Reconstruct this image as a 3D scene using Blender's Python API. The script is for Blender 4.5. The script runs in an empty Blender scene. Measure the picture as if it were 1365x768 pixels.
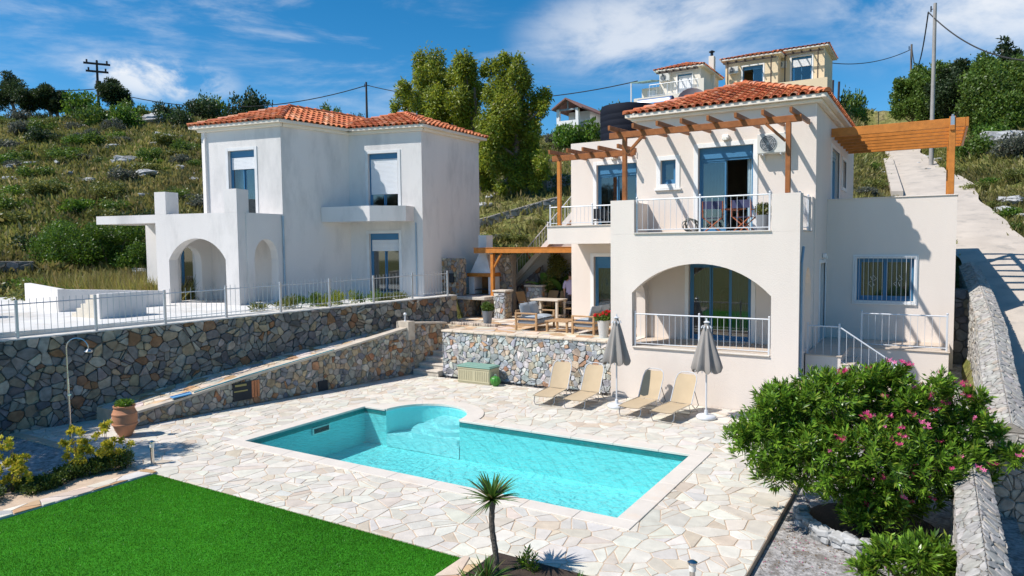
import bpy, bmesh, math, random
import numpy as np
from mathutils import Vector, Matrix
R = math.radians
random.seed(7)
SC = bpy.context.scene
COL = SC.collection

# ------------------------------------------------------------------ camera
F_PX, PITCH, YAW, ROLL, CAM_H = 931.247, R(3.447), R(31.297), R(-0.582), 4.4
fw = Vector((-math.sin(YAW)*math.cos(PITCH), math.cos(YAW)*math.cos(PITCH), -math.sin(PITCH)))
rt = Vector((math.cos(YAW), math.sin(YAW), 0))
up = rt.cross(fw)
rr = rt*math.cos(ROLL) + up*math.sin(ROLL)
uu = up*math.cos(ROLL) - rt*math.sin(ROLL)
cam = bpy.data.objects.new('camera', bpy.data.cameras.new('camera'))
COL.objects.link(cam)
M = Matrix((rr, uu, -fw)).transposed().to_4x4()
M.translation = (0, 0, CAM_H)
cam.matrix_world = M
cam.data.sensor_width = 36
cam.data.lens = 36*F_PX/1365
cam.data.clip_start = 0.1
cam.data.clip_end = 4000
SC.camera = cam

# ------------------------------------------------------------------ light
SUN = Vector((-0.54, -0.60, 1.0)).normalized()      # towards the sun
elev = math.asin(SUN.z)
azim = math.atan2(SUN.x, SUN.y)
w = bpy.data.worlds.new('World'); SC.world = w; w.use_nodes = True
nt = w.node_tree; nt.nodes.clear()
def N(nt, typ, **kw):
    n = nt.nodes.new(typ)
    for k, v in kw.items():
        if k.startswith('i_'): n.inputs[k[2:].replace('_', ' ')].default_value = v
        else: setattr(n, k, v)
    return n
out = N(nt, 'ShaderNodeOutputWorld'); bg = N(nt, 'ShaderNodeBackground')
sky = N(nt, 'ShaderNodeTexSky', sky_type='NISHITA', sun_disc=False)
sky.sun_elevation = elev; sky.sun_rotation = azim
sky.altitude = 0; sky.air_density = 0.75; sky.dust_density = 0.25; sky.ozone_density = 3.5
hs = N(nt, 'ShaderNodeHueSaturation'); hs.inputs['Saturation'].default_value = 1.36; hs.inputs['Value'].default_value = 1.2; hs.inputs['Hue'].default_value = .491
nt.links.new(sky.outputs[0], hs.inputs['Color'])
tc = N(nt, 'ShaderNodeTexCoord')
def cloud(scale_v, loc, nscale, lo, hi, detail=6, rough=.6):
    mp = N(nt, 'ShaderNodeMapping'); mp.inputs['Scale'].default_value = scale_v; mp.inputs['Location'].default_value = loc
    nt.links.new(tc.outputs['Generated'], mp.inputs[0])
    no = N(nt, 'ShaderNodeTexNoise'); no.inputs['Scale'].default_value = nscale; no.inputs['Detail'].default_value = detail
    no.inputs['Roughness'].default_value = rough; no.inputs['Distortion'].default_value = .3
    nt.links.new(mp.outputs[0], no.inputs['Vector'])
    mr = N(nt, 'ShaderNodeMapRange'); mr.interpolation_type = 'SMOOTHSTEP'
    mr.inputs['From Min'].default_value = lo; mr.inputs['From Max'].default_value = hi
    nt.links.new(no.outputs['Fac'], mr.inputs['Value'])
    return mr.outputs[0]
def bank(az, el, rad_az, rad_el):
    """soft lobe of sky in which a bank of cloud hangs, by world direction"""
    az, el = R(az), R(el)
    d = Vector((math.sin(az)*math.cos(el), math.cos(az)*math.cos(el), math.sin(el)))
    side = Vector((math.cos(az), -math.sin(az), 0)); upv = side.cross(d)
    res = []
    for v, s in ((side, rad_az), (upv, rad_el)):
        dp = N(nt, 'ShaderNodeVectorMath', operation='DOT_PRODUCT'); dp.inputs[1].default_value = v
        sb = N(nt, 'ShaderNodeVectorMath', operation='SUBTRACT'); sb.inputs[1].default_value = d
        nt.links.new(tc.outputs['Generated'], sb.inputs[0]); nt.links.new(sb.outputs[0], dp.inputs[0])
        m = N(nt, 'ShaderNodeMath', operation='DIVIDE'); m.inputs[1].default_value = R(s)
        nt.links.new(dp.outputs['Value'], m.inputs[0])
        p2 = N(nt, 'ShaderNodeMath', operation='MULTIPLY'); nt.links.new(m.outputs[0], p2.inputs[0]); nt.links.new(m.outputs[0], p2.inputs[1])
        res.append(p2.outputs[0])
    ad = N(nt, 'ShaderNodeMath', operation='ADD'); nt.links.new(res[0], ad.inputs[0]); nt.links.new(res[1], ad.inputs[1])
    mr = N(nt, 'ShaderNodeMapRange'); mr.interpolation_type = 'SMOOTHSTEP'
    mr.inputs['From Min'].default_value = 1.0; mr.inputs['From Max'].default_value = 0.0
    nt.links.new(ad.outputs[0], mr.inputs['Value'])
    return mr.outputs[0]
def mul(a, b, k=1.0):
    m = N(nt, 'ShaderNodeMath', operation='MULTIPLY'); nt.links.new(a, m.inputs[0])
    if b is None: m.inputs[1].default_value = k; return m.outputs[0]
    nt.links.new(b, m.inputs[1])
    return mul(m.outputs[0], None, k) if k != 1.0 else m.outputs[0]
def mx(a, b):
    m = N(nt, 'ShaderNodeMath', operation='ADD', use_clamp=True); nt.links.new(a, m.inputs[0]); nt.links.new(b, m.inputs[1]); return m.outputs[0]
# azimuths clockwise from +Y; the camera looks towards -31 degrees
puff = cloud((1, 1, 2.2), (3, 1, 0), 6.0, .30, .62)
puff2 = cloud((1, 1, 1.6), (1, 5, 2), 13.0, .36, .60)
wisp = cloud((1.0, 1.0, 5.0), (0.4, 2, 0), 3.4, .46, .78, 8, .62)
c1 = mul(puff, bank(-20, 16.4, 12, 4.6), .72)
c2 = mul(puff, bank(6, 19, 17, 10), .95)
c3 = mul(puff2, bank(-57.5, 12.2, 6.2, 2.0), .85)
c4 = mul(wisp, bank(-56, 15, 26, 8), .42)
c5 = mul(wisp, bank(-25, 20, 40, 12), .30)
cl = mx(mx(mx(c1, c2), mx(c3, c4)), c5)
mixc = N(nt, 'ShaderNodeMix', data_type='RGBA')
mixc.inputs[7].default_value = (7.6, 7.8, 8.1, 1)
nt.links.new(cl, mixc.inputs[0]); nt.links.new(hs.outputs[0], mixc.inputs[6])
nt.links.new(mixc.outputs[2], bg.inputs[0]); bg.inputs[1].default_value = 0.105
nt.links.new(bg.outputs[0], out.inputs[0])
sl = bpy.data.lights.new('sun', 'SUN'); sl.energy = 4.6; sl.angle = R(0.53); sl.color = (1.0, .945, .89)
so = bpy.data.objects.new('sun', sl); COL.objects.link(so)
so.rotation_euler = SUN.to_track_quat('Z', 'Y').to_euler(); so.location = (-30, -30, 60)
SC.view_settings.view_transform = 'Standard'; SC.view_settings.look = 'None'
SC.view_settings.gamma = 1; SC.view_settings.exposure = 0.22
try: SC.view_settings.use_curve_mapping = False
except Exception: pass
SC.cycles.max_bounces = 8; SC.cycles.transparent_max_bounces = 12
SC.cycles.diffuse_bounces = 3; SC.cycles.glossy_bounces = 3; SC.cycles.sample_clamp_indirect = 6

# ------------------------------------------------------------------ materials
MATS = {}
def mat(name, col=(.5,.5,.5), rough=.7, metal=0., var=.12, nscale=3., bump=0., bscale=40., attr=False, spec=.4, stain=None, coat=0., streak=False):
    """principled with object-space colour variation, optional bump, optional per-stone colour attribute"""
    if name in MATS: return MATS[name]
    m = bpy.data.materials.new(name); m.use_nodes = True; MATS[name] = m
    t = m.node_tree; b = t.nodes['Principled BSDF']; L = t.links.new
    b.inputs['Roughness'].default_value = rough; b.inputs['Metallic'].default_value = metal
    b.inputs['Specular IOR Level'].default_value = spec
    if coat: b.inputs['Coat Weight'].default_value = coat
    geo = N(t, 'ShaderNodeNewGeometry')
    no = N(t, 'ShaderNodeTexNoise'); no.inputs['Scale'].default_value = nscale; no.inputs['Detail'].default_value = 6
    if streak:
        mp = N(t, 'ShaderNodeMapping'); mp.inputs['Scale'].default_value = (1, 1, .22)
        L(geo.outputs['Position'], mp.inputs[0]); L(mp.outputs[0], no.inputs['Vector'])
    else: L(geo.outputs['Position'], no.inputs['Vector'])
    mr = N(t, 'ShaderNodeMapRange'); mr.inputs['From Min'].default_value = .25; mr.inputs['From Max'].default_value = .75
    mr.inputs['To Min'].default_value = 1-var; mr.inputs['To Max'].default_value = 1+var
    L(no.outputs['Fac'], mr.inputs['Value'])
    mm = N(t, 'ShaderNodeMix', data_type='RGBA', blend_type='MULTIPLY'); mm.inputs[0].default_value = 1
    L(mr.outputs[0], mm.inputs[7])
    if attr:
        a = N(t, 'ShaderNodeAttribute'); a.attribute_name = 'Col'; L(a.outputs['Color'], mm.inputs[6])
    else: mm.inputs[6].default_value = (*col, 1)
    res = mm.outputs[2]
    if stain:
        scol, sc, lo, hi = stain
        n2 = N(t, 'ShaderNodeTexNoise'); n2.inputs['Scale'].default_value = sc; n2.inputs['Detail'].default_value = 7; n2.inputs['Roughness'].default_value = .65
        mp2 = N(t, 'ShaderNodeMapping'); mp2.inputs['Location'].default_value = (5, 9, 2)
        if streak: mp2.inputs['Scale'].default_value = (1, 1, .35)
        L(geo.outputs['Position'], mp2.inputs[0]); L(mp2.outputs[0], n2.inputs['Vector'])
        r2 = N(t, 'ShaderNodeMapRange'); r2.inputs['From Min'].default_value = lo; r2.inputs['From Max'].default_value = hi
        L(n2.outputs['Fac'], r2.inputs['Value'])
        m2 = N(t, 'ShaderNodeMix', data_type='RGBA'); L(r2.outputs[0], m2.inputs[0]); L(res, m2.inputs[6]); m2.inputs[7].default_value = (*scol, 1)
        res = m2.outputs[2]
    L(res, b.inputs['Base Color'])
    if bump:
        nb = N(t, 'ShaderNodeTexNoise'); nb.inputs['Scale'].default_value = bscale; nb.inputs['Detail'].default_value = 5
        L(geo.outputs['Position'], nb.inputs['Vector'])
        bp = N(t, 'ShaderNodeBump'); bp.inputs['Strength'].default_value = bump; bp.inputs['Distance'].default_value = .02
        L(nb.outputs['Fac'], bp.inputs['Height']); L(bp.outputs[0], b.inputs['Normal'])
    return m
def leafmat(name, transl=.3, rough=.45):
    if name in MATS: return MATS[name]
    m = bpy.data.materials.new(name); m.use_nodes = True; MATS[name] = m
    t = m.node_tree; b = t.nodes['Principled BSDF']; L = t.links.new
    b.inputs['Roughness'].default_value = rough; b.inputs['Specular IOR Level'].default_value = .35
    a = N(t, 'ShaderNodeAttribute'); a.attribute_name = 'Col'; L(a.outputs['Color'], b.inputs['Base Color'])
    tr = N(t, 'ShaderNodeBsdfTranslucent'); hsn = N(t, 'ShaderNodeHueSaturation'); hsn.inputs['Hue'].default_value = .48; hsn.inputs['Value'].default_value = 1.7
    L(a.outputs['Color'], hsn.inputs['Color']); L(hsn.outputs[0], tr.inputs['Color'])
    mx_ = N(t, 'ShaderNodeMixShader'); mx_.inputs[0].default_value = transl
    L(b.outputs[0], mx_.inputs[1]); L(tr.outputs[0], mx_.inputs[2]); L(mx_.outputs[0], t.nodes['Material Output'].inputs[0])
    return m
def glassmat(name, tint, refl=.22, rough=.03):
    if name in MATS: return MATS[name]
    m = bpy.data.materials.new(name); m.use_nodes = True; MATS[name] = m
    t = m.node_tree; t.nodes.remove(t.nodes['Principled BSDF']); L = t.links.new
    tr = N(t, 'ShaderNodeBsdfTransparent'); tr.inputs[0].default_value = (*tint, 1)
    g = N(t, 'ShaderNodeBsdfGlossy'); g.inputs['Roughness'].default_value = rough
    fr = N(t, 'ShaderNodeFresnel'); fr.inputs[0].default_value = 1.5
    ad = N(t, 'ShaderNodeMath', operation='ADD', use_clamp=True); ad.inputs[1].default_value = refl*.5; L(fr.outputs[0], ad.inputs[0])
    x = N(t, 'ShaderNodeMixShader'); L(ad.outputs[0], x.inputs[0]); L(tr.outputs[0], x.inputs[1]); L(g.outputs[0], x.inputs[2])
    L(x.outputs[0], t.nodes['Material Output'].inputs[0]); return m

STUCCO = mat('villa_stucco', (.79,.70,.615), .85, var=.05, nscale=.9, bump=.35, bscale=45, stain=((.70,.61,.53), .7, .55, .95), streak=True)
CREAMW = mat('cream_render', (.80,.73,.62), .85, var=.05, nscale=.6)
OCHREW = mat('ochre_render', (.80,.64,.42), .85, var=.05, nscale=.6)
OLDW = mat('weathered_render', (.76,.725,.69), .9, var=.06, nscale=.8, bump=.4, bscale=30, stain=((.46,.45,.43), .8, .50, .85), streak=True)
OTRIM = mat('old_white_trim', (.74,.74,.73), .85, var=.06)
TRIM = mat('white_trim', (.84,.83,.80), .6, var=.03)
BLUE = mat('blue_frame', (.06,.20,.36), .45, var=.06)
LBLUE = mat('pale_blue_door', (.22,.42,.58), .5, var=.05)
SHUT = mat('white_shutter', (.80,.81,.82), .5, var=.03)
TILE = mat('clay_tile', attr=True, rough=.75, var=.22, nscale=9., bump=.2)
TILEB = mat('clay_underlay', (.42,.13,.05), .8, var=.1)
WOOD = mat('stained_timber', (.30,.105,.028), .5, var=.28, nscale=7., bump=.15)
WOODO = mat('orange_timber', (.55,.20,.035), .45, var=.22, nscale=6., bump=.12)
TEAK = mat('acacia_wood', (.46,.28,.14), .55, var=.22, nscale=9.)
STEEL = mat('galvanised_steel', (.50,.53,.56), .38, metal=.75, var=.06)
WHITEM = mat('white_metal', (.66,.68,.70), .4, metal=.1, var=.03)
CHROME = mat('chrome', (.62,.60,.56), .22, metal=1., var=.04)
GLASS = glassmat('window_glass', (.45,.55,.58), .22)
SCURT = mat('net_curtain', (.50,.62,.66), .9, var=.12, nscale=8)
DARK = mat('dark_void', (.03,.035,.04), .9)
STONE = mat('wall_stone', attr=True, rough=.88, var=.35, nscale=7., bump=.6, bscale=22)
PAVE = mat('paving_stone', attr=True, rough=.8, var=.12, nscale=5., bump=.2, bscale=30)
MORTARW = mat('wall_mortar', (.32,.29,.25), .95, var=.2, nscale=8, bump=.4)
MORTARD = mat('dark_joint', (.15,.14,.125), .95, var=.2, nscale=8, bump=.4)
GROUT = mat('paving_grout', (.56,.43,.31), .95, var=.15, nscale=6, bump=.3)
COPING = mat('coping_stone', (.68,.62,.54), .7, var=.07, nscale=2.5, bump=.1, stain=((.72,.55,.40), 1.6, .55, .9))
CONC = mat('road_concrete', (.52,.455,.38), .9, var=.12, nscale=.9, bump=.5, bscale=9, stain=((.34,.31,.27), 1.3, .52, .75))
WHITEC = mat('white_apron', (.66,.65,.62), .9, var=.10, nscale=.7, bump=.3, stain=((.48,.43,.36), .8, .5, .7))
GRAVEL = mat('gravel', (.36,.345,.33), .95, var=.6, nscale=16, bump=1.0, bscale=30, stain=((.20,.18,.16), 5., .5, .62))
SOIL = mat('planter_soil', (.05,.035,.025), .95, var=.3, nscale=12, bump=.8)
LEAF = leafmat('leaf'); LEAFS = leafmat('leaf_glossy', .2, .3)
PETAL = leafmat('petal', .35, .6)
BARK = mat('bark', (.20,.15,.11), .9, var=.3, nscale=9, bump=.7)
ROCK = mat('limestone', (.42,.42,.41), .9, var=.35, nscale=2.2, bump=.9, bscale=9, stain=((.16,.15,.13), 3., .5, .62))
BLACKP = mat('black_plastic', (.010,.013,.022), .75, var=.1, spec=.15)
CABLE = mat('cable_rubber', (.03,.03,.03), .7)
POLEM = mat('pole_timber', (.17,.14,.12), .85, var=.25, nscale=4)
MAT_CLOTH = {}

# ------------------------------------------------------------------ mesh helpers
class MB:
    def __init__(s): s.v=[]; s.f=[]; s.c=[]; s.m=[]; s.cur=(.5,.5,.5); s.mi=0
    def face(s, pts, c=None):
        i = len(s.v); s.v += [tuple(p) for p in pts]; s.f.append(tuple(range(i, i+len(pts)))); s.c.append(c or s.cur); s.m.append(s.mi)
    def mesh(s, vs, fs, c=None):
        i = len(s.v); s.v += [tuple(p) for p in vs]
        for f in fs: s.f.append(tuple(i+k for k in f)); s.c.append(c or s.cur); s.m.append(s.mi)
    def box(s, x0, x1, y0, y1, z0, z1, bev=0.):
        s.obox(((x0+x1)/2, (y0+y1)/2, (z0+z1)/2), (1,0,0), (0,1,0), (x1-x0)/2, (y1-y0)/2, (z1-z0)/2, bev)
    def obox(s, c, ux, uy, hx, hy, hz, bev=0.):
        """oriented box; bev > 0 chamfers the twelve edges"""
        c=Vector(c); ux=Vector(ux).normalized(); uy=Vector(uy).normalized(); uz=ux.cross(uy)
        if bev <= 0:
            P=[c+ux*hx*a+uy*hy*b+uz*hz*d for a in(-1,1) for b in(-1,1) for d in(-1,1)]
            s.mesh(P,[(0,1,3,2),(4,6,7,5),(0,4,5,1),(2,3,7,6),(0,2,6,4),(1,5,7,3)]); return
        b_=min(bev,hx*.45,hy*.45,hz*.45); V=[]; idx={}
        for a in(-1,1):
            for b in(-1,1):
                for d in(-1,1):
                    for k in range(3):
                        h=[hx,hy,hz]
                        for j in range(3):
                            if j!=k: h[j]-=b_
                        idx[(a,b,d,k)]=len(V); V.append(c+ux*h[0]*a+uy*h[1]*b+uz*h[2]*d)
        F=[]
        for sg in(-1,1):
            F.append(tuple(idx[(sg,b,d,0)] for b,d in((-1,-1),(1,-1),(1,1),(-1,1))[::sg]))
            F.append(tuple(idx[(a,sg,d,1)] for a,d in((-1,-1),(-1,1),(1,1),(1,-1))[::sg]))
            F.append(tuple(idx[(a,b,sg,2)] for a,b in((-1,-1),(1,-1),(1,1),(-1,1))[::sg]))
        for a in(-1,1):
            for b in(-1,1):
                F.append((idx[(a,b,-1,0)],idx[(a,b,1,0)],idx[(a,b,1,1)],idx[(a,b,-1,1)]))
                F.append((idx[(a,-1,b,0)],idx[(a,1,b,0)],idx[(a,1,b,2)],idx[(a,-1,b,2)]))
                F.append((idx[(-1,a,b,1)],idx[(1,a,b,1)],idx[(1,a,b,2)],idx[(-1,a,b,2)]))
                for d in(-1,1): F.append((idx[(a,b,d,0)],idx[(a,b,d,1)],idx[(a,b,d,2)]))
        s.mesh(V,F)
    def beam(s, p, q, wd, ht, bev=.008, upv=(0,0,1)):
        p=Vector(p); q=Vector(q); d=(q-p).normalized(); u=Vector(upv); sd=d.cross(u)
        if sd.length<1e-4: sd=d.cross(Vector((1,0,0)))
        sd.normalize(); s.obox((p+q)/2,d,sd,(q-p).length/2,wd/2,ht/2,bev)
    def tube(s, pts, r, n=8, cap=True, r2=None):
        pts=[Vector(p) for p in pts]; k=len(pts); rs=[r+(r2-r)*i/(k-1) if r2 is not None else (r[i] if isinstance(r,(list,tuple)) else r) for i in range(k)]
        V=[]; prev=None
        for i,p in enumerate(pts):
            d=(pts[min(i+1,k-1)]-pts[max(i-1,0)]).normalized()
            a=prev if prev is not None else (Vector((0,0,1)) if abs(d.z)<.9 else Vector((1,0,0)))
            a=(a-d*a.dot(d)).normalized(); prev=a; b=d.cross(a)
            for j in range(n):
                t=2*math.pi*j/n; V.append(p+(a*math.cos(t)+b*math.sin(t))*rs[i])
        F=[(i*n+j,i*n+(j+1)%n,(i+1)*n+(j+1)%n,(i+1)*n+j) for i in range(k-1) for j in range(n)]
        if cap: F+= [tuple(range(n))[::-1], tuple((k-1)*n+j for j in range(n))]
        s.mesh(V,F)
    def lathe(s, prof, c=(0,0,0), n=24, axis=None):
        V=[];k=len(prof)
        for r,z in prof:
            for j in range(n):
                t=2*math.pi*j/n; V.append((c[0]+r*math.cos(t),c[1]+r*math.sin(t),c[2]+z))
        F=[(i*n+j,i*n+(j+1)%n,(i+1)*n+(j+1)%n,(i+1)*n+j) for i in range(k-1) for j in range(n)]
        F+=[tuple(range(n))[::-1],tuple((k-1)*n+j for j in range(n))]
        s.mesh(V,F)
    def prism(s, poly, z0, z1):
        n=len(poly); s.mesh([(x,y,z0) for x,y in poly]+[(x,y,z1) for x,y in poly],
            [tuple(range(n))[::-1],tuple(range(n,2*n))]+[(i,(i+1)%n,n+(i+1)%n,n+i) for i in range(n)])
    def build(s, name, mats, parent=None, smooth=False, recalc=True, local=False):
        if not s.f: print('EMPTY MESH',name,parent); s.face([(0,0,0),(0,0,.001),(0,.001,0)])
        me=bpy.data.meshes.new(name); me.from_pydata([tuple(v) for v in s.v],[],s.f)
        if not isinstance(mats,(list,tuple)): mats=[mats]
        for m in mats: me.materials.append(m)
        if len(mats)>1: me.polygons.foreach_set('material_index', s.m)
        ca=me.color_attributes.new('Col','FLOAT_COLOR','CORNER')
        arr=np.ones((len(me.loops),4),dtype=np.float32); tot=np.array([len(f) for f in s.f],dtype=int); arr[:,:3]=np.repeat(np.array(s.c,dtype=np.float32),tot,axis=0)
        ca.data.foreach_set('color',arr.ravel())
        if recalc:
            bm=bmesh.new(); bm.from_mesh(me); bmesh.ops.recalc_face_normals(bm,faces=bm.faces); bm.to_mesh(me); bm.free()
        if smooth:
            me.polygons.foreach_set('use_smooth',[True]*len(me.polygons))
            try: me.set_sharp_from_angle(angle=R(45))
            except Exception: pass
        o=bpy.data.objects.new(name,me); COL.objects.link(o)
        if parent is not None:
            o.parent=parent
            if not local: o.location=-Vector(root_loc(parent))
        return o
def root_loc(p):
    v=Vector(p.location)
    while p.parent: p=p.parent; v=v+Vector(p.location)
    return v
def tag(o,label=None,cat=None,group=None,kind=None):
    if label: o['label']=label
    if cat: o['category']=cat
    if group: o['group']=group
    if kind: o['kind']=kind
    return o
def thing(name,label,cat,loc=(0,0,0),rz=0,group=None):
    o=bpy.data.objects.new(name,None); COL.objects.link(o); o.location=loc; o.rotation_euler=(0,0,rz); o.empty_display_size=.2
    return tag(o,label,cat,group)
def structure(o,label=None): 
    o['kind']='structure'
    if label: o['label']=label
    return o
def kids(o): return [c for c in bpy.data.objects if c.parent==o]
CH={}
def copy_tree(o,parent=None):
    c=o.copy(); COL.objects.link(c)
    if parent is not None: c.parent=parent
    for k in CH.get(o.name) or CH.setdefault(o.name,kids(o)): copy_tree(k,c)
    return c
def npmesh(name,V,F,C,mats,parent=None,local=False,smooth=False):
    """fast quads/tris: V (n,3), F (m,k) index, C (m,3) colour per face"""
    me=bpy.data.meshes.new(name); m,k=F.shape
    me.vertices.add(len(V)); me.vertices.foreach_set('co',np.asarray(V,dtype=np.float32).ravel())
    me.loops.add(m*k); me.loops.foreach_set('vertex_index',F.astype(np.int32).ravel())
    me.polygons.add(m); me.polygons.foreach_set('loop_start',np.arange(0,m*k,k,dtype=np.int32))
    try: me.polygons.foreach_set('loop_total',np.full(m,k,dtype=np.int32))
    except Exception: pass
    me.update(calc_edges=True)
    ca=me.color_attributes.new('Col','FLOAT_COLOR','CORNER'); arr=np.ones((m*k,4),dtype=np.float32); arr[:,:3]=np.repeat(C,k,axis=0)
    ca.data.foreach_set('color',arr.ravel()); me.materials.append(mats)
    if smooth: me.polygons.foreach_set('use_smooth',[True]*m)
    o=bpy.data.objects.new(name,me); COL.objects.link(o)
    if parent is not None:
        o.parent=parent
        if not local: o.location=-Vector(root_loc(parent))
    return o

# ---- polygons for stonework
def clip(poly,a,b,c):
    """keep a*x+b*y<=c"""
    o=[];n=len(poly)
    for i in range(n):
        p=poly[i];q=poly[(i+1)%n];dp=a*p[0]+b*p[1]-c;dq=a*q[0]+b*q[1]-c
        if dp<=0:o.append(p)
        if dp*dq<0:
            t=dp/(dp-dq);o.append((p[0]+(q[0]-p[0])*t,p[1]+(q[1]-p[1])*t))
    return o
def inset(poly,d):
    n=len(poly);A=sum(poly[i][0]*poly[(i+1)%n][1]-poly[(i+1)%n][0]*poly[i][1] for i in range(n))
    s=1 if A>0 else -1;r=list(poly)
    for i in range(n):
        p=poly[i];q=poly[(i+1)%n];ex,ey=q[0]-p[0],q[1]-p[1];l=math.hypot(ex,ey)
        if l<1e-6:continue
        nx,ny=s*ey/l,-s*ex/l
        r=clip(r,nx,ny,nx*p[0]+ny*p[1]-d)
        if len(r)<3:return []
    return r
def area(poly): 
    n=len(poly);return abs(sum(poly[i][0]*poly[(i+1)%n][1]-poly[(i+1)%n][0]*poly[i][1] for i in range(n)))/2
def cen(poly): return (sum(p[0] for p in poly)/len(poly),sum(p[1] for p in poly)/len(poly))
def cells(x0,x1,y0,y1,size,rng,jit=.48,asp=1.0):
    sx=size*asp;nx=int((x1-x0)/sx)+3;ny=int((y1-y0)/size)+3;S={}
    for i in range(-1,nx):
        for j in range(-1,ny):
            if rng.random()<.13: continue
            S[(i,j)]=(x0+(i+.5*(j%2)+rng.uniform(-jit,jit))*sx,y0+(j+rng.uniform(-jit,jit))*size)
    for (i,j),p in S.items():
        poly=[(p[0]-2*sx,p[1]-2*size),(p[0]+2*sx,p[1]-2*size),(p[0]+2*sx,p[1]+2*size),(p[0]-2*sx,p[1]+2*size)]
        for di in range(-3,4):
            for dj in range(-2,3):
                if di==0 and dj==0:continue
                q=S.get((i+di,j+dj))
                if q is None:continue
                ax,ay=q[0]-p[0],q[1]-p[1];poly=clip(poly,ax,ay,(q[0]**2+q[1]**2-p[0]**2-p[1]**2)/2)
                if len(poly)<3:break
            if len(poly)<3:break
        if len(poly)>=3: yield poly
def stones(mb,outline,fn,size,pal,rng,gap=.012,depth=(.03,.06),bev=.018,asp=1.0,jit=.48,cut=None,split=.28,rnd=.2,tilt=.22):
    """irregular stones filling a convex 2-D outline; fn(s,t,d)->3-D point"""
    xs=[p[0] for p in outline];ys=[p[1] for p in outline]
    n=len(outline);A=sum(outline[i][0]*outline[(i+1)%n][1]-outline[(i+1)%n][0]*outline[i][1] for i in range(n));sg=1 if A>0 else -1
    H=[]
    for i in range(n):
        p=outline[i];q=outline[(i+1)%n];ex,ey=q[0]-p[0],q[1]-p[1];l=math.hypot(ex,ey)
        if l>1e-6:nx,ny=sg*ey/l,-sg*ex/l;H.append((nx,ny,nx*p[0]+ny*p[1]))
    def gen():
        for poly in cells(min(xs),max(xs),min(ys),max(ys),size*(1.22 if split>.3 else 1.06),rng,jit,asp):
            if rng.random()<split:
                c_=cen(poly);a_=rng.uniform(0,math.pi);ox,oy=rng.uniform(-.12,.12)*size,rng.uniform(-.12,.12)*size;nx_,ny_=math.cos(a_),math.sin(a_);cc_=nx_*(c_[0]+ox)+ny_*(c_[1]+oy)
                for pp in (clip(poly,nx_,ny_,cc_),clip(poly,-nx_,-ny_,-cc_)):
                    if len(pp)>=3: yield pp
            else: yield poly
    for poly in gen():
        for h in H:
            poly=clip(poly,*h)
            if len(poly)<3:break
        if len(poly)<3:continue
        if cut:
            poly=cut(poly)
            if not poly or len(poly)<3:continue
        if area(poly)<size*size*.02:continue
        a=inset(poly,gap)
        if len(a)<3:continue
        if rnd>0:
            q_=[]
            for i in range(len(a)):
                p0,p1,p2=a[i-1],a[i],a[(i+1)%len(a)];k0=rnd*rng.uniform(.7,1.3);k1=rnd*rng.uniform(.7,1.3)
                q_+=[(p1[0]+(p0[0]-p1[0])*k0,p1[1]+(p0[1]-p1[1])*k0),(p1[0]+(p2[0]-p1[0])*k1,p1[1]+(p2[1]-p1[1])*k1)]
            a=q_
        b=inset(a,bev)
        if len(b)<3 or len(b)!=len(a):
            c=cen(a);b=[(p[0]+(c[0]-p[0])*.16,p[1]+(c[1]-p[1])*.16) for p in a]
        d=rng.uniform(*depth);k=len(a);col=pal(rng)
        tx,ty=rng.uniform(-tilt,tilt),rng.uniform(-tilt,tilt);c=cen(a)
        V=[fn(p[0],p[1],0) for p in a]+[fn(p[0],p[1],d-bev*.6) for p in a]+[fn(p[0],p[1],d+tx*(p[0]-c[0])+ty*(p[1]-c[1])) for p in b]
        F=[(i,(i+1)%k,k+(i+1)%k,k+i) for i in range(k)]+[(k+i,k+(i+1)%k,2*k+(i+1)%k,2*k+i) for i in range(k)]+[tuple(range(2*k,3*k))]
        mb.mesh(V,F,col)
def pick(rng,L):
    t=rng.random()*sum(x[0] for x in L)
    for wgt,c in L:
        t-=wgt
        if t<=0: break
    k=rng.uniform(.78,1.2); return tuple(min(1,c_*k*rng.uniform(.95,1.05)) for c_ in c)
PAL_GREY=lambda r:pick(r,[(32,(.205,.195,.18)),(24,(.28,.26,.23)),(12,(.13,.125,.125)),(20,(.30,.245,.17)),(7,(.25,.14,.075)),(5,(.40,.36,.29))])
PAL_MIX=lambda r:pick(r,[(30,(.30,.28,.24)),(22,(.38,.34,.28)),(24,(.41,.31,.20)),(10,(.36,.19,.10)),(8,(.20,.21,.22)),(8,(.48,.44,.38))])
PAL_LIGHT=lambda r:pick(r,[(42,(.46,.48,.48)),(28,(.56,.54,.49)),(13,(.52,.43,.33)),(7,(.46,.27,.17)),(8,(.36,.38,.40)),(6,(.62,.58,.53))])
PAL_PAVE=lambda r:tuple(min(.86,c*.5+d*.5) for c,d in zip((.61,.575,.49),pick(r,[(58,(.63,.59,.505)),(26,(.69,.65,.57)),(12,(.58,.48,.38)),(5,(.52,.38,.25)),(5,(.54,.53,.50))])))
PAL_RAMP=lambda r:pick(r,[(35,(.62,.52,.40)),(25,(.68,.60,.50)),(22,(.58,.40,.24)),(10,(.50,.30,.16)),(8,(.52,.50,.46))])
PAL_CAP=lambda r:tuple(.5*a_+.5*b_ for a_,b_ in zip((.40,.37,.32),pick(r,[(50,(.35,.34,.32)),(28,(.42,.40,.37)),(12,(.27,.27,.27)),(10,(.42,.34,.26))])))
def plane_fn(P,ud,vd,nd):
    P=Vector(P);ud=Vector(ud).normalized();vd=Vector(vd).normalized();nd=Vector(nd).normalized()
    return lambda s,t,d:P+ud*s+vd*t+nd*d
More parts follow.
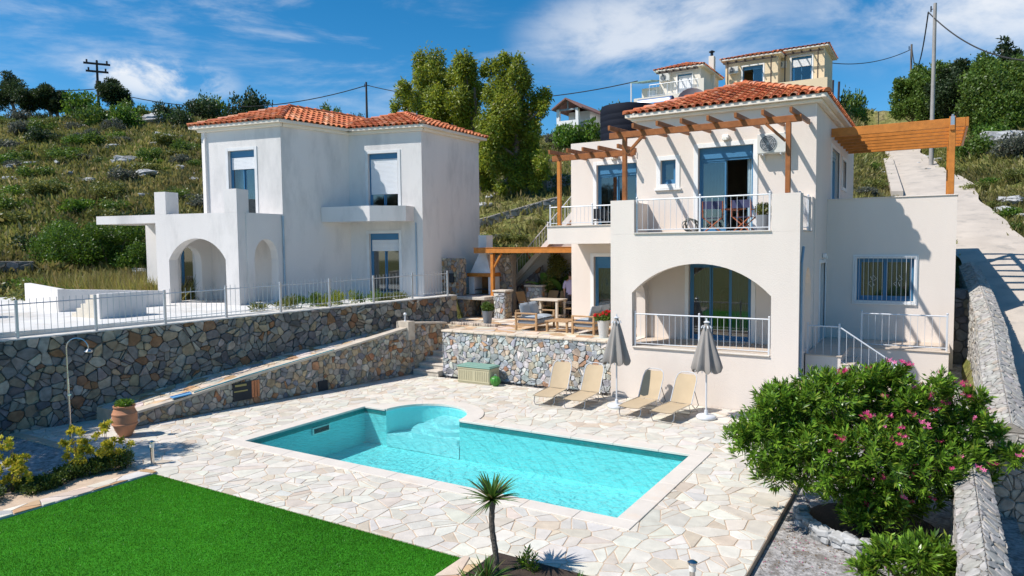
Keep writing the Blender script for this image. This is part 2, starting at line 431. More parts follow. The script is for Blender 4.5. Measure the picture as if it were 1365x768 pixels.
def wall_face(mb,P0,P1,zb0,zt0,zb1,zt1,nd,size,pal,rng,**kw):
    """stone facing on the vertical plane over P0->P1"""
    L=math.hypot(P1[0]-P0[0],P1[1]-P0[1])
    fn=plane_fn((P0[0],P0[1],0),(P1[0]-P0[0],P1[1]-P0[1],0),(0,0,1),(*nd,0))
    stones(mb,[(0,zb0),(L,zb1),(L,zt1),(0,zt0)],fn,size,pal,rng,**kw)
def quad_prism(mb,P,zb,zt):
    """P four plan points, zb scalar or list, zt list"""
    if not isinstance(zb,(list,tuple)): zb=[zb]*len(P)
    n=len(P); mb.mesh([(P[i][0],P[i][1],zb[i]) for i in range(n)]+[(P[i][0],P[i][1],zt[i]) for i in range(n)],
        [tuple(range(n))[::-1],tuple(range(n,2*n))]+[(i,(i+1)%n,n+(i+1)%n,n+i) for i in range(n)])

# ---- rendered walls with openings
def wallp(mb,P0,P1,z0,z1,th,holes=(),inw=None):
    """wall face over P0->P1 (outer face), thickness th towards inw; holes (s0,s1,zb,zt[,rise]) with rise = arch rise above zt"""
    P0=Vector((*P0,0));P1=Vector((*P1,0));L=(P1-P0).length;u=(P1-P0)/L;n=Vector((*inw,0)).normalized() if inw else Vector((-u.y,u.x,0))
    def pt(s,z,d): return P0+u*s+Vector((0,0,z))+n*d
    bs={0,L};prof=[]
    for h in holes:
        s0,s1=h[0],h[1];k=20 if len(h)>4 and h[4] else 1
        for i in range(k+1): bs.add(round(s0+(s1-s0)*i/k,5))
    bs=sorted(b for b in bs if -1e-6<=b<=L+1e-6)
    def top(h,s):
        if len(h)<=4 or not h[4]: return h[3]
        hw=(h[1]-h[0])/2;r=h[4];x=(s-(h[0]+h[1])/2)
        if r>=hw*.98: return h[3]+r*math.sqrt(max(0,1-(x/hw)**2))
        Rr=(hw*hw+r*r)/(2*r); return h[3]+math.sqrt(max(0,Rr*Rr-x*x))-(Rr-r)
    for a,b in zip(bs[:-1],bs[1:]):
        if b-a<1e-5: continue
        m=(a+b)/2;hs=sorted([h for h in holes if h[0]<m<h[1]],key=lambda h:h[2]);za=zb_=z0
        segs=[];ca=cb=z0
        for h in hs: segs.append((ca,cb,h[2],h[2]));ca,cb=top(h,a),top(h,b)
        segs.append((ca,cb,z1,z1))
        for q0,q1,q2,q3 in segs:
            if max(q2-q0,q3-q1)<1e-5: continue
            for d in (0,th): mb.face([pt(a,q0,d),pt(b,q1,d),pt(b,q3,d),pt(a,q2,d)])
        for h in hs:
            mb.face([pt(a,top(h,a),0),pt(b,top(h,b),0),pt(b,top(h,b),th),pt(a,top(h,a),th)])
            if h[2]>z0+1e-4: mb.face([pt(a,h[2],0),pt(b,h[2],0),pt(b,h[2],th),pt(a,h[2],th)])
    for h in holes:
        for s in (h[0],h[1]):
            if 1e-4<s<L-1e-4: mb.face([pt(s,h[2],0),pt(s,h[3],0),pt(s,h[3],th),pt(s,h[2],th)])
    mb.face([pt(0,z1,0),pt(L,z1,0),pt(L,z1,th),pt(0,z1,th)])
    mb.face([pt(0,z0,0),pt(0,z1,0),pt(0,z1,th),pt(0,z0,th)]);mb.face([pt(L,z0,0),pt(L,z1,0),pt(L,z1,th),pt(L,z0,th)])
def unit(root,name,P0,P1,s0,s1,z0,z1,inw=None,frame=BLUE,trim=None,surround=.10,shutbox=0.,shut=0.,leaves=2,open_=None,curtain=False,sill=False,depth=.12,glass=None,surr_bottom=True):
    """window or door filling a hole: part = frame; sub-parts pane / shutter / curtain; white surround a part"""
    P0=Vector((*P0,0));P1=Vector((*P1,0));u=(P1-P0).normalized();n=Vector((*inw,0)).normalized() if inw else Vector((-u.y,u.x,0))
    def ob(mb,a,b,za,zb,d0,d1,bev=.004):
        mb.obox(P0+u*(a+b)/2+n*(d0+d1)/2+Vector((0,0,(za+zb)/2)),u,n,(b-a)/2,(d1-d0)/2,(zb-za)/2,bev)
    if surround:
        m=MB();w_=surround;p=-.025
        ob(m,s0-w_,s0,z0-(w_ if surr_bottom else 0),z1+w_,p,.03);ob(m,s1,s1+w_,z0-(w_ if surr_bottom else 0),z1+w_,p,.03);ob(m,s0,s1,z1,z1+w_,p,.03)
        if surr_bottom: ob(m,s0,s1,z0-w_,z0,p-.01,.03)
        m.build(name+'_surround',trim or TRIM,root)
    m=MB();f=.07;zt=z1-shutbox
    ob(m,s0+.002,s0+f,z0+.002,z1-.002,depth,depth+.08);ob(m,s1-f,s1-.002,z0+.002,z1-.002,depth,depth+.08)
    ob(m,s0+f,s1-f,z0+.002,z0+f,depth,depth+.08);ob(m,s0+f,s1-f,zt-f,zt,depth,depth+.08)
    if shutbox: ob(m,s0+f,s1-f,zt+.002,z1-.002,depth-.03,depth+.09)
    W=(s1-s0-2*f)/leaves
    for i in range(leaves):
        if open_ is not None and i==open_: continue
        a=s0+f+i*W;b=a+W;dd=depth+.02+.045*(i%2);g=.045
        ob(m,a,a+g,z0+f,zt-f,dd,dd+.035);ob(m,b-g,b,z0+f,zt-f,dd,dd+.035);ob(m,a+g,b-g,z0+f,z0+f+g*1.6,dd,dd+.035);ob(m,a+g,b-g,zt-f-g,zt-f,dd,dd+.035)
    fr=m.build(name,frame,root)
    for i in range(leaves):
        if open_ is not None and i==open_: continue
        a=s0+f+i*W;b=a+W;dd=depth+.03+.045*(i%2)
        m=MB();ob(m,a+.046,b-.046,z0+f+.073,zt-f-.046,dd,dd+.012,0)
        o=m.build('pane',glass or GLASS,None);sub(o,fr,root)
    if shut:
        m=MB();z=zt-.01
        while z>zt-shut: ob(m,s0+f,s1-f,z-.05,z-.004,depth-.015,depth+.012,.006);z-=.05
        o=m.build('shutter',SHUT,None);sub(o,fr,root)
    if curtain:
        m=MB()
        for a,b in curtain:
            a=s0+(s1-s0)*a;b=s0+(s1-s0)*b;k=max(6,int((b-a)/.045))
            for i in range(k):
                x0=a+(b-a)*i/k;x1=a+(b-a)*(i+1)/k;d0=depth+.16+.035*(i%2);d1=depth+.16+.035*((i+1)%2)
                q=lambda x,z,d:P0+u*x+n*d+Vector((0,0,z))
                m.face([q(x0,z0+.04,d0),q(x1,z0+.04,d1),q(x1,zt-.03,d1),q(x0,zt-.03,d0)])
        o=m.build('curtain',SCURT,None);sub(o,fr,root)
    if sill:
        m=MB();ob(m,s0-surround-.05,s1+surround+.05,z0-surround-.06,z0-surround-.012,-.07,.02);m.build('sill',TRIM,root)
    return fr
def sub(o,part,root):
    o.parent=part;o.location=(0,0,0);return o

# ---- barrel-tile roofs
def tile_face(mb,e0,e1,t0,t1,rng,up=.24,rise=.36,rad=.095,base=None):
    """one roof slope: eave e0->e1, top edge t0->t1 (may coincide)"""
    e0,e1,t0,t1=map(Vector,(e0,e1,t0,t1));u=(e1-e0).normalized();n=u.cross(t0-e0).normalized()
    if n.z<0:n=-n
    v=n.cross(u)
    if v.z<0:v=-v
    P=[( (q-e0).dot(u),(q-e0).dot(v)) for q in (e0,e1,t1,t0)]
    L=P[1][0];Ht=max(P[2][1],P[3][1])
    if base is not None: base.face([e0-n*.0,e1,t1,t0] if (t1-t0).length>.01 else [e0,e1,t0])
    cols=max(1,int(L/up));du=L/cols;rows=int(Ht/rise)+1
    for c in range(cols):
        s=(c+.5)*du
        # top limit at s
        vm=Ht
        if s<P[3][0]: vm=Ht*s/max(P[3][0],1e-6)
        if s>P[2][0]: vm=min(vm,Ht*(L-s)/max(L-P[2][0],1e-6))
        k=0
        while k*rise<vm-.02:
            va=k*rise-.03;vb=min(vm,va+rise+.06)
            r0=rad*rng.uniform(.97,1.05);r1=rad*.86;h0=.045+rng.uniform(0,.008);h1=.012;js=rng.uniform(-.006,.006)
            col=pick(rng,[(50,(.60,.18,.065)),(25,(.66,.25,.11)),(15,(.50,.135,.05)),(6,(.66,.32,.18)),(3,(.36,.11,.05))])
            V=[];m=6
            for (vv,rr_,hh) in ((va,r0,h0),(vb,r1,h1)):
                for j in range(m+1):
                    t=math.pi*j/m;V.append(e0+u*(s+js+rr_*math.cos(t))+v*vv+n*(hh-.02+rr_*.85*math.sin(t)))
            for j in range(m+1):
                t=math.pi*j/m;V.append(e0+u*(s+js+(r0-.018)*math.cos(t))+v*va+n*(h0-.02+(r0-.018)*.85*math.sin(t)))
            F=[(j,j+1,m+2+j,m+1+j) for j in range(m)]+[(j,j+1,2*m+3+j,2*m+2+j) for j in range(m)]
            mb.mesh(V,F,col);k+=1
        # channel tile between covers (shallow trough)
        vm2=min(vm,Ht);col=(.40,.12,.05)
        a=e0+u*(s+du*.5);mb.face([a-u*.07-v*.04+n*.018,a+u*.07-v*.04+n*.018,a+u*.07+v*max(.02,vm2-.12)+n*.018,a-u*.07+v*max(.02,vm2-.12)+n*.018] ,col) if c<cols-1 and vm2>.2 else None
def hip_caps(mb,p,q,rng,rad=.12):
    p=Vector(p);q=Vector(q);L=(q-p).length;d=(q-p)/L;sd=d.cross(Vector((0,0,1))).normalized();n=sd.cross(d)
    k=max(1,int(L/.36));st=L/k
    for i in range(k):
        col=pick(rng,[(50,(.58,.18,.075)),(25,(.66,.30,.18)),(15,(.47,.13,.05))]);V=[]
        for (x,r_,h) in ((i*st-.02,rad,.05),((i+1)*st+.04,rad*.82,.02)):
            for j in range(8):
                t=math.pi*j/7;V.append(p+d*x+sd*r_*math.cos(t)+n*(h-.02+r_*.9*math.sin(t)))
        mb.mesh(V,[(j,j+1,9+j,8+j) for j in range(7)]+[tuple(range(8))],col)
def hip_roof(root,corners,z,apexes,rng,up=.24,rise=.36,rad=.095,thick=.10,name='roof',soff=None):
    """corners: 4 plan points (ccw) of the eave; apexes: 1 or 2 ridge points (x,y,z); slopes 0-1,1-2,2-3,3-0; two apexes -> ridge end a0 over slope 3-0 side..."""
    mb=MB();bs=MB();c=[Vector((*p,z)) for p in corners];a0=Vector(apexes[0]);a1=Vector(apexes[-1])
    # ridge a0->a1 : slopes 0 (c0,c1) top a0; 1 (c1,c2) top a0->a1 ; 2 (c2,c3) top a1; 3 (c3,c0) top a1->a0
    S=[(c[0],c[1],a0,a0),(c[1],c[2],a0,a1),(c[2],c[3],a1,a1),(c[3],c[0],a1,a0)]
    for e0,e1,t0,t1 in S: tile_face(mb,e0,e1,t0,t1,rng,up,rise,rad,bs)
    hip_caps(mb,c[0],a0,rng);hip_caps(mb,c[1],a0,rng);hip_caps(mb,c[2],a1,rng);hip_caps(mb,c[3],a1,rng)
    if (a1-a0).length>.1: hip_caps(mb,a0,a1,rng)
    rf=mb.build(name,[TILE],root,recalc=False)
    n=4;dz=Vector((0,0,thick))
    bs.face([p-dz for p in c][::-1])
    for i in range(4): bs.face([c[i]-dz,c[(i+1)%4]-dz,c[(i+1)%4],c[i]])
    bs.build('eave',soff or CREAMW,root)
    return rf
# ---- railings
def railing(name,label,posts,h,mat_,loc=None,parent=None,pitch=.11,zrail=.08,group=None,cat='railing',top=.019,bar=.0062,post=.023,ball=True,spear=0.,toplow=0.):
    """posts: list of 3-D base points; one thing > post, rail panels"""
    root=thing(name,label,cat,posts[0],0,group) if parent is None else parent
    for p in posts:
        m=MB();m.box(p[0]-post,p[0]+post,p[1]-post,p[1]+post,p[2],p[2]+h+(.03 if not spear else -.02),.004)
        if ball: m.lathe([(.001,0),(.025,.008),(.032,.03),(.022,.055),(.001,.06)],(p[0],p[1],p[2]+h+.03),10)
        m.build('post',mat_,root)
    for a,b in zip(posts[:-1],posts[1:]):
        a=Vector(a);b=Vector(b);m=MB();L=(Vector((b.x-a.x,b.y-a.y,0))).length
        zt=Vector((0,0,h-toplow));zl=Vector((0,0,zrail));d=(b-a).normalized()
        m.tube([a+zt,b+zt],top,8);m.tube([a+zl,b+zl],top*.7,6)
        k=max(1,int(L/pitch))
        for i in range(1,k):
            q=a+(b-a)*i/k;m.tube([q+Vector((0,0,zrail-(.06 if spear else 0))),q+zt+Vector((0,0,spear))],bar,5)
        m.build('rail_panel',mat_,root)
    return root
# ---- foliage
def leaf_quads(P,D,Nn,L,W,rs):
    """P base, D direction, Nn normal-ish; diamond leaf of 4 verts (folded quad)"""
    S=np.cross(D,Nn);S/=np.linalg.norm(S,axis=1,keepdims=True)+1e-9
    a=P;b=P+D*L[:,None]*.45+S*W[:,None]*.5;c=P+D*L[:,None];d=P+D*L[:,None]*.45-S*W[:,None]*.5
    V=np.stack([a,b,c,d],1).reshape(-1,3);F=np.arange(len(V)).reshape(-1,4);return V,F
def rdir(rs,n):
    v=rs.normal(size=(n,3));return v/np.linalg.norm(v,axis=1,keepdims=True)
def cols(rs,n,pal,var=.18):
    pal=np.array([c for _,c in pal]),np.array([w_ for w_,_ in pal],float)
    i=rs.choice(len(pal[0]),n,p=pal[1]/pal[1].sum());return pal[0][i]*(1+rs.uniform(-var,var,(n,1)))
def cloud_leaves(rs,lobes,n,leaf,wid,pal,droop=0.,fill=.55,outw=.6,upw=.3,soft=0.):
    """lobes: list of (x,y,z,rx,ry,rz); leaves sit in the outer shell of each lobe"""
    lob=np.array(lobes);vol=(lob[:,3]*lob[:,4]*lob[:,5])**(2/3);k=rs.choice(len(lob),n,p=vol/vol.sum());d=rdir(rs,n)
    rad=1-(1-fill)*rs.random(n)**1.0;rad*=1+.10*np.sin(d[:,0]*7+k)*np.cos(d[:,1]*6+k*2)
    if soft: rad=np.where(rs.random(n)<soft,np.abs(rs.normal(.72,.30,n)),rad)
    P=lob[k,:3]+d*lob[k,3:]*rad[:,None]
    D=d*outw+rdir(rs,n)*.8+np.array([0,0,upw-droop]);D/=np.linalg.norm(D,axis=1,keepdims=True)
    Nn=d+rdir(rs,n)*.6
    L=leaf*rs.uniform(.6,1.3,n);W=wid*rs.uniform(.7,1.3,n);V,F=leaf_quads(P,D,Nn,L,W,rs)
    C=cols(rs,n,pal)
    lk=rs.uniform(.8,1.2,len(lob));C=C*lk[k][:,None]
    return V,F,C
P_OLIVE=[(5,(.14,.16,.035)),(3,(.19,.20,.05)),(2,(.09,.12,.03))]
P_BRIGHT=[(5,(.09,.19,.018)),(3,(.135,.24,.028)),(2,(.05,.11,.015))]
P_DARK=[(5,(.030,.055,.018)),(3,(.045,.075,.024)),(1,(.018,.032,.012))]
P_GREY=[(5,(.085,.10,.07)),(3,(.12,.13,.095)),(2,(.07,.07,.06))]
P_MID=[(5,(.085,.155,.022)),(3,(.13,.20,.032)),(2,(.05,.095,.016))]
P_YEL=[(5,(.25,.24,.045)),(3,(.18,.20,.04)),(2,(.28,.22,.09))]
P_EUC=[(5,(.20,.25,.022)),(3,(.27,.31,.03)),(2,(.11,.17,.02)),(.3,(.26,.21,.06))]
def lobes_ball(rs,n,R3,r0,r1,flat=0.):
    out=[]
    for i in range(n):
        d=rdir(rs,1)[0];
        if d[2]<-.2: d[2]*=-.6
        q=rs.uniform(.35,.85);r_=rs.uniform(r0,r1)
        out.append((d[0]*R3[0]*q,d[1]*R3[1]*q,R3[2]*.9+d[2]*R3[2]*q*.9,r_,r_,r_*.8))
    return out

# ================================================================== TERRAIN
ROADZ=lambda y:1.8+.25*(y-23) if y>14 else -.45+.15*(y-14)
RL=[(-40,2.2),(8,1.5),(14,1.3),(21,1.4),(30.8,.63),(36.4,-.28),(45.9,-2.25),(64,-3.74),(67.2,-4.77),(90,-7)]
RR_=[(-40,6.5),(8,6),(14,5.5),(21,4.9),(28,3.9),(32.4,3.2),(36.1,2.4),(47.3,1.3),(55.1,-.55),(65.4,-1.7),(90,-4)]
def interp(L,y):
    return float(np.interp(y,[a for a,_ in L],[b for _,b in L]))
CP=[(-35.5,14.6,2.4),(-41.3,17.1,4.2),(-55.1,23.1,8.8),(-71.3,30.0,14.0),(-82.8,35.0,17.5),(-32.2,17.8,2.4),(-37.3,20.7,4.1),(-48.5,27.1,8.7),(-62.8,35.3,14.6),(-72.9,41.1,18.4),(-31.7,21.6,2.5),(-45.5,31.3,8.8),(-58.3,40.3,14.8),(-69.3,48.0,18.6),(-40.6,36.6,8.9),(-58.7,53.1,16.9),(-66.6,60.3,20.0),(-39.9,10.8,3.0),(-63.9,17.7,8.9),(-90.7,25.4,16.2),(-24.0,29.9,4.4),(-31.7,39.6,8.6),(-42.6,53.4,14.4),(-54.1,67.8,18.9),(-18.1,27.7,3.9),(-20.9,31.9,5.9),(-22.6,34.5,7.3),(-28.7,43.9,9.3),(-41.5,63.4,14.3),(-18.0,36.1,7.2),(-24.8,49.9,11.0),(-29.4,59.0,13.6),(-18.2,55.3,14.0),(-24.4,74.2,19.3),(-11.2,64.3,15.6),(-15.0,85.9,20.0),(2.2,36.5,4.5),(2.8,46.4,7.9),(3.4,58.8,11.2),(4.1,71.1,13.9),(5.3,92.0,16.6),(6.4,35.5,5.6),(9.9,57.4,13.2),(10.7,89.4,18.7),
 (-13,32,5.0),(-8,33,4.6),(-4,33,4.3),(-22,14,2.3),(-26,8,2.3),(-30,2,2.2),(-25,22,2.4),(-20,26,2.9),
 (6,23,3.2),(9,15,1.5),(10,28,5.0),(7,8,.2),(14,40,9),(-5,-10,-2),(-30,-15,0),(10,-10,-2.5),(-60,0,5),(-45,-30,0),(40,20,4),(40,60,14),(30,90,17),(-95,60,17),(-80,80,17),(-60,100,16),(-30,110,17),(0,120,16),(-100,10,12)]
def _rbf():
    P=np.array(CP);X=P[:,:2];n=len(P);d=np.linalg.norm(X[:,None]-X[None],axis=2)
    A=np.zeros((n+3,n+3));A[:n,:n]=d+np.eye(n)*-.6;A[:n,n]=1;A[:n,n+1:]=X;A[n,:n]=1;A[n+1:,:n]=X.T
    b=np.zeros(n+3);b[:n]=P[:,2];return X,np.linalg.solve(A,b)
RX,RW=_rbf()
def terr_raw(XY):
    XY=np.atleast_2d(XY);d=np.linalg.norm(XY[:,None]-RX[None],axis=2)
    return d@RW[:len(RX)]+RW[len(RX)]+XY@RW[len(RX)+1:]
WX=lambda y:-19.09+(y-7.71)*.2514     # face of the tall retaining wall
def vnoise(x,y):
    return .5*np.sin(x*.9+1.3*np.sin(y*.37))*np.cos(y*.8+.9*np.sin(x*.41))+.3*np.sin(x*2.1+y*1.3)*np.cos(y*2.3-x*.7)
def height(XY):
    XY=np.atleast_2d(np.asarray(XY,float));x,y=XY[:,0],XY[:,1];z=terr_raw(XY);r=np.hypot(x+15,y-20)
    z=z+vnoise(x,y)*np.clip((r-14)/30,0,1)*.35
    # road corridor
    rz=np.where(y>14,1.8+.25*(y-23),-.45+.15*(y-14));xl=np.interp(y,[a for a,_ in RL],[b for _,b in RL]);xr=np.interp(y,[a for a,_ in RR_],[b for _,b in RR_])
    dist=np.maximum(np.maximum(xl-x,x-xr),0);k=np.clip(1-(dist-.25)/2.2,0,1);k=k*k*(3-2*k)
    z=np.where(y<78,z*(1-k)+(rz-.22)*k,z)
    # the levelled plots
    wx=-19.09+(y-7.71)*.2514
    low=(x>wx-.4)&(x<1.15+.0*y)&(y<22.9)&(y>-14)
    z=np.where(low,np.where(x<-2.0,-1.2,np.minimum(-.30+np.clip((y-16)/7,0,1)*.9,z+9)),z)
    z=np.where((x>-14.5)&(x<-3.2)&(y>9)&(y<15.5),-2.6,z)
    house=(x>-16.4)&(x<.6)&(y>=22.9)&(y<31.2);z=np.where(house,np.where(x<-11.4,1.3,np.where(y>30,2.5,.6)),z)
    z=np.where((x>-16.4)&(x<-11.4)&(y>=22.9)&(y<27.2),1.3,z);z=np.where((x>=.5)&(x<1.15)&(y>=22.9)&(y<24.4),.6,z)
    plaza=(x<=wx-.4)&(x>-34)&(y>-14)&(y<25.6);z=np.where(plaza,np.minimum(z,2.38),z)
    rr=np.hypot(x+10,y-30);far=np.clip((rr-110)/90,0,1);z=z*(1-far)-14*far
    return z
def ht(x,y): return float(height([(x,y)])[0])
def axis(lo,hi,c0,c1,st,g):
    a=[c0];
    while a[-1]<c1: a.append(a[-1]+st)
    s=st
    while a[-1]<hi: s*=g;a.append(a[-1]+s)
    s=st
    while a[0]>lo: s*=g;a.insert(0,a[0]-s)
    return np.array(a)
ax=axis(-1500,1500,-75,14,.6,1.12);ay=axis(-900,1900,2,78,.6,1.12)
gx,gy=np.meshgrid(ax,ay);Z_=height(np.stack([gx.ravel(),gy.ravel()],1))
V=np.stack([gx.ravel(),gy.ravel(),Z_],1);nx,ny=len(ax),len(ay);ii,jj=np.meshgrid(np.arange(nx-1),np.arange(ny-1));a=(jj*nx+ii).ravel()
GROUND=bpy.data.materials.new('hillside');GROUND.use_nodes=True
def ground_mat(m):
    t=m.node_tree;b=t.nodes['Principled BSDF'];L=t.links.new;b.inputs['Roughness'].default_value=.95;b.inputs['Specular IOR Level'].default_value=.15
    geo=N(t,'ShaderNodeNewGeometry')
    def no(s,d=7,loc=(0,0,0)):
        mp=N(t,'ShaderNodeMapping');mp.inputs['Location'].default_value=loc;L(geo.outputs['Position'],mp.inputs[0]);n=N(t,'ShaderNodeTexNoise');n.inputs['Scale'].default_value=s;n.inputs['Detail'].default_value=d;n.inputs['Roughness'].default_value=.62;L(mp.outputs[0],n.inputs['Vector']);return n.outputs['Fac']
    cr=N(t,'ShaderNodeValToRGB');e=cr.color_ramp.elements;e[0].position=.34;e[0].color=(.08,.10,.03,1);e[1].position=.70;e[1].color=(.30,.24,.14,1)
    for p,c in((.43,(.13,.15,.04,1)),(.50,(.19,.195,.06,1)),(.60,(.24,.21,.09,1))): q=e.new(p);q.color=c
    L(no(.55),cr.inputs[0])
    m2=N(t,'ShaderNodeMix',data_type='RGBA',blend_type='MULTIPLY');m2.inputs[0].default_value=1;mr=N(t,'ShaderNodeMapRange');mr.inputs['From Min'].default_value=.3;mr.inputs['From Max'].default_value=.7;mr.inputs['To Min'].default_value=.45;mr.inputs['To Max'].default_value=1.5
    L(no(4.5,8),mr.inputs[0]);L(cr.outputs[0],m2.inputs[6]);L(mr.outputs[0],m2.inputs[7]);L(m2.outputs[2],b.inputs['Base Color'])
    bp=N(t,'ShaderNodeBump');bp.inputs['Strength'].default_value=1;bp.inputs['Distance'].default_value=.25;L(no(3.,8,(3,1,0)),bp.inputs['Height']);L(bp.outputs[0],b.inputs['Normal'])
ground_mat(GROUND)
g=npmesh('ground',V,np.stack([a,a+1,a+1+nx,a+nx],1),np.full((len(a),3),.1),GROUND,smooth=True);structure(g,'dry scrubby hillside rising behind the houses')

rng=random.Random(11)
# ---- concrete road up the hill
m=MB();ys=list(np.arange(-30,78,.4));row=[]
V=[];F=[]
for i,y in enumerate(ys):
    l=interp(RL,y)+.10*math.sin(y*.9)+.04*math.sin(y*2.3);r_=interp(RR_,y)+.14*math.sin(y*.7+1)+.05*math.sin(y*2.1)
    z=ROADZ(y)+.05
    for k in range(7):
        t=k/6;V.append((l+(r_-l)*t,y,z+.05*math.sin(t*3.14)+.015*math.sin(y*2+k)))
for i in range(len(ys)-1):
    for k in range(6): F.append((i*7+k,i*7+k+1,(i+1)*7+k+1,(i+1)*7+k))
m.mesh(V,F);structure(m.build('road',CONC,smooth=True),'pale worn concrete road climbing the hill')
# ---- gravel sheets
m=MB();m.face([(-2.06,-6,-.10),(1.2,-6,-.10),(1.2,16,-.10),(-2.06,16,-.10)]);m.face([(-2.06,16,-.10),(1.3,16,-.10),(1.4,24,.82),(-2.06,24,.82)])
structure(m.build('gravel_bed',GRAVEL),'grey gravel between the pool deck and the stone side wall')
m=MB();m.face([(-30,-6,-.03),(-14.95,-6,-.03),(-14.95,8.05,-.03),(WX(9.2)+.1,9.2,-.03),(WX(8)-.3,7.9,-.03),(-30,0,-.03)])
structure(m.build('gravel_bed',GRAVEL),'dark shaded gravel at the foot of the tall retaining wall')

# ---- pool
PX0,PX1,PY0,PY1=-13.44,-4.27,10.22,14.20
CX,CR=-11.45,1.22;CY=PY1+.0
c=.32
def hole_cut(poly):
    x,y=cen(poly);mx_,my_=c*.5,c*.5;X0,X1,Y0,Y1=PX0-mx_,PX1+mx_,PY0-my_,PY1+my_
    if X0-.9<x<X1+.9 and Y0-.9<y<Y1+.9:
        ds=[X0-x,x-X1,Y0-y,y-Y1];k=max(range(4),key=lambda i:ds[i])
        if max(ds)<-.45: return None
        poly=[clip(poly,1,0,X0),clip(poly,-1,0,-X1),clip(poly,0,1,Y0),clip(poly,0,-1,-Y1)][k]
    if len(poly)<3:return None
    x,y=cen(poly);dx,dy=x-CX,y-CY;r_=math.hypot(dx,dy);rr_=CR+c*.5
    if r_<rr_+.9 and y>PY1:
        if r_<rr_-.45:return None
        poly=clip(poly,-dx/r_,-dy/r_,-(rr_+(dx*CX+dy*CY)/r_))
    return poly if len(poly)>=3 else None
def turf_cut(poly):
    p=hole_cut(poly);return p
flat=plane_fn((0,0,0),(1,0,0),(0,1,0),(0,0,1))
def pave(mb,outline,z,cut=None,size=.235,pal=PAL_PAVE,asp=1.15,jit=.5,gap=.0085):
    stones(mb,outline,plane_fn((0,0,z-.02),(1,0,0),(0,1,0),(0,0,1)),size,pal,rng,gap=gap,depth=(.020,.026),bev=.006,asp=asp,jit=jit,cut=cut,split=.45,rnd=.07,tilt=.015)
m=MB()
pave(m,[(-18.4,8.0),(-5.62,8.0),(-5.62,7.9),(-2.07,7.9),(-2.07,18.64),(-14.3,18.64),(-14.3,17.33),(-16.75,9.9),(-17.8,9.6)],0,hole_cut) if False else None
pave(m,[(-13.3,7.86),(-2.07,7.86),(-2.07,18.66),(-15.35,18.7),(-16.02,15.2),(-16.9,10.0),(-16.9,8.1)],0,hole_cut)
pave(m,[(-19.1,8.05),(-16.9,8.1),(-16.7,9.95),(-18.5,9.95)],0)
pave(m,[(-3.3,4.0),(-2.07,4.0),(-2.07,7.86),(-3.3,7.86)],0)
pave(m,[(-5.25,4.0),(-3.3,4.0),(-3.3,7.2),(-5.25,7.2)],0)
d_=m.build('stone_paving',PAVE,recalc=False);structure(d_,'white crazy paving around the pool')
m=MB()
def slab(m,x0,x1,y0,y1): m.box(x0,x1,y0,y1,-1.0,-.004)
slab(m,-19.4,PX0-.10,7.87,18.66);slab(m,PX1+.10,-2.07,7.87,18.66);slab(m,PX0-.10,PX1+.10,7.87,PY0-.10);slab(m,PX0-.10,CX-CR-.16,PY1+.10,18.66);slab(m,CX+CR+.16,PX1+.1,PY1+.10,18.66);slab(m,CX-CR-.16,CX+CR+.16,CY+CR+.16,18.66)
slab(m,-3.3,-2.07,3.6,7.868);slab(m,-5.25,-3.3,3.6,7.2);slab(m,-14.4,-13.35,-6,7.868)
structure(m.build('deck_slab',GROUT),'grout bed under the crazy paving')
pool=thing('swimming_pool','rectangular turquoise swimming pool with rounded entry steps, set in pale coping','pool',(PX0,PY0,0))
WL=-.075;PD=-1.0
m=MB();t=.10
m.face([(PX0,PY0,PD),(PX1,PY0,PD),(PX1,PY1,PD),(PX0,PY1,PD)])
m.box(PX0-t,PX0,PY0-t,PY1+t,PD,-.004);m.box(PX1,PX1+t,PY0-t,PY1+t,PD,-.004);m.box(PX0,PX1,PY0-t,PY0,PD,-.004);m.box(PX0,CX-CR,PY1,PY1+t,PD,-.004);m.box(CX+CR,PX1,PY1,PY1+t,PD,-.004)
K=28;arc=[(CX+CR*math.cos(math.pi*i/K),CY+CR*math.sin(math.pi*i/K)) for i in range(K+1)]
for p,q in zip(arc[:-1],arc[1:]): m.face([(*p,PD),(*q,PD),(*q,-.004),(*p,-.004)])
POOLM=mat('pool_liner',(.34,.77,.79),.5,var=.05,nscale=1.2)
sh=m.build('pool_shell',POOLM,pool)
for k,(r_,zt) in enumerate([(1.20,-.36),(.92,-.36-.0),(0,0)][:1]): pass
STEPM=mat('pool_step',(.52,.80,.83),.5,var=.03)
half=[(CX+1.205*math.cos(math.pi*i/24),CY+1.205*math.sin(math.pi*i/24)) for i in range(25)]+[(CX-1.205,CY-.02),(CX+1.205,CY-.02)]
for k,(r_,zt) in enumerate([(9,-.66),(1.22,-.52),(.92,-.40),(.62,-.28)]):
    sx_,sy_=CX+.42,CY+.98
    circ=[(sx_+r_*math.cos(2*math.pi*i/40),sy_+r_*math.sin(2*math.pi*i/40)) for i in range(40)]
    poly=half if k==0 else half
    poly=clip(poly,0,-1,-(CY-.02+.012*k))
    if k:
        for i in range(40):
            a_=2*math.pi*(i+.5)/40;poly=clip(poly,math.cos(a_),math.sin(a_),math.cos(a_)*sx_+math.sin(a_)*sy_+r_*.997)
            if len(poly)<3:break
    if len(poly)<3: continue
    m=MB();m.prism(poly,PD+.01+k*.004,zt);m.build('step',STEPM,pool)
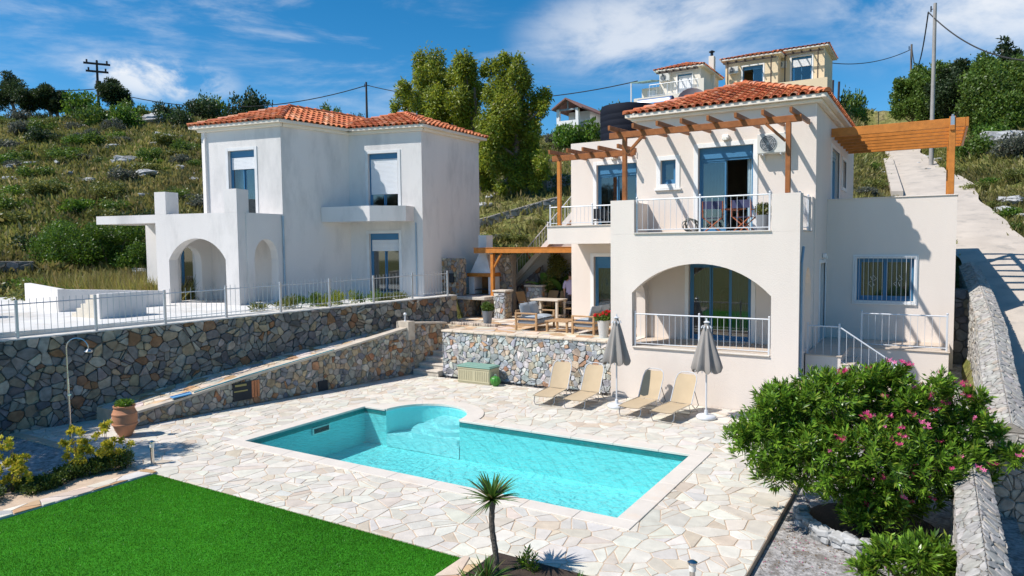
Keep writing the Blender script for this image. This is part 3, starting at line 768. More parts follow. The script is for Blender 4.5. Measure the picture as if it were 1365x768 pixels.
# waterline band
BAND=mat('waterline_tile',(.03,.22,.22),.35,var=.15,nscale=12)
m=MB();e=.006
m.box(PX0,PX0+e,PY0+e,PY1-e,-.16,-.005);m.box(PX1-e,PX1,PY0+e,PY1-e,-.16,-.005);m.box(PX0,PX1,PY0,PY0+e,-.16,-.005);m.box(PX0,CX-CR,PY1-e,PY1,-.16,-.005);m.box(CX+CR,PX1,PY1-e,PY1,-.16,-.005)
m.build('waterline',BAND,pool)
def copingstrip(m,outer_in):
    pass
m=MB();h=.022
def csegs(x0,x1,y0,y1,along):
    L=(x1-x0) if along=='x' else (y1-y0);k=max(1,round(L/1.0))
    for i in range(k):
        a=i/k;b=(i+1)/k
        if along=='x': m.box(x0+L*a+.003,x0+L*b-.003,y0,y1,-.03,h,.006)
        else: m.box(x0,x1,y0+L*a+.003,y0+L*b-.003,-.03,h,.006)
c=.32
csegs(PX0-c,PX1+c,PY0-c,PY0+.03,'x');csegs(PX1-.03,PX1+c,PY0+.03,PY1-.03,'y');csegs(PX0-c,PX0+.03,PY0+.03,PY1-.03,'y')
csegs(PX0-c,CX-CR-.02,PY1-.03,PY1+c,'x');csegs(CX+CR+.02,PX1+c,PY1-.03,PY1+c,'x')
K=24
for i in range(K):
    a0=math.pi*(i+.01)/K;a1=math.pi*(i+.99)/K
    P=[(CX+r_*math.cos(a_),CY+r_*math.sin(a_)) for r_,a_ in((CR-.02,a0),(CR+.42,a0),(CR+.42,a1),(CR-.02,a1))]
    P=clip(P,0,-1,-(PY1+.0))
    if len(P)>=3: m.prism(P,-.03,h+.004)
m.build('coping',COPING,pool)
# water
WAT=bpy.data.materials.new('pool_water');WAT.use_nodes=True;t_=WAT.node_tree;t_.nodes.remove(t_.nodes['Principled BSDF'])
tr=N(t_,'ShaderNodeBsdfTransparent');tr.inputs[0].default_value=(.50,.93,.93,1);gl=N(t_,'ShaderNodeBsdfGlossy');gl.inputs['Roughness'].default_value=.09;gl.inputs[0].default_value=(1,1,1,1)
ly=N(t_,'ShaderNodeFresnel');ly.inputs[0].default_value=1.33
geo=N(t_,'ShaderNodeNewGeometry');nz=N(t_,'ShaderNodeTexNoise');nz.inputs['Scale'].default_value=5.5;nz.inputs['Detail'].default_value=5;nz.inputs['Distortion'].default_value=.8;t_.links.new(geo.outputs['Position'],nz.inputs['Vector'])
bp=N(t_,'ShaderNodeBump');bp.inputs['Strength'].default_value=.9;bp.inputs['Distance'].default_value=.06;t_.links.new(nz.outputs['Fac'],bp.inputs['Height']);t_.links.new(bp.outputs[0],gl.inputs['Normal']);t_.links.new(bp.outputs[0],ly.inputs['Normal'])
rp=N(t_,'ShaderNodeMapRange');rp.inputs['From Min'].default_value=.3;rp.inputs['From Max'].default_value=.7;rp.inputs['To Min'].default_value=0;rp.inputs['To Max'].default_value=1
nz2=N(t_,'ShaderNodeTexNoise');nz2.inputs['Scale'].default_value=14;nz2.inputs['Detail'].default_value=6;nz2.inputs['Distortion'].default_value=.6;t_.links.new(geo.outputs['Position'],nz2.inputs['Vector']);t_.links.new(nz2.outputs['Fac'],rp.inputs[0])
cm=N(t_,'ShaderNodeMix',data_type='RGBA');cm.inputs[6].default_value=(.53,.87,.88,1);cm.inputs[7].default_value=(.68,.94,.93,1);t_.links.new(rp.outputs[0],cm.inputs[0]);t_.links.new(cm.outputs[2],tr.inputs[0])
ms=N(t_,'ShaderNodeMixShader');lm=N(t_,'ShaderNodeMath',operation='MULTIPLY');lm.inputs[1].default_value=.7;t_.links.new(ly.outputs[0],lm.inputs[0]);t_.links.new(lm.outputs[0],ms.inputs[0]);t_.links.new(tr.outputs[0],ms.inputs[1]);t_.links.new(gl.outputs[0],ms.inputs[2]);t_.links.new(ms.outputs[0],t_.nodes['Material Output'].inputs[0])
m=MB();m.face([(PX0+.007,PY0+.007,WL),(PX1-.007,PY0+.007,WL),(PX1-.007,PY1-.001,WL),(PX0+.007,PY1-.001,WL)]);m.face([(x,y,WL) for x,y in [(CX+(CR-.005)*math.cos(math.pi*i/K),CY+(CR-.005)*math.sin(math.pi*i/K)) for i in range(K+1)]])
m.build('water_surface',WAT,pool)
m=MB();m.box(PX0,PX0+.05,12.2-.30+.35,12.2+.30+.35,-.34,-.16,.005);sk=m.build('skimmer',TRIM,pool)
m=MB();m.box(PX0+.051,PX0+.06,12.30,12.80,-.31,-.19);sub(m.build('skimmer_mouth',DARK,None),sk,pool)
m=MB()
for yy in (11.5,13.1): m.lathe([(.001,0),(.09,.0),(.08,.02),(.001,.02)],(-8,yy,PD),12)
# ---- turf
TURF=mat('artificial_turf',(.04,.21,.012),.9,var=.25,nscale=3.,bump=.7,bscale=90,spec=.1)
m=MB();m.box(-13.0,-5.63,-4,7.83,-.3,.005)
structure(m.build('lawn',TURF),'bright green artificial lawn in front of the pool deck')
rs=np.random.RandomState(4);n=170000
ys_=7.82-6.6*rs.random(n)**1.25;P=np.stack([rs.uniform(-12.98,-5.65,n),ys_,np.full(n,.005)],1);D=np.stack([rs.normal(0,.35,n),rs.normal(0,.35,n),np.ones(n)],1);D/=np.linalg.norm(D,axis=1,keepdims=True)
ang=rs.uniform(0,6.28,n);S=np.stack([np.cos(ang),np.sin(ang),0*ang],1)*.005;hh=rs.uniform(.018,.034,n)[:,None]
V=np.stack([P-S,P+S,P+D*hh],1).reshape(-1,3)
gpatch=1+.18*np.sin(P[:,0]*1.1+np.sin(P[:,1]*1.9))*np.cos(P[:,1]*.9)
C=np.array([.065,.31,.018])*rs.uniform(.55,1.25,(n,1))*gpatch[:,None]
tf=npmesh('lawn_blades',V,np.arange(n*3).reshape(-1,3),C,LEAF);tag(tf,'short plastic grass pile of the bright green lawn','grass',kind='stuff')
# curb strips with paving
m=MB();pave(m,[(-13.36,-4),(-13.0,-4),(-13.0,7.9),(-13.36,7.9)],.045,size=.42,pal=PAL_RAMP,asp=1);k1=m
m.box(-13.36,-13.0,-4,7.9,-.3,.03);o=m.build('lawn_kerb',PAVE,recalc=False);structure(o,'stone kerb between lawn and planting bed')
m=MB();pave(m,[(-5.61,-4),(-5.26,-4),(-5.26,7.86),(-5.61,7.86)],.045,size=.42,pal=PAL_RAMP,asp=1);m.box(-5.61,-5.26,-4,7.86,-.3,.03);structure(m.build('lawn_kerb',PAVE,recalc=False),'stone kerb on the pool side end of the lawn')
m=MB();m.face([(-14.95,-6,-.02),(-13.36,-6,-.02),(-13.36,7.9,-.02),(-14.95,8.0,-.02)]);m.face([(-5.25,7.2,-.03),(-3.3,7.2,-.03),(-3.3,8.2,.001),(-5.25,8.2,.001)]);m.box(-5.3,-3.25,7.15,8.2,-.02,.03)
structure(m.build('planting_bed',SOIL),'dark soil of the planting beds by the lawn')

# ---- tall retaining wall with plaza behind
A=(WX(2),2.0);B=(WX(21.6),21.6);nd=Vector((.9698,-.2438))
w1=thing('retaining_wall','long tall dark grey rubble stone retaining wall below the fence, in shade','wall',(*A,0))
m=MB();back=(-.55*nd.x,-.55*nd.y)
zt=lambda y:2.25+.29*min(1,(y-7.7)/13)
quad_prism(m,[(A[0]-.03,A[1]),(B[0]-.03,B[1]),(B[0]+back[0],B[1]+back[1]),(A[0]+back[0],A[1]+back[1])],-1.0,[zt(A[1])-.02,zt(B[1])-.02,zt(B[1])-.02,zt(A[1])-.02])
m.build('wall_core',MORTARD,w1)
m=MB();wall_face(m,(A[0]-.03,A[1]),(B[0]-.03,B[1]),-.3,zt(A[1]),-.3,zt(B[1]),nd,.185,PAL_GREY,rng,gap=.006,depth=(.02,.09),bev=.018,asp=1.2)
m.build('stone_facing',STONE,w1,recalc=False)
m=MB();ca=[(A[0]+.02,A[1]),(B[0]+.02,B[1]),(B[0]+back[0]*.9,B[1]+back[1]*.9),(A[0]+back[0]*.9,A[1]+back[1]*.9)]
quad_prism(m,ca,[zt(A[1])-.012,zt(B[1])-.012,zt(B[1])-.012,zt(A[1])-.012],[zt(A[1])+.02,zt(B[1])+.02,zt(B[1])+.02,zt(A[1])+.02]);m.mesh([],[])
m.build('wall_capping',mat('cap_mortar',(.56,.54,.50),.95,var=.3,nscale=6,bump=1.,bscale=12),w1)
m=MB();quad_prism(m,[(WX(2)-.5,2),(WX(21.6)-.5,21.6),(-18.5,26.5),(-25.5,26.5),(-29.5,20),(-35,16),(-36,2)],-1,[2.40,2.44,2.44,2.44,2.44,2.42,2.38])
structure(m.build('plaza',WHITEC),'white concrete apron around the neighbouring house')
# ---- ramp
def rz(y): return float(np.interp(y,[8.0,9.7,12.7,15.2,18.65,20.4,22],[.0,.33,.80,1.14,1.56,1.56,1.56]))
SW=[(-16.97,9.75),(-16.83,10.95),(-16.53,12.7),(-16.09,15.2),(-15.5,18.65)]
m=MB();mp_=MB()
yy=[9.7,10.95,12.7,15.2,18.65,20.4,21.6]
sx=[-17.1,-17.0,-16.75,-16.3,-15.7,-15.4,-15.2]
for i in range(len(yy)-1):
    y0,y1=yy[i],yy[i+1];P=[(WX(y0)-.1,y0),(sx[i],y0),(sx[i+1],y1),(WX(y1)-.1,y1)]
    quad_prism(m,P,-1,[rz(y0),rz(y0),rz(y1),rz(y1)])
    def fn(s,t,d,y0=y0,y1=y1,P=P):
        return Vector((s,t,rz(y0)+(rz(y1)-rz(y0))*(t-y0)/(y1-y0)+d-.012))
    stones(mp_,P,fn,.30,PAL_RAMP,rng,gap=.010,depth=(.022,.030),bev=.007,tilt=.015)
structure(m.build('ramp_bed',GROUT),'bed of the sloping stone path');structure(mp_.build('ramp_path',PAVE,recalc=False),'orange tinted crazy paved path sloping up beside the retaining wall')
w2=thing('garden_wall','low stepped brown rubble wall edging the sloping path, with a small niche of orange tiles','wall',(-16.7,9.7,0))
m=MB();mf=MB();mc=MB()
tz=[.36,.50,.80,1.14,1.64]
for i in range(4):
    p,q=SW[i],SW[i+1];d=Vector((q[0]-p[0],q[1]-p[1])).normalized();nn=Vector((d.y,-d.x));b_=.26
    quad_prism(m,[p,q,(q[0]-nn.x*b_,q[1]-nn.y*b_),(p[0]-nn.x*b_,p[1]-nn.y*b_)],-.5,[tz[i]-.04,tz[i+1]-.04,tz[i+1]-.04,tz[i]-.04])
    wall_face(mf,p,q,0,tz[i]-.03,0,tz[i+1]-.03,nn,.165,PAL_MIX,rng,gap=.006,depth=(.02,.05),bev=.016)
    quad_prism(mc,[(p[0]+nn.x*.05,p[1]+nn.y*.05),(q[0]+nn.x*.05,q[1]+nn.y*.05),(q[0]-nn.x*(b_+.02),q[1]-nn.y*(b_+.02)),(p[0]-nn.x*(b_+.02),p[1]-nn.y*(b_+.02))],[tz[i]-.04,tz[i+1]-.04,tz[i+1]-.04,tz[i]-.04],[tz[i]+.02,tz[i+1]+.02,tz[i+1]+.02,tz[i]+.02])
# level end of the wall up to the terrace steps
p,q=(-15.5,18.65),(-15.25,20.42);nn=Vector((.99,-.14))
quad_prism(m,[p,q,(q[0]-.4,q[1]),(p[0]-.4,p[1])],-.5,[1.74,1.60,1.60,1.74]);wall_face(mf,p,q,0,1.75,0,1.62,nn,.165,PAL_MIX,rng,gap=.006,depth=(.02,.05),bev=.016)
quad_prism(mc,[(p[0]+.05,p[1]),(q[0]+.05,q[1]),(q[0]-.42,q[1]),(p[0]-.42,p[1])],[1.74,1.60,1.60,1.74],[1.80,1.66,1.66,1.80])
quad_prism(mc,[(-15.95,18.5),(-15.42,18.5),(-15.42,18.85),(-15.95,18.85)],1.2,[1.84]*4)
m.build('wall_core',MORTARW,w2);mf.build('stone_facing',STONE,w2,recalc=False);mc.build('wall_capping',mat('path_cap',(.56,.49,.40),.85,var=.2,nscale=4,bump=.3),w2)
TER=mat('terracotta',(.50,.20,.09),.8,var=.15,nscale=8)
def on_wall(i,t): 
    p,q=SW[i],SW[i+1];return Vector((p[0]+(q[0]-p[0])*t,p[1]+(q[1]-p[1])*t,0))
d=Vector((SW[2][0]-SW[1][0],SW[2][1]-SW[1][1],0)).normalized();nn3=Vector((d.y,-d.x,0))
c0=on_wall(1,.95)
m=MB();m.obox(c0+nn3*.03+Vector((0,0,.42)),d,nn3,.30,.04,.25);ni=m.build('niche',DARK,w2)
m=MB()
for k in range(3): m.obox(c0+nn3*.065+d*(.28+.085*k)+Vector((0,0,.44)),d,nn3,.035,.012,.24,.008)
sub(m.build('tile_row',TER,None),ni,w2)
m=MB();m.obox(c0+nn3*.072+d*-.08+Vector((0,0,.44)),d,nn3,.20,.01,.02,.004);m.obox(c0+nn3*.072+d*-.08+Vector((0,0,.60)),d,nn3,.17,.01,.03,.004);sub(m.build('niche_shelf',mat('dull_yellow',(.30,.26,.10),.7)),ni,w2)
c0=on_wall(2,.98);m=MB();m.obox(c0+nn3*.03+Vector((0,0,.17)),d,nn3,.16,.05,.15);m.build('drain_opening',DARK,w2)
m=MB()
for k in range(9):
    a_=k*.7;m.obox((-16.95+.12*math.cos(a_),9.55+.16*math.sin(a_*1.3),.14+.05*(k%3)),(math.cos(a_),math.sin(a_),.2),(-math.sin(a_),math.cos(a_),0),.13,.10,.09,.04)
tag(m.build('boulder',ROCK),'rough pale boulder at the low end of the sloping path, behind the clay pot','rock')
# ---- terrace with stone front
TZ=1.55
m=MB();m.box(-14.33,-8.16,19.02,27,-.8,TZ-.012);m.box(-16.6,-14.33,20.42,27,-.8,TZ-.012);structure(m.build('terrace_bed',GROUT),'bed of the raised terrace')
m=MB();pave(m,[(-14.30,19.0),(-8.17,19.0),(-8.17,23.2),(-11.5,23.2),(-11.5,26.9),(-16.1,26.9),(-16.1,20.5),(-14.3,20.5)],TZ,size=.45,pal=PAL_RAMP) if False else None
pave(m,[(-14.30,19.02),(-8.04,19.02),(-8.04,23.2),(-14.3,23.2)],TZ,size=.42,pal=PAL_RAMP);pave(m,[(-16.25,20.4),(-14.3,20.4),(-14.3,27),(-16.6,27)],TZ,size=.42,pal=PAL_RAMP);pave(m,[(-14.3,23.2),(-11.53,23.2),(-11.53,27),(-14.3,27)],TZ,size=.42,pal=PAL_RAMP)
structure(m.build('terrace_paving',PAVE,recalc=False),'warm crazy paving of the raised terrace')
w3=thing('terrace_wall','sunlit pale blue-grey and rust rubble wall holding up the furnished terrace','wall',(-14.33,19,0))
m=MB();m.box(-14.30,-8.05,19.02,19.4,-.4,TZ-.02);m.build('wall_core',MORTARW,w3)
m=MB();wall_face(m,(-14.33,19.02),(-8.05,19.02),0,TZ+.0,0,TZ+.0,(0,-1),.155,PAL_LIGHT,rng,gap=.006,depth=(.025,.06),bev=.017)
wall_face(m,(-14.31,20.4),(-14.31,18.97),0,TZ,0,TZ,(-1,0),.25,PAL_LIGHT,rng,gap=.009,depth=(.01,.02),bev=.01);m.build('stone_facing',STONE,w3,recalc=False)
m=MB();x=-14.36
while x<-8.1:
    l=min(rng.uniform(.3,.6),-8.06-x);
    m.box(x+.006,x+l-.006,18.93+rng.uniform(-.015,.015),19.32,TZ-.035,TZ+.022+rng.uniform(0,.008),.01);x+=l
m.build('wall_capping',mat('terrace_cap',(.66,.56,.44),.8,var=.2,nscale=3,bump=.2),w3)
# steps up between path wall and terrace wall
st=thing('stone_steps','short flight of stone steps in the corner between path wall and terrace wall','steps',(-15,18.9,0))
for k in range(5):
    m=MB();y0=18.30+k*.34+.0;x0=-14.28 if False else -14.28
    m.box(-15.6+.0,-14.36,y0+.4,y0+.8,0,.17*(k+1)-.03) if False else None
for k in range(5):
    m=MB();y0=18.72+k*.33;m.box(-15.42,-14.34,y0,y0+.34,.0,.17*(k+1)-.035);m.box(-15.41,-14.33,y0-.03,y0+.34,.17*(k+1)-.033,.17*(k+1)+.015,.01);m.build('step',mat('step_stone',(.58,.52,.44),.85,var=.25,nscale=6,bump=.4),st)

# ================================================================== VILLA
SLAB=mat('floor_tile',(.60,.50,.40),.7,var=.08)
villa=thing('villa','cream two storey villa with arched porch, blue joinery and a clay tile hip roof','house',(-5.5,21,0))
fx0,fx1,FY=-8.03,-2.93,18.7
m=MB()
wallp(m,(fx0,FY),(fx1,FY),-.3,4.70,.3,[(.65,4.43,1.48,3.04,.83)],inw=(0,1))
wallp(m,(fx1,FY+.3),(fx1,21),-.3,4.70,.28,[(.52,1.62,1.5,2.95,.80)],inw=(-1,0))
wallp(m,(fx0,FY+.3),(fx0,20.998),-.3,4.70,.28,[(.35,1.75,1.5,2.75,.55)],inw=(1,0))
m.box(fx0,-7.32,FY,FY+.34,4.702,5.66);m.box(fx0,fx0+.28,FY+.34,20.998,4.702,5.66)
m.box(-3.62,fx1,FY,FY+.34,4.702,5.66);m.box(fx1-.28,fx1,FY+.34,19.15,4.702,5.66);m.box(fx1-.28,fx1,20.62,20.99,4.702,5.66)
m.build('porch_wall',STUCCO,villa)
def parts(name,mt,root,bs,bev=0):
    for b_ in bs: m=MB();m.box(*b_,bev);m.build(name,mt,root)
parts('floor_slab',SLAB,villa,[(fx0+.29,fx1-.29,FY+.31,20.99,1.2,1.48),(fx0+.29,fx1-.29,FY+.31,20.99,4.45,4.69)])
parts('parapet_sill',COPING,villa,[(-7.32,-3.62,FY-.045,FY+.30,4.703,4.735),(-7.36,-3.62,FY-.05,FY+.28,1.482,1.515),(fx1-.28,fx1+.03,19.15,20.62,4.703,4.735)],.006)
mx0,mx1=-8.13,-2.90
m=MB()
wallp(m,(mx0,21),(mx1,21),-.3,8.34,.28,[(1.95,3.55,4.72,7.26),(.78,1.26,6.25,6.98),(1.68,3.53,1.5,3.8)],inw=(0,1))
wallp(m,(mx1,21.28),(mx1,31),-.3,8.34,.28,[(2.97,4.92,5.05,7.4),(5.9,7.0,6.35,7.3),(.75,1.87,1.5,3.8)],inw=(-1,0))
wallp(m,(mx0,31),(mx0,21.28),-.3,8.34,.28,[],inw=(1,0));wallp(m,(mx1-.28,31),(mx0+.28,31),-.3,8.34,.28,[],inw=(0,-1))
m.build('main_wall',STUCCO,villa)
parts('floor_slab',SLAB,villa,[(mx0+.3,mx1-.3,21.3,30.7,z_,z_+.2) for z_ in (4.48,1.26,8.12)])
m=MB();o_=.14
m.box(mx0-o_,mx1+o_,21-o_,21,8.24,8.34,.02);m.box(mx1,mx1+o_,21,31,8.24,8.34,.02);m.box(mx0-o_,mx0,21,31,8.24,8.34,.02);m.build('cornice',CREAMW,villa)
hip_roof(villa,[(mx0-.28,20.72),(mx1+.28,20.72),(mx1+.28,31.28),(mx0-.28,31.28)],8.44,[(-5.5,23.9,9.62),(-5.5,28.1,9.62)],rng)
P0,P1=(mx0,21),(mx1,21)
unit(villa,'balcony_door',P0,P1,1.95,3.55,4.72,7.26,(0,1),surround=.13,shutbox=.33,leaves=2,open_=1,curtain=[(.08,.5),(.86,.97)],surr_bottom=False)
unit(villa,'window',P0,P1,.78,1.26,6.25,6.98,(0,1),surround=.13,leaves=1,sill=True)
unit(villa,'porch_door',P0,P1,1.68,3.53,1.5,3.8,(0,1),surround=.12,leaves=3,curtain=[(.02,.30),(.62,.98)],surr_bottom=False)
S0,S1=(mx1,21.28),(mx1,31)
unit(villa,'terrace_door',S0,S1,2.97,4.92,5.05,7.4,(-1,0),surround=.12,shutbox=.2,leaves=2,frame=LBLUE,surr_bottom=False)
unit(villa,'window',S0,S1,5.9,7.0,6.35,7.3,(-1,0),surround=.12,frame=LBLUE)
fr=unit(villa,'entrance_door',S0,S1,.75,1.87,1.5,3.8,(-1,0),surround=.10,leaves=1,frame=LBLUE,glass=LBLUE,surr_bottom=False)
# left wing
wx0,WY=-11.52,23.2
m=MB();wallp(m,(wx0,WY),(mx0,WY),1.2,8.10,.25,[(1.02,2.55,4.8,7.25),(.90,2.2,1.56,3.98)],inw=(0,1));wallp(m,(wx0,29),(wx0,WY+.25),1.2,8.10,.25,inw=(1,0));wallp(m,(mx0,29),(wx0+.25,29),1.2,8.10,.25,inw=(0,-1))
m.build('wing_wall',STUCCO,villa)
parts('floor_slab',SLAB,villa,[(wx0+.26,mx0-.01,WY+.26,28.98,z_,z_+.2) for z_ in (7.55,4.5,1.3)])
unit(villa,'balcony_door',(wx0,WY),(mx0,WY),1.02,2.55,4.8,7.25,(0,1),surround=.13,shutbox=.33,leaves=2,curtain=[(.2,.55)],surr_bottom=False)
unit(villa,'terrace_door',(wx0,WY),(mx0,WY),.90,2.2,1.56,3.98,(0,1),surround=.13,shutbox=.3,leaves=2,curtain=[(.1,.9)],surr_bottom=False)
m=MB();m.box(-11.27,fx0-.002,20.90,WY-.002,4.45,4.80);m.box(-11.27,fx0-.002,20.90,21.05,4.80,5.03);m.box(-11.27,-11.12,21.05,WY-.002,4.80,5.03);m.build('side_balcony',STUCCO,villa)
m=MB();m.box(-11.30,fx0-.003,20.86,21.07,5.032,5.06,.006);m.box(-11.30,-11.10,21.07,WY-.003,5.032,5.06,.006);m.build('parapet_sill',COPING,villa)
# right annex with roof terrace
RY=23.4;rx1=.46
m=MB();wallp(m,(mx1+.002,RY),(rx1,RY),-.3,5.70,.25,[(.85,2.35,2.66,3.92)],inw=(0,1));wallp(m,(rx1,RY+.25),(rx1,31),-.3,5.70,.25,inw=(-1,0));wallp(m,(rx1-.25,31),(mx1+.002,31),-.3,5.70,.25,inw=(0,-1))
m.build('annex_wall',STUCCO,villa)
m=MB();m.box(mx1+.01,rx1-.26,RY+.26,30.7,4.7,5.0);m.build('floor_slab',SLAB,villa)
m=MB();m.box(mx1+.004,rx1+.03,RY-.03,RY+.28,5.702,5.73,.006);m.box(rx1-.28,rx1+.03,RY+.28,31.0,5.702,5.73,.006);m.build('parapet_sill',STUCCO,villa)
unit(villa,'barred_window',(mx1,RY),(rx1,RY),.85,2.35,2.66,3.92,(0,1),surround=.11,leaves=2,curtain=[(.05,.95)])
m=MB();bx0,bx1=mx1+.80,mx1+2.40;bz0,bz1=2.60,3.98;by=RY-.07
for z in (bz0,bz1): m.tube([(bx0,by,z),(bx1,by,z)],.010,6)
for x in (bx0,bx1): m.tube([(x,by,bz0),(x,by,bz1)],.012,6)
k=13
for i in range(1,k): x=bx0+(bx1-bx0)*i/k;m.tube([(x,by,bz0),(x,by,bz1)],.007,5)
for cx in (bx0+.48,bx0+1.15):
    for a in range(4):
        t=a*math.pi/2+.4;m.tube([(cx+.03*math.cos(t),by-.01,3.25+.03*math.sin(t)),(cx+.12*math.cos(t),by-.012,3.25+.16*math.sin(t)),(cx+.05*math.cos(t+.7),by-.01,3.25+.2*math.sin(t+.7))],.006,5)
m.build('window_grille',WHITEM,villa)
# landing + steps at the entrance
m=MB();m.box(mx1+.003,.33,21.6,RY-.002,-.3,1.46);m.box(mx1+.003,-2.05,19.6,21.598,-.3,1.46)
for k in range(6): m.box(-2.047+k*.28,-2.047+(k+1)*.28-.001,19.6,21.0,-.3,1.46-.2*(k+1))
m.build('landing',STUCCO,villa)
m=MB();m.box(mx1+.004,.36,21.56,RY-.003,1.462,1.492,.006);m.box(mx1+.004,-2.02,19.57,21.555,1.462,1.492,.006)
for k in range(6): m.box(-2.045+k*.28,-2.02+(k+1)*.28,19.58,21.0,1.462-.2*(k+1),1.487-.2*(k+1),.006)
m.build('landing_tread',SLAB,villa)
# porch lamp, gas pipe, AC
def bulkhead(name,p,n,label,cat='lamp',group=None):
    r=thing(name,label,cat,p,0,group);m=MB();n=Vector(n)
    s_=Vector((n.y,-n.x,0));c=Vector(p)+n*.05
    m.obox(c,s_,n,.10,.05,.07,.02);m.build('lamp_body',TRIM,r);m=MB();m.obox(c+n*.055+Vector((0,0,-.05)),s_,n,.06,.03,.05,.02);m.build('lamp_shade',mat('frosted_glass',(.8,.78,.7),.3),r)
bulkhead('wall_lamp',(-5.36,20.998,7.52),(0,-1,0),'white wall lamp above the villa balcony door, under the pergola beams')
bulkhead('wall_lamp',(-9.85,23.195,7.50),(0,-1,0),'white wall lamp above the side balcony door of the villa wing')
bulkhead('wall_lamp',(-2.895,22.6,4.02),(1,0,0),'small pale lamp over the blue entrance door')
bulkhead('wall_lamp',(-9.7,23.195,4.25),(0,-1,0),'small lamp under the side balcony, above the ground floor terrace door')
def ac_unit(loc,ry,label,sc=1.0,face=(0,-1)):
    r=thing('air_conditioner',label,'air conditioner',loc);x,y,z=loc;w_,h_,d_=.80*sc,.56*sc,.30*sc
    m=MB();m.box(x-w_/2,x+w_/2,y-d_,y,z,z+h_,.02);m.build('casing',mat('ac_casing',(.66,.65,.60),.5),r)
    m=MB();cx=x-w_*.12;cz=z+h_/2;rad=h_*.40
    m.tube([(cx,y-d_-.004,cz),(cx,y-d_-.012,cz)],rad,20);fan=m.build('fan_opening',mat('ac_dark',(.10,.12,.13),.6),r)
    m=MB()
    for k in range(1,6): 
        q=rad*k/5;pts=[(cx+q*math.cos(t*math.pi/12),y-d_-.02,cz+q*math.sin(t*math.pi/12)) for t in range(25)];m.tube(pts,.005*sc,4,False)
    for k in range(8): m.tube([(cx,y-d_-.02,cz),(cx+rad*math.cos(k*.785),y-d_-.02,cz+rad*math.sin(k*.785))],.005*sc,4)
    sub(m.build('fan_guard',WHITEM,None),fan,r)
    m=MB()
    for s_ in (-.3,.3): m=MB();m.box(x+s_*w_-.015,x+s_*w_+.015,y-d_-.02,y,z-.04,z-.005);m.box(x+s_*w_-.015,x+s_*w_+.015,y-.03,y,z-.16,z-.042);m.build('bracket',WHITEM,r)
    return r
ac_unit((-4.02,20.995,6.92),0,'white air conditioner on the villa wall, half hidden by the pergola brace')
m=MB();m.tube([(fx1+.03,19.1,4.3),(fx1+.03,18.85,3.9),(fx1+.03,18.85,-.1)],.03,8);tag(m.build('drain_pipe',mat('pipe_blue_grey',(.25,.36,.45),.5)),'slim blue-grey rain pipe down the corner of the arched porch','pipe')
# ---------------- balcony railings
railing('balcony_railing','white metal railing of the main balcony between the two stucco piers',[(-7.27,18.80,4.735),(-5.48,18.80,4.735),(-3.68,18.80,4.735)],.92,WHITEM,pitch=.155)
railing('porch_railing','white metal railing across the arched porch opening',[(-7.32,18.80,1.515),(-5.48,18.80,1.515),(-3.66,18.80,1.515)],.92,WHITEM,pitch=.155)
railing('balcony_railing','short white railing on the shaded right side of the main balcony',[(fx1-.10,19.22,4.735),(fx1-.10,20.58,4.735)],.90,WHITEM,pitch=.13)
railing('balcony_railing','low white railing along the small side balcony of the villa wing',[(-11.2,20.97,5.06),(-9.65,20.97,5.06),(-8.1,20.97,5.06)],.62,WHITEM,pitch=.13)
railing('landing_railing','light blue-grey railing on the far edge of the entrance landing, under the barred window',[(-1.75,21.68,1.492),(.28,21.68,1.492)],.93,LBLUE if False else WHITEM,pitch=.165)
railing('stair_railing','white stair railing sloping down from the entrance landing behind the oleander',[(-2.86,19.68,1.3),(-2.10,19.68,1.3),(-.55,19.68,.25)],.93,WHITEM,pitch=.16)
# ---------------- pergolas of the villa
def pergola(name,label,loc): return thing(name,label,'pergola',loc)
pg=pergola('balcony_pergola','brown timber pergola of eight short rafters over the main balcony',(-5.5,18.85,5.66))
for x in (-7.66,-3.26):
    m=MB();m.beam((x,18.86,5.67),(x,18.86,7.43),.12,.12,.008,(0,1,0));m.build('post',WOOD,pg)
m=MB();m.beam((-8.12,18.86,7.52),(-2.95,18.86,7.52),.10,.17);m.build('beam',WOOD,pg)
for x,s_ in ((-7.66,1),(-3.26,-1)):
    m=MB();m.beam((x+s_*.07,18.86,6.98),(x+s_*.55,18.86,7.45),.07,.10,.006,(0,1,0));m.build('brace',WOOD,pg)
for x in (-7.86,-7.16,-6.48,-5.82,-5.12,-4.42,-3.76,-3.10):
    m=MB();m.beam((x,18.20,7.64),(x,20.97,7.74),.075,.13);m.build('rafter',WOOD,pg)
pg=pergola('balcony_pergola','small brown timber pergola over the side balcony of the villa wing',(-9.7,21,5.06))
m=MB();m.beam((-10.85,20.97,5.07),(-10.85,20.97,7.20),.12,.12,.008,(0,1,0));m.build('post',WOODO,pg)
m=MB();m.beam((-11.1,20.97,7.30),(-8.16,20.97,7.30),.10,.18);m.build('beam',WOOD,pg)
for x in (-10.9,-10.25,-9.7,-9.15,-8.5):
    m=MB();m.beam((x,20.35,7.45),(x,23.18,7.52),.075,.13);m.build('rafter',WOOD,pg)
pg=pergola('terrace_pergola','deep orange timber pergola over the roof terrace of the annex, on one post','pergola' and (0.3,23.5,5.7))
m=MB();m.beam((.30,23.53,5.74),(.30,23.53,7.92),.16,.16,.01,(0,1,0));m.build('post',WOODO,pg)
m=MB();m.beam((.30,28.7,5.74),(.30,28.7,7.92),.16,.16,.01,(0,1,0));m.build('post',WOODO,pg)
for i in range(7):
    y=23.95+i*.80
    m=MB();m.beam((mx1+.02,y,7.80),(.62,y,7.80),.085,.26);m.build('beam',WOODO,pg)
m=MB();m.beam((.30,23.4,7.60),(.30,29.0,7.60),.12,.14);m.beam((.665,23.90,7.80),(.665,28.8,7.80),.07,.26);m.build('end_beam',WOODO,pg)
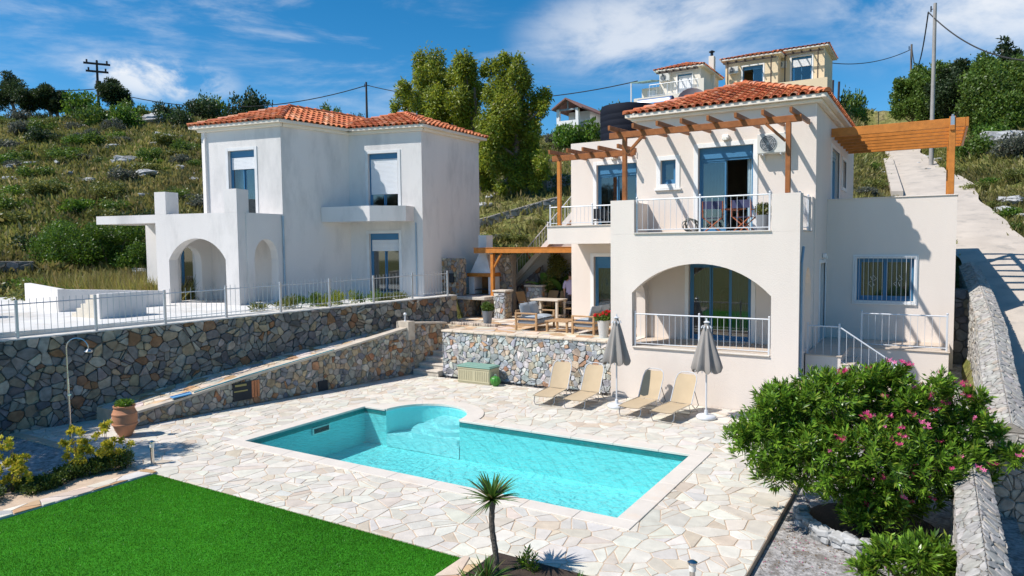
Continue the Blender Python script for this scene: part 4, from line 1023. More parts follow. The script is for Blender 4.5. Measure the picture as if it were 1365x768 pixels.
m=MB();m.lathe([(.001,0),(.03,0),(.03,.04),(.001,.04)],(.30,23.53,8.0-.06),10);m.box(.25,.35,23.42,23.45,7.55,7.92,.004);m.build('metal_bracket',STEEL,pg)
pg=pergola('terrace_pergola','bright orange timber pergola over the furnished ground terrace','pergola' and (-15.2,23.6,TZ))
for x,y in ((-15.28,23.65),(-14.78,26.3),(-11.65,26.3)):
    m=MB();m.beam((x,y,TZ),(x,y,4.08),.14,.14,.01,(0,1,0));m.build('post',WOODO,pg)
m=MB();m.beam((-16.12,23.60,4.22),(-11.55,23.60,4.22),.12,.20);m.build('beam',WOODO,pg)
m=MB();m.beam((-16.1,26.3,4.20),(-11.55,26.3,4.20),.10,.18);m.build('beam',WOODO,pg)
for (x,y,s_) in ((-15.28,23.65,1),(-14.78,26.3,-1),(-14.78,26.3,1)):
    m=MB();m.beam((x+s_*.07,y,3.55),(x+s_*.42,y,4.10),.07,.09,.006,(0,1,0));m.build('brace',WOODO,pg)
for i in range(12):
    x=-16.0+i*.40;m=MB();m.beam((x,23.72,4.27),(x,26.6,4.27),.07,.10);m.build('rafter',WOODO,pg)
m=MB();m.box(-16.15,-11.56,23.52,26.6,4.325,4.345,.004);m.build('roof_board',WOODO,pg)
# ---------------- water tank + solar
tk=thing('water_tank','big ribbed black plastic water tank on the flat roof of the villa wing','water tank',(-10.85,26.3,7.75))
prof=[(.001,0),(1.06,0),(1.09,.03)]
for k in range(8): z=.1+k*.235;prof+=[(1.095,z),(1.102,z+.02),(1.102,z+.17),(1.095,z+.19)]
prof+=[(1.09,2.02),(1.05,2.10),(.5,2.20),(.001,2.22)]
m=MB();m.lathe(prof,(-10.62,26.5,7.75),48);m.build('tank_body',BLACKP,tk,smooth=True)
m=MB();m.lathe([(.001,0),(.26,0),(.26,.05),(.2,.07),(.001,.07)],(-10.62,26.5,9.96),20);m.build('lid',BLACKP,tk)
tk=thing('solar_heater','silver cylinder of a solar water heater beside the black tank','water heater',(-10.1,28.2,7.75))
m=MB();m.tube([(-10.9,28.4,10.25),(-9.5,28.4,10.25)],.26,20);m.build('cylinder',mat('brushed_metal',(.40,.46,.58),.45,metal=.9),tk,smooth=True)
m=MB();m.tube([(-9.50,28.4,10.25),(-9.42,28.4,10.25)],.26,20);m.build('end_cap',mat('navy_cap',(.02,.05,.16),.4),tk)
m=MB()
for x in (-10.9,-9.7):
    m.beam((x,28.1,7.76),(x,28.2,10.1),.05,.05,.004,(0,1,0));m.beam((x,27.4,7.76),(x,28.15,10.05),.05,.05,.004,(0,1,0))
m.build('stand',STEEL,tk)
# villa shell shares a satellite dish hidden low behind its roof
ds=thing('satellite_dish','grey round satellite dish peeping over the villa roof beside the tank','satellite dish',(-9.2,29.5,8.1))
m=MB();C0=Vector((-8.9,29.3,10.25));
V=[];nd_=Vector((.3,-.9,.35)).normalized();sx_=nd_.cross(Vector((0,0,1))).normalized();sz_=sx_.cross(nd_)
for i in range(6):
    for j in range(20):
        q=.62*i/5;t=j*math.pi/10;V.append(C0+sx_*q*math.cos(t)+sz_*q*math.sin(t)+nd_*(.25*(q/.62)**2))
m.mesh(V,[(i*20+j,i*20+(j+1)%20,(i+1)*20+(j+1)%20,(i+1)*20+j) for i in range(5) for j in range(20)]);m.build('dish',mat('dish_grey',(.30,.28,.29),.6),ds,smooth=True)
m=MB();m.tube([(-8.9,29.35,7.76),(-8.9,29.35,10.2)],.03,8);m.tube([C0-sz_*.5+nd_*.2,C0+nd_*.6],.012,6);m.build('mast',STEEL,ds)

# ================================================================== NEIGHBOUR HOUSE
ZB=2.456;ZT=9.02
nb=thing('neighbour_house','unfinished white-grey rendered two storey house with orange roofs and two blank arches','house',(-21,20,ZB))
Pn=[Vector(q) for q in [(-17.25,25.68),(-17.23,21.66),(-20.34,20.9),(-20.83,17.9),(-24.5,17.2)]]
P0,P1,P2,P3,P4=[(p.x,p.y) for p in Pn]
sd=(Pn[2]-Pn[3]).normalized();P5=tuple(Pn[4]+sd*7.6);P6=tuple(Vector(P0)+Vector((-6.0,-.6)))
m=MB();t=.25
n1=Vector((-(Pn[3]-Pn[4]).y,(Pn[3]-Pn[4]).x)).normalized();n2=Vector((-(Pn[1]-Pn[2]).y,(Pn[1]-Pn[2]).x)).normalized()
zb=ZB-.3
wallp(m,P4,P3,zb,ZT,t,[(1.28,2.52,5.60,8.12)],inw=n1)
wallp(m,P3,P2,zb,ZT,t,[],inw=(-sd.y,sd.x));wallp(m,P2,P1,zb,ZT,t,[(.86,2.17,5.60,8.12),(.84,2.16,ZB+.02,4.95)],inw=n2)
wallp(m,P1,P0,zb,ZT,t,inw=(-1,0));wallp(m,P0,P6,zb,ZT,t,inw=(0,-1));wallp(m,P5,P4,zb,ZT,t,inw=(sd.y,-sd.x));wallp(m,P6,P5,zb,ZT,t,inw=(0,-1))
m.build('wall',OLDW,nb)
m=MB()
for z in (ZB-.02,5.35,8.8): m.prism([(x,y) for x,y in (P0,P1,P2,P3,P4,P5,P6)][::-1] if False else [tuple(Vector(q)*.99+Vector((-20.8,21.2))*.01) for q in (P4,P3,P2,P1,P0,P6,P5)],z,z+.15)
m.build('floor_slab',mat('bare_concrete',(.42,.41,.39),.9,var=.15,bump=.3),nb)
def eave_poly(poly,d):
    p=inset(poly,-d) if False else None
unit(nb,'window',P4,P3,1.28,2.52,5.60,8.12,n1,trim=OTRIM,surround=.12,shutbox=.24,shut=.42,leaves=2,surr_bottom=False)
unit(nb,'window',P2,P1,.86,2.17,5.60,8.12,n2,trim=OTRIM,surround=.12,shutbox=.20,shut=1.36,leaves=2,surr_bottom=False)
unit(nb,'door',P2,P1,.84,2.16,ZB+.02,4.95,n2,trim=OTRIM,surround=.12,shutbox=.24,shut=.42,leaves=2,surr_bottom=False)
# roofs
def offs(P,d):
    c=Vector((sum(p[0] for p in P)/len(P),sum(p[1] for p in P)/len(P)));out=[]
    n=len(P)
    for i in range(n):
        a,b,c_=Vector(P[i-1]),Vector(P[i]),Vector(P[(i+1)%n]);e1=(b-a).normalized();e2=(c_-b).normalized();m1=Vector((e1.y,-e1.x));m2=Vector((e2.y,-e2.x));q=(m1+m2)/(1+m1.dot(m2));out.append(tuple(b+q*d))
    return out
Q3=tuple(Pn[3]+sd*7.5);Q4=tuple(Pn[4]+sd*7.5)
e1=offs([P4,P3,Q3,Q4],.26);cA=Vector((sum(p[0] for p in e1)/4,sum(p[1] for p in e1)/4))
f_=(Vector(e1[0])+Vector(e1[1]))/2;bk=(Vector(e1[2])+Vector(e1[3]))/2
hip_roof(nb,e1,ZT+.10,[(*(f_+(bk-f_)*.30),ZT+1.02),(*(f_+(bk-f_)*.70),ZT+1.02)],rng)
P2b=tuple(Vector(P2)+Vector((-1.2,-.29)));P0b=(P0[0]-4.3,P0[1]-.1)
e2=offs([P2b,P1,P0,P0b],.26);cB=Vector((sum(p[0] for p in e2)/4,sum(p[1] for p in e2)/4))
hip_roof(nb,e2,ZT+.10,[(cB.x+.1,cB.y-.1,ZT+1.0)],rng)
m=MB()
for a,b,nn_ in ((P4,P3,n1),(P3,P2,Vector((-sd.y,sd.x))),(P2,P1,n2),(P1,P0,Vector((-1,0)))):
    a=Vector((*a,0));b=Vector((*b,0));u_=(b-a).normalized();nn_=Vector((*nn_,0)).normalized()
    m.obox((a+b)/2-nn_*.06+Vector((0,0,ZT-.06)),u_,nn_,(b-a).length/2+(.1 if nn_.y>.5 else -.06),.058,.06,.015)
m.build('cornice',CREAMW,nb)
# balcony slab in the angle (chamfered)
a=Vector(P3);b=Vector(P2);d2=(Vector(P1)-b).normalized()
q0=a+sd*1.65;q1=b;q2=b+d2*2.85
ang=Vector((.55,-.84)).normalized()
q3=q2+Vector((d2.y,-d2.x))*.55;q4=q0+Vector((sd.y,-sd.x))*1.6+d2*.0
m=MB();poly=[tuple(q0),tuple(q1),tuple(q2),tuple(q3),tuple(q2+Vector((d2.y,-d2.x))*1.0-d2*.55)];
poly=[tuple(q0+Vector((.02,0))),tuple(q1),tuple(q2),tuple(q2+Vector((d2.y,-d2.x))*.75),tuple(q0+d2*2.2+Vector((d2.y,-d2.x))*.12)]
m.prism(poly,5.40,5.98);m.build('balcony',OLDW,nb)
m=MB();q=Vector((*(Vector(P2)+d2*2.92+Vector((d2.y,-d2.x))*.03),0));m.tube([q+Vector((0,0,5.35)),q+Vector((0,0,ZB))],.03,8)
m.build('drain_pipe',mat('pipe_pale_blue',(.35,.47,.56),.5),nb);m=MB()
q=Vector((P3[0]+.04,P3[1]-.03,0));m.tube([q+Vector((0,0,5.6)),q+Vector((0,0,ZB))],.035,8);m.build('drain_pipe',mat('pipe_pale_blue',(.35,.47,.56),.5),nb)
# arcade
A0=Vector((-20.68,15.79));du=Vector((math.cos(R(-168)),math.sin(R(-168))));An=Vector((-du.y,du.x));An=An if An.y>0 else -An
A1=A0+du*3.65
m=MB();wallp(m,tuple(A0),tuple(A1),zb,5.66,.40,[(.55,3.08,ZB,4.02,.76)],inw=An)
for s0,s1 in ((0,.54),(3.14,3.65)):
    a=A0+du*s0;b=A0+du*s1;m.prism([tuple(a),tuple(b),tuple(b+An*.6),tuple(a+An*.6)][::-1],5.662,6.47)
sdA=(Vector(P3)-A0).normalized();A0i=A0+An*.402+(sdA-An)*0.0
wallp(m,tuple(A0+sdA*.405),tuple(Vector(P3)-sdA*.003),zb,5.66,.30,[(.30,1.42,ZB,4.02,.72)],inw=du)
L2=(Vector(P4)-A1);wallp(m,tuple(A1+An*.402),tuple(Vector(P4)+du*.0-An*.003),zb,5.66,.30,[(.35,1.3,ZB,3.9,.6)] if L2.length>1.9 else [],inw=-du)
m.build('arcade',OLDW,nb)
m=MB();m.prism([tuple(A0+du*.32+An*.41),tuple(A1-du*.32+An*.41),tuple(Vector(P4)+n1*-.01),tuple(Vector(P3)-n1*.01+du*.3)][::-1],5.2,5.45);m.build('arcade_ceiling',OLDW,nb)
m=MB();S=A1+du*.001;E=A1+du*2.85;m.prism([tuple(S),tuple(E),tuple(E+An*1.7),tuple(S+An*1.7)][::-1],5.36,5.66);m.build('canopy',OLDW,nb)
E1=Vector(P4)+du*3.0;Nn_=Vector(P4)-n1*.0
m=MB();wallp(m,tuple(E1),tuple(Vector(P4)+du*.003),zb,5.50,.25,[(1.65,2.35,ZB+.02,4.9)],inw=n1);wallp(m,tuple(E1+n1*4),tuple(E1+n1*.252),zb,5.50,.25,inw=-du);wallp(m,tuple(Vector(P4)+du*.003+n1*4),tuple(E1+n1*4),zb,5.5,.25,inw=-n1);m.build('ground_floor_wall',OLDW,nb)
m=MB();m.prism([tuple(E1),tuple(Vector(P4)+du*.003),tuple(Vector(P4)+du*.003+n1*4),tuple(E1+n1*4)][::-1],5.502,5.66);m.prism([tuple(A1+An*.41),tuple(A1+du*1.2+An*.41),tuple(E1-n1*.01),tuple(Vector(P4)-n1*.01)],5.46,5.655);m.build('flat_roof',OLDW,nb)
unit(nb,'door',tuple(E1),tuple(Vector(P4)),1.65,2.35,ZB+.02,4.9,n1,surround=.0,leaves=1)

# low plaza walls + steps beside the neighbour
m=MB();m.prism([(-27.2,13.9),(-27.2,13.7),(-22.0,14.8),(-22.0,15.0)],2.43,2.9) if False else None
PW=thing('low_wall','low white rendered wall behind the fence at the far left','wall',(-28,11,ZB))
m=MB();quad_prism(m,[(-30.2,13.3),(-24.2,11.6),(-24.15,11.8),(-30.15,13.5)],2.3,[3.15,3.15,3.15,3.15]);quad_prism(m,[(-24.2,11.6),(-23.2,14.6),(-23.4,14.66),(-24.4,11.66)],2.3,[3.15,2.95,2.95,3.15]);m.build('wall_body',OLDW,PW)
ps=thing('stone_steps','pale concrete steps behind the fence, in front of the neighbouring house','steps',(-22.7,11.8,ZB))
for k in range(5):
    m=MB();x0=-22.2+k*.27;m.box(x0,-20.70,11.0+.0,12.3,2.40+.14*k,2.40+.14*(k+1),.004);m.build('step',mat('pale_step',(.66,.60,.50),.9,var=.12,bump=.3),ps)
m=MB();m.box(-20.695,-20.55,10.95,12.35,2.40,3.14,.01);m.build('end_wall',OLDW,ps)
# ---------------- fence on the tall wall
zc=lambda y:zt(y)+.045
yp=[3.2,4.9,6.55,8.2,9.85,11.5,13.15,14.8,16.45,18.1,19.7,21.3]
railing('fence','long galvanised steel fence with pointed bars on top of the tall dark stone wall',[(WX(y)-.13,y,zc(y)-.03) for y in yp],.95,STEEL,pitch=.135,cat='fence',ball=False,spear=.12,toplow=.12,post=.03,top=.014,bar=.007,zrail=.14)

# ================================================================== measured placement helpers
def ray(px,py): return fw+rr*((px-682.5)/F_PX)-uu*((py-384)/F_PX)
def at(px,py,d): return Vector((0,0,CAM_H))+ray(px,py)*d
def onY(px,py,Y): q=ray(px,py);return Vector((0,0,CAM_H))+q*(Y/q.y)
# ---------------- side stone walls on the right
w4=thing('side_wall','pale stone wall with a ridged cap along the gravel, nearest to the viewer at the right edge','wall',(.55,9,-.1))
m=MB();m.box(.34,.68,3.0,13.7,-1.4,.90);m.build('wall_core',MORTARW,w4)
m=MB();wall_face(m,(.33,13.7),(.33,3.0),-.1,.88,-.1,.88,(-1,0),.17,PAL_CAP,rng,depth=(.02,.04),gap=.006);wall_face(m,(.69,3.0),(.69,13.7),-1.2,.88,-.9,.88,(1,0),.17,PAL_CAP,rng,depth=(.02,.04),gap=.006);wall_face(m,(.68,13.71),(.34,13.71),-.1,.88,-.1,.88,(0,1),.2,PAL_LIGHT,rng,depth=(.02,.04));m.build('stone_facing',STONE,w4,recalc=False)
def ridge_cap(m,A,B,hw,zA,zB,rise,size=.15):
    A=Vector((*A,0));B=Vector((*B,0));L=(B-A).length;u=(B-A)/L;n=Vector((u.y,-u.x,0));sl=math.hypot(hw,rise)
    for s_ in(1,-1):
        def fn(s,t,d,s_=s_):
            k=t/sl;p=A+u*s+n*s_*hw*(1-k);return p+Vector((0,0,zA+(zB-zA)*s/L+rise*k))+Vector((n.x*s_*rise,n.y*s_*rise,hw)).normalized()*d
        stones(m,[(0,-.03),(L,-.03),(L,sl),(0,sl)],fn,size,PAL_CAP,rng,gap=.004,depth=(.006,.024),bev=.012,asp=1.1,rnd=.28,tilt=.06)
m=MB();ridge_cap(m,(.51,3.0),(.53,13.72),.215,.90,.90,.15);m.build('cap_stones',STONE,w4,recalc=False)
m=MB();quad_prism(m,[(.31,3),(.72,3),(.72,13.72),(.31,13.72)],.86,[.90]*4);m.mesh([(.31,3,.901),(.72,3,.901),(.52,3,1.04),(.31,13.72,.901),(.72,13.72,.901),(.52,13.72,1.04)],[(0,1,2),(3,5,4),(0,2,5,3),(1,4,5,2),(0,3,4,1)]);m.build('cap_bed',MORTARW,w4)
w5=thing('side_wall','pale stone wall with a ridged cap climbing between villa and road','wall',(1.1,14,0))
path=[(1.10,13.75,1.30),(1.12,17.0,1.78),(1.19,20.5,2.35),(1.10,24.0,2.95),(.95,28.5,3.55)]
mc_=MB();mf=MB();mcap=MB()
for (x0,y0,z0),(x1,y1,z1) in zip(path[:-1],path[1:]):
    hw=.23;quad_prism(mc_,[(x0-hw,y0),(x0+hw,y0),(x1+hw,y1),(x1-hw,y1)],-1.2,[z0,z0,z1,z1])
    wall_face(mf,(x1-hw-.01,y1),(x0-hw-.01,y0),-.1+max(0,(y1-16)*.12),z1-.02,-.1+max(0,(y0-16)*.12),z0-.02,(-1,0),.17,PAL_CAP,rng,depth=(.02,.04),gap=.006)
    wall_face(mf,(x0+hw+.01,y0),(x1+hw+.01,y1),ROADZ(y0)-.1,z0-.02,ROADZ(y1)-.1,z1-.02,(1,0),.17,PAL_CAP,rng,depth=(.02,.04),gap=.006)
    ridge_cap(mcap,(x0,y0),(x1,y1),.27,z0+.0,z1+.0,.15)
    mc_.mesh([(x0-.26,y0,z0-.01),(x0+.26,y0,z0-.01),(x0,y0,z0+.145),(x1-.26,y1,z1-.01),(x1+.26,y1,z1-.01),(x1,y1,z1+.145)],[(0,1,2),(3,5,4),(0,2,5,3),(1,4,5,2)])
wall_face(mf,(.86,13.74),(1.34,13.74),-1.0,1.28,-1.0,1.28,(0,-1),.17,PAL_CAP,rng,depth=(.02,.04),gap=.006)
mc_.build('wall_core',MORTARW,w5);mf.build('stone_facing',STONE,w5,recalc=False);mcap.build('cap_stones',STONE,w5,recalc=False)
w6=thing('cross_wall','short dark rubble wall in the shaded gap between the villa annex and the side wall','wall',(.7,24,.8))
m=MB();m.box(.47,.92,24.2,24.6,.3,3.0);m.build('wall_core',MORTARD,w6);m=MB();wall_face(m,(.47,24.19),(.9,24.19),.6,3.0,.6,3.0,(0,-1),.24,PAL_GREY,rng);m.build('stone_facing',STONE,w6,recalc=False)
# low curb round the oleander
w7=thing('planter_ring','low broken ring of pale stones round the foot of the oleander','planter',(-.95,11.7,-.1))
m=MB()
for k in range(18):
    a=math.pi*(1.0+.55*k/17)+rng.uniform(-.03,.03);q_=.98+rng.uniform(-.05,.05);cx,cy=-.80+q_*math.cos(a),12.05+q_*math.sin(a)
    for lay in range(2 if rng.random()<.6 else 1): m.obox((cx+rng.uniform(-.03,.03),cy+rng.uniform(-.03,.03),-.05+.10*lay),(-math.sin(a),math.cos(a),rng.uniform(-.35,.35)),(math.cos(a)+rng.uniform(-.3,.3),math.sin(a),rng.uniform(-.3,.3)),rng.uniform(.05,.12),rng.uniform(.06,.13),rng.uniform(.04,.075),.03)
m.build('ring_stones',ROCK,w7);m=MB();m.prism([(-.80+.95*math.cos(2*math.pi*k/24),12.05+.95*math.sin(2*math.pi*k/24)) for k in range(24)],-.12,-.02);m.build('soil',SOIL,w7)
m=MB();x=.30
m.box(-.75,.26,14.35,14.62,-.12,.10,.02);tag(m.build('garden_kerb',COPING),'short pale stone kerb on the gravel behind the oleander','kerb')
m=MB();m.tube([(-.15,13.2,.6),(-.1,12.6,.05),(-.16,11.9,-.07),(-.05,11.0,-.075),(.0,10.2,-.08)],.012,6);tag(m.build('irrigation_hose',mat('hose_brown',(.10,.05,.035),.6)),'thin brown irrigation hose lying on the gravel by the side wall','hose')

# ---------------- BBQ corner
PAL_BROWN=lambda r:pick(r,[(30,(.36,.28,.20)),(22,(.44,.35,.25)),(18,(.42,.23,.11)),(20,(.28,.26,.24)),(10,(.50,.45,.38))])
bq=thing('barbecue','white domed barbecue chimney over a tiled shelf, built against the rubble wall','barbecue',(-16.3,24,TZ))
BX0,BX1=-16.55,-15.55
m=MB();y0,y1=23.9,24.6
m.mesh([(BX0,y0,3.30),(BX1,y0,3.30),(BX1,y1,3.30),(BX0,y1,3.30),(BX0+.28,y0+.22,4.05),(BX1-.33,y0+.22,4.05),(BX1-.33,y1,4.05),(BX0+.28,y1,4.05),(BX0+.28,y0+.22,4.85),(BX1-.33,y0+.22,4.85),(BX1-.33,y1,4.85),(BX0+.28,y1,4.85)],
 [(0,1,5,4),(1,2,6,5),(2,3,7,6),(3,0,4,7),(4,5,9,8),(5,6,10,9),(6,7,11,10),(7,4,8,11),(8,9,10,11)])
m.build('hood',mat('white_paint',(.78,.78,.78),.7),bq)
m=MB();m.box(BX0-.12,BX1+.05,y0-.08,y1,3.15,3.298,.01);m.build('hood_band',WOODO,bq)
parts('cheek',mat('white_paint'),bq,[(BX0-.08,BX0+.18,y0,y1,2.42,3.148),(BX1-.12,BX1,y0,y1,2.42,3.148)],.01)
m=MB();m.box(BX0+.18,BX1-.12,y1-.10,y1,2.42,3.148);m.build('fire_back',mat('fire_brick',(.30,.13,.05),.9,var=.3,nscale=6),bq)
m=MB();m.box(BX0+.2,BX1-.14,y0+.05,y1-.12,2.60,2.63);m.build('grill',DARK,bq)
ct=thing('counter','rubble and slab kitchen counter below the barbecue','counter',(-16,23.3,TZ))
m=MB();m.box(-16.75,-15.1,22.75,24.55,2.28,2.40,.015);m.build('slab',mat('step_stone',(.58,.52,.44)),ct)
for x0,x1,y_ in ((-16.6,-16.15,22.85),(-15.55,-15.15,23.2)):
    m=MB();m.box(x0,x1,y_,24.5,TZ,2.278);m.build('pier',MORTARW,ct)
m=MB()
for x0,x1,y_ in ((-16.6,-16.15,22.85),(-15.55,-15.15,23.2)):
    wall_face(m,(x0,y_-.005),(x1,y_-.005),TZ,2.26,TZ,2.26,(0,-1),.16,PAL_MIX,rng,depth=(.015,.03),bev=.012);wall_face(m,(x1+.005,y_),(x1+.005,24.5),TZ,2.26,TZ,2.26,(1,0),.16,PAL_MIX,rng,depth=(.015,.03),bev=.012)
m.build('stone_facing',STONE,ct,recalc=False)
bw=thing('rubble_wall','square brown rubble panel with a small dark niche, left of the barbecue','wall',(-17,22.6,TZ))
m=MB();m.box(-17.75,-16.62,24.62,24.9,TZ,4.0);m.box(-16.61,-14.2,24.65,24.9,TZ,3.55) if False else None
bxs=onY(586,345,23.6).x;bxe=onY(629,345,24.6).x
m=MB();m.box(-17.25,-16.42,22.9,23.35,TZ,3.92);m.box(-16.41,-14.95,24.65,24.95,TZ,4.05);m.build('wall_core',MORTARW,bw)
m=MB();wall_face(m,(-17.25,22.89),(-16.42,22.89),TZ,3.95,TZ,3.95,(0,-1),.16,PAL_BROWN,rng,depth=(.02,.05),bev=.015);wall_face(m,(-16.41,22.9),(-16.41,23.35),TZ,3.9,TZ,3.9,(1,0),.2,PAL_MIX,rng)
wall_face(m,(-16.41,24.64),(-14.95,24.64),2.4,4.05,2.4,4.05,(0,-1),.17,PAL_BROWN,rng,depth=(.02,.05),bev=.015);m.build('stone_facing',STONE,bw,recalc=False)
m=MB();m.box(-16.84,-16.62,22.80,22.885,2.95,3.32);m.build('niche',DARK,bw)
def pillar(x,y,w_,h_,label):
    r=thing('stone_pillar',label,'pillar',(x,y,TZ));m=MB();q=w_/2;m.box(x-q,x+q,y-q,y+q,TZ,TZ+h_-.07);m.build('core',MORTARW,r)
    m=MB();wall_face(m,(x-q,y-q-.003),(x+q,y-q-.003),TZ,TZ+h_-.09,TZ,TZ+h_-.09,(0,-1),.17,PAL_LIGHT,rng,depth=(.015,.035),bev=.012);wall_face(m,(x+q+.003,y-q),(x+q+.003,y+q),TZ,TZ+h_-.09,TZ,TZ+h_-.09,(1,0),.17,PAL_MIX,rng,depth=(.015,.035),bev=.012);wall_face(m,(x-q-.003,y+q),(x-q-.003,y-q),TZ,TZ+h_-.09,TZ,TZ+h_-.09,(-1,0),.17,PAL_LIGHT,rng,depth=(.015,.035),bev=.012)
    m.build('stone_facing',STONE,r,recalc=False);m=MB();m.box(x-q-.06,x+q+.06,y-q-.06,y+q+.06,TZ+h_-.068,TZ+h_,.012);m.build('cap',mat('step_stone'),r)
pillar(-14.62,23.35,.50,1.12,'square rubble pillar beside the front post of the terrace pergola')
pillar(-14.05,25.2,.75,1.25,'wider rubble pillar further back beside the banana plants')
m=MB();m.box(-15.0,-14.45,25.9,26.3,TZ,2.35,.02);m.build('x',MORTARW) if False else None
m=MB()
for k in range(22):
    x=-15.1+k*.088;m.obox((x,20.62+.05*math.sin(k),TZ+.05),(1,rng.uniform(-.2,.2),0),(0,1,0),.05,.10,.055,.025)
tag(m.build('stone_kerb',mat('kerb_rock',(.50,.42,.34),.9,var=.4,nscale=5,bump=.6)),'low row of rough stones edging the terrace in front of the grey flower pot','kerb')

# ---------------- outside stair behind the wing
sr=thing('outside_stairs','stone staircase rising behind the wing of the villa towards the hill','stairs',(-15.5,25.6,TZ))
Y0,Y1=25.7,26.7
s0=Vector((-16.8,0,1.75));s1=Vector((-12.5,0,5.95));nst=24
m=MB()
for k in range(nst):
    x0=s0.x+(s1.x-s0.x)*k/nst;x1=s0.x+(s1.x-s0.x)*(k+1)/nst;z=s0.z+(s1.z-s0.z)*(k+1)/nst-.1;m.box(x0,x1-.001,Y0+.2,Y1,TZ-.4,z)
m.box(s1.x,-11.5,Y0+.2,Y1,TZ,5.9);m.build('step',mat('bare_concrete'),sr)
m=MB();m.mesh([(s0.x-.3,Y0-.02,s0.z-.25),(s1.x,Y0-.02,s1.z+.05),(s1.x,Y0+.2,s1.z+.05),(s0.x-.3,Y0+.2,s0.z-.25),(s0.x-.3,Y0-.02,s0.z-.5),(s1.x,Y0-.02,s1.z-.25),(s1.x,Y0+.2,s1.z-.25),(s0.x-.3,Y0+.2,s0.z-.5)],[(0,1,2,3),(4,7,6,5),(0,4,5,1),(3,2,6,7),(0,3,7,4),(1,5,6,2)]);m.build('stringer',WHITEC,sr)
m=MB();fn=plane_fn((s0.x-.3,Y0+.02,0),(1,0,0),(0,0,1),(0,-1,0));Lx=2.9;stones(m,[(.25,TZ),(Lx,TZ),(Lx,3.55)],fn,.25,PAL_GREY,rng);m.build('stone_facing',STONE,sr,recalc=False)
m=MB();m.mesh([(s0.x,Y0+.03,TZ),(s0.x+2.7,Y0+.03,TZ),(s0.x+2.7,Y0+.03,3.6)],[(0,1,2)]);m.build('wall_core',MORTARD,sr)
railing('stair_railing','light metal railing climbing the outside stairs behind the side balcony',[(x,Y0+.09,s0.z-.2+(s1.z-s0.z+.1)*(x-s0.x)/(s1.x-s0.x)) for x in (-16.9,-15.4,-13.9,-12.45)],.85,WHITEM,pitch=.13)
# ---------------- furniture
CUSH=mat('cushion_grey',(.36,.41,.45),.95,var=.05,bump=.15,bscale=120);CUSHD=mat('seat_base_grey',(.28,.32,.36),.95,var=.06)
def cushion(m,c,ux,uy,hx,hy,hz):
    """pillow: subdivided box pinched at the rim"""
    c=Vector(c);ux=Vector(ux).normalized();uy=Vector(uy).normalized();uz=ux.cross(uy);n=8;V=[];F=[]
    for s_ in(1,-1):
        b=len(V)
        for i in range(n+1):
            for j in range(n+1):
                a=i/n*2-1;d=j/n*2-1;h=max(0,(1-abs(a)**3.2)*(1-abs(d)**3.2))**.45
                V.append(c+ux*hx*a*(1-.04*(1-abs(d)))+uy*hy*d*(1-.04*(1-abs(a)))+uz*hz*s_*h)
        for i in range(n):
            for j in range(n): F.append((b+i*(n+1)+j,b+(i+1)*(n+1)+j,b+(i+1)*(n+1)+j+1,b+i*(n+1)+j+1))
    m.mesh(V,F)
def sofa(loc,rz,L,label,n=2):
    r=thing('sofa',label,'sofa',loc,rz);D=.80     # local: back along x at y=0..., seat faces -y
    for s_ in(-1,1):
        m=MB();x=s_*(L/2-.03)
        for y in(-.38,.38): m.box(x-.03,x+.03,y-.035,y+.035,0,.60,.008)
        m.box(x-.032,x+.032,-.42,.42,.56,.61,.008);m.box(x-.02,x+.02,-.35,.35,.36,.42,.006);m.box(x-.02,x+.02,-.35,.35,.18,.24,.006);m.build('arm_frame',TEAK,r,local=True)
    m=MB();m.box(-L/2+.03,L/2-.03,-.36,-.30,.18,.26,.006);m.box(-L/2+.03,L/2-.03,.30,.36,.18,.26,.006)
    for z in(.34,.48,.62): m.box(-L/2+.0,L/2-.0,.36,.39,z,z+.07,.006)
    m.build('frame',TEAK,r,local=True)
    m=MB();m.box(-L/2+.06,L/2-.06,-.38,.34,.22,.36,.03);m.build('seat_base',CUSHD,r,local=True)
    for k in range(n):
        w_=(L-.14)/n;x=-L/2+.07+w_*(k+.5)
        m=MB();cushion(m,(x,-.02,.41),(1,0,0),(0,1,0),w_/2-.005,.37,.075);m.build('seat_cushion',CUSH,r,smooth=True,local=True)
        m=MB();cushion(m,(x,.22,.66),(1,0,0),(0,.30,1),w_/2-.01,.26,.09);m.build('back_cushion',CUSH,r,smooth=True,local=True)
    return r
sofa((-11.75,20.85,TZ),R(90)+.05,1.45,'low grey cushioned wooden sofa on the left of the terrace coffee table')
sofa((-9.55,20.80,TZ),R(-90)-.05,1.45,'grey cushioned wooden sofa with slatted back, beside the pot of red geraniums')
t=thing('coffee_table','low light wood coffee table between the two terrace sofas','table',(-10.62,20.65,TZ),.03)
m=MB()
for k in range(7): m.box(-.42+k*.12,-.42+k*.12+.112,-.45,.45,.34,.375,.005)
m.build('table_top',TEAK,t,local=True)
for a in(-1,1):
    for b in(-1,1):
        m=MB();m.box(a*.36-.035,a*.36+.035,b*.38-.035,b*.38+.035,0,.338,.006);m.build('leg',TEAK,t,local=True)
for s_ in(-.36,.33): m=MB();m.box(-.34,.34,s_,s_+.03,.06,.10,.004);m.build('rail',TEAK,t,local=True)
DTOP=mat('pale_table',(.62,.55,.46),.6,var=.08)
t=thing('dining_table','pale dining table on square legs under the terrace pergola','table',(-13.0,24.15,TZ),0)
m=MB();m.box(-.62,.62,-.42,.42,.70,.76,.012);m.build('table_top',DTOP,t,local=True)
for a in(-1,1):
    for b in(-1,1): m=MB();m.box(a*.54-.045,a*.54+.045,b*.34-.045,b*.34+.045,0,.698,.006);m.build('leg',DTOP,t,local=True)
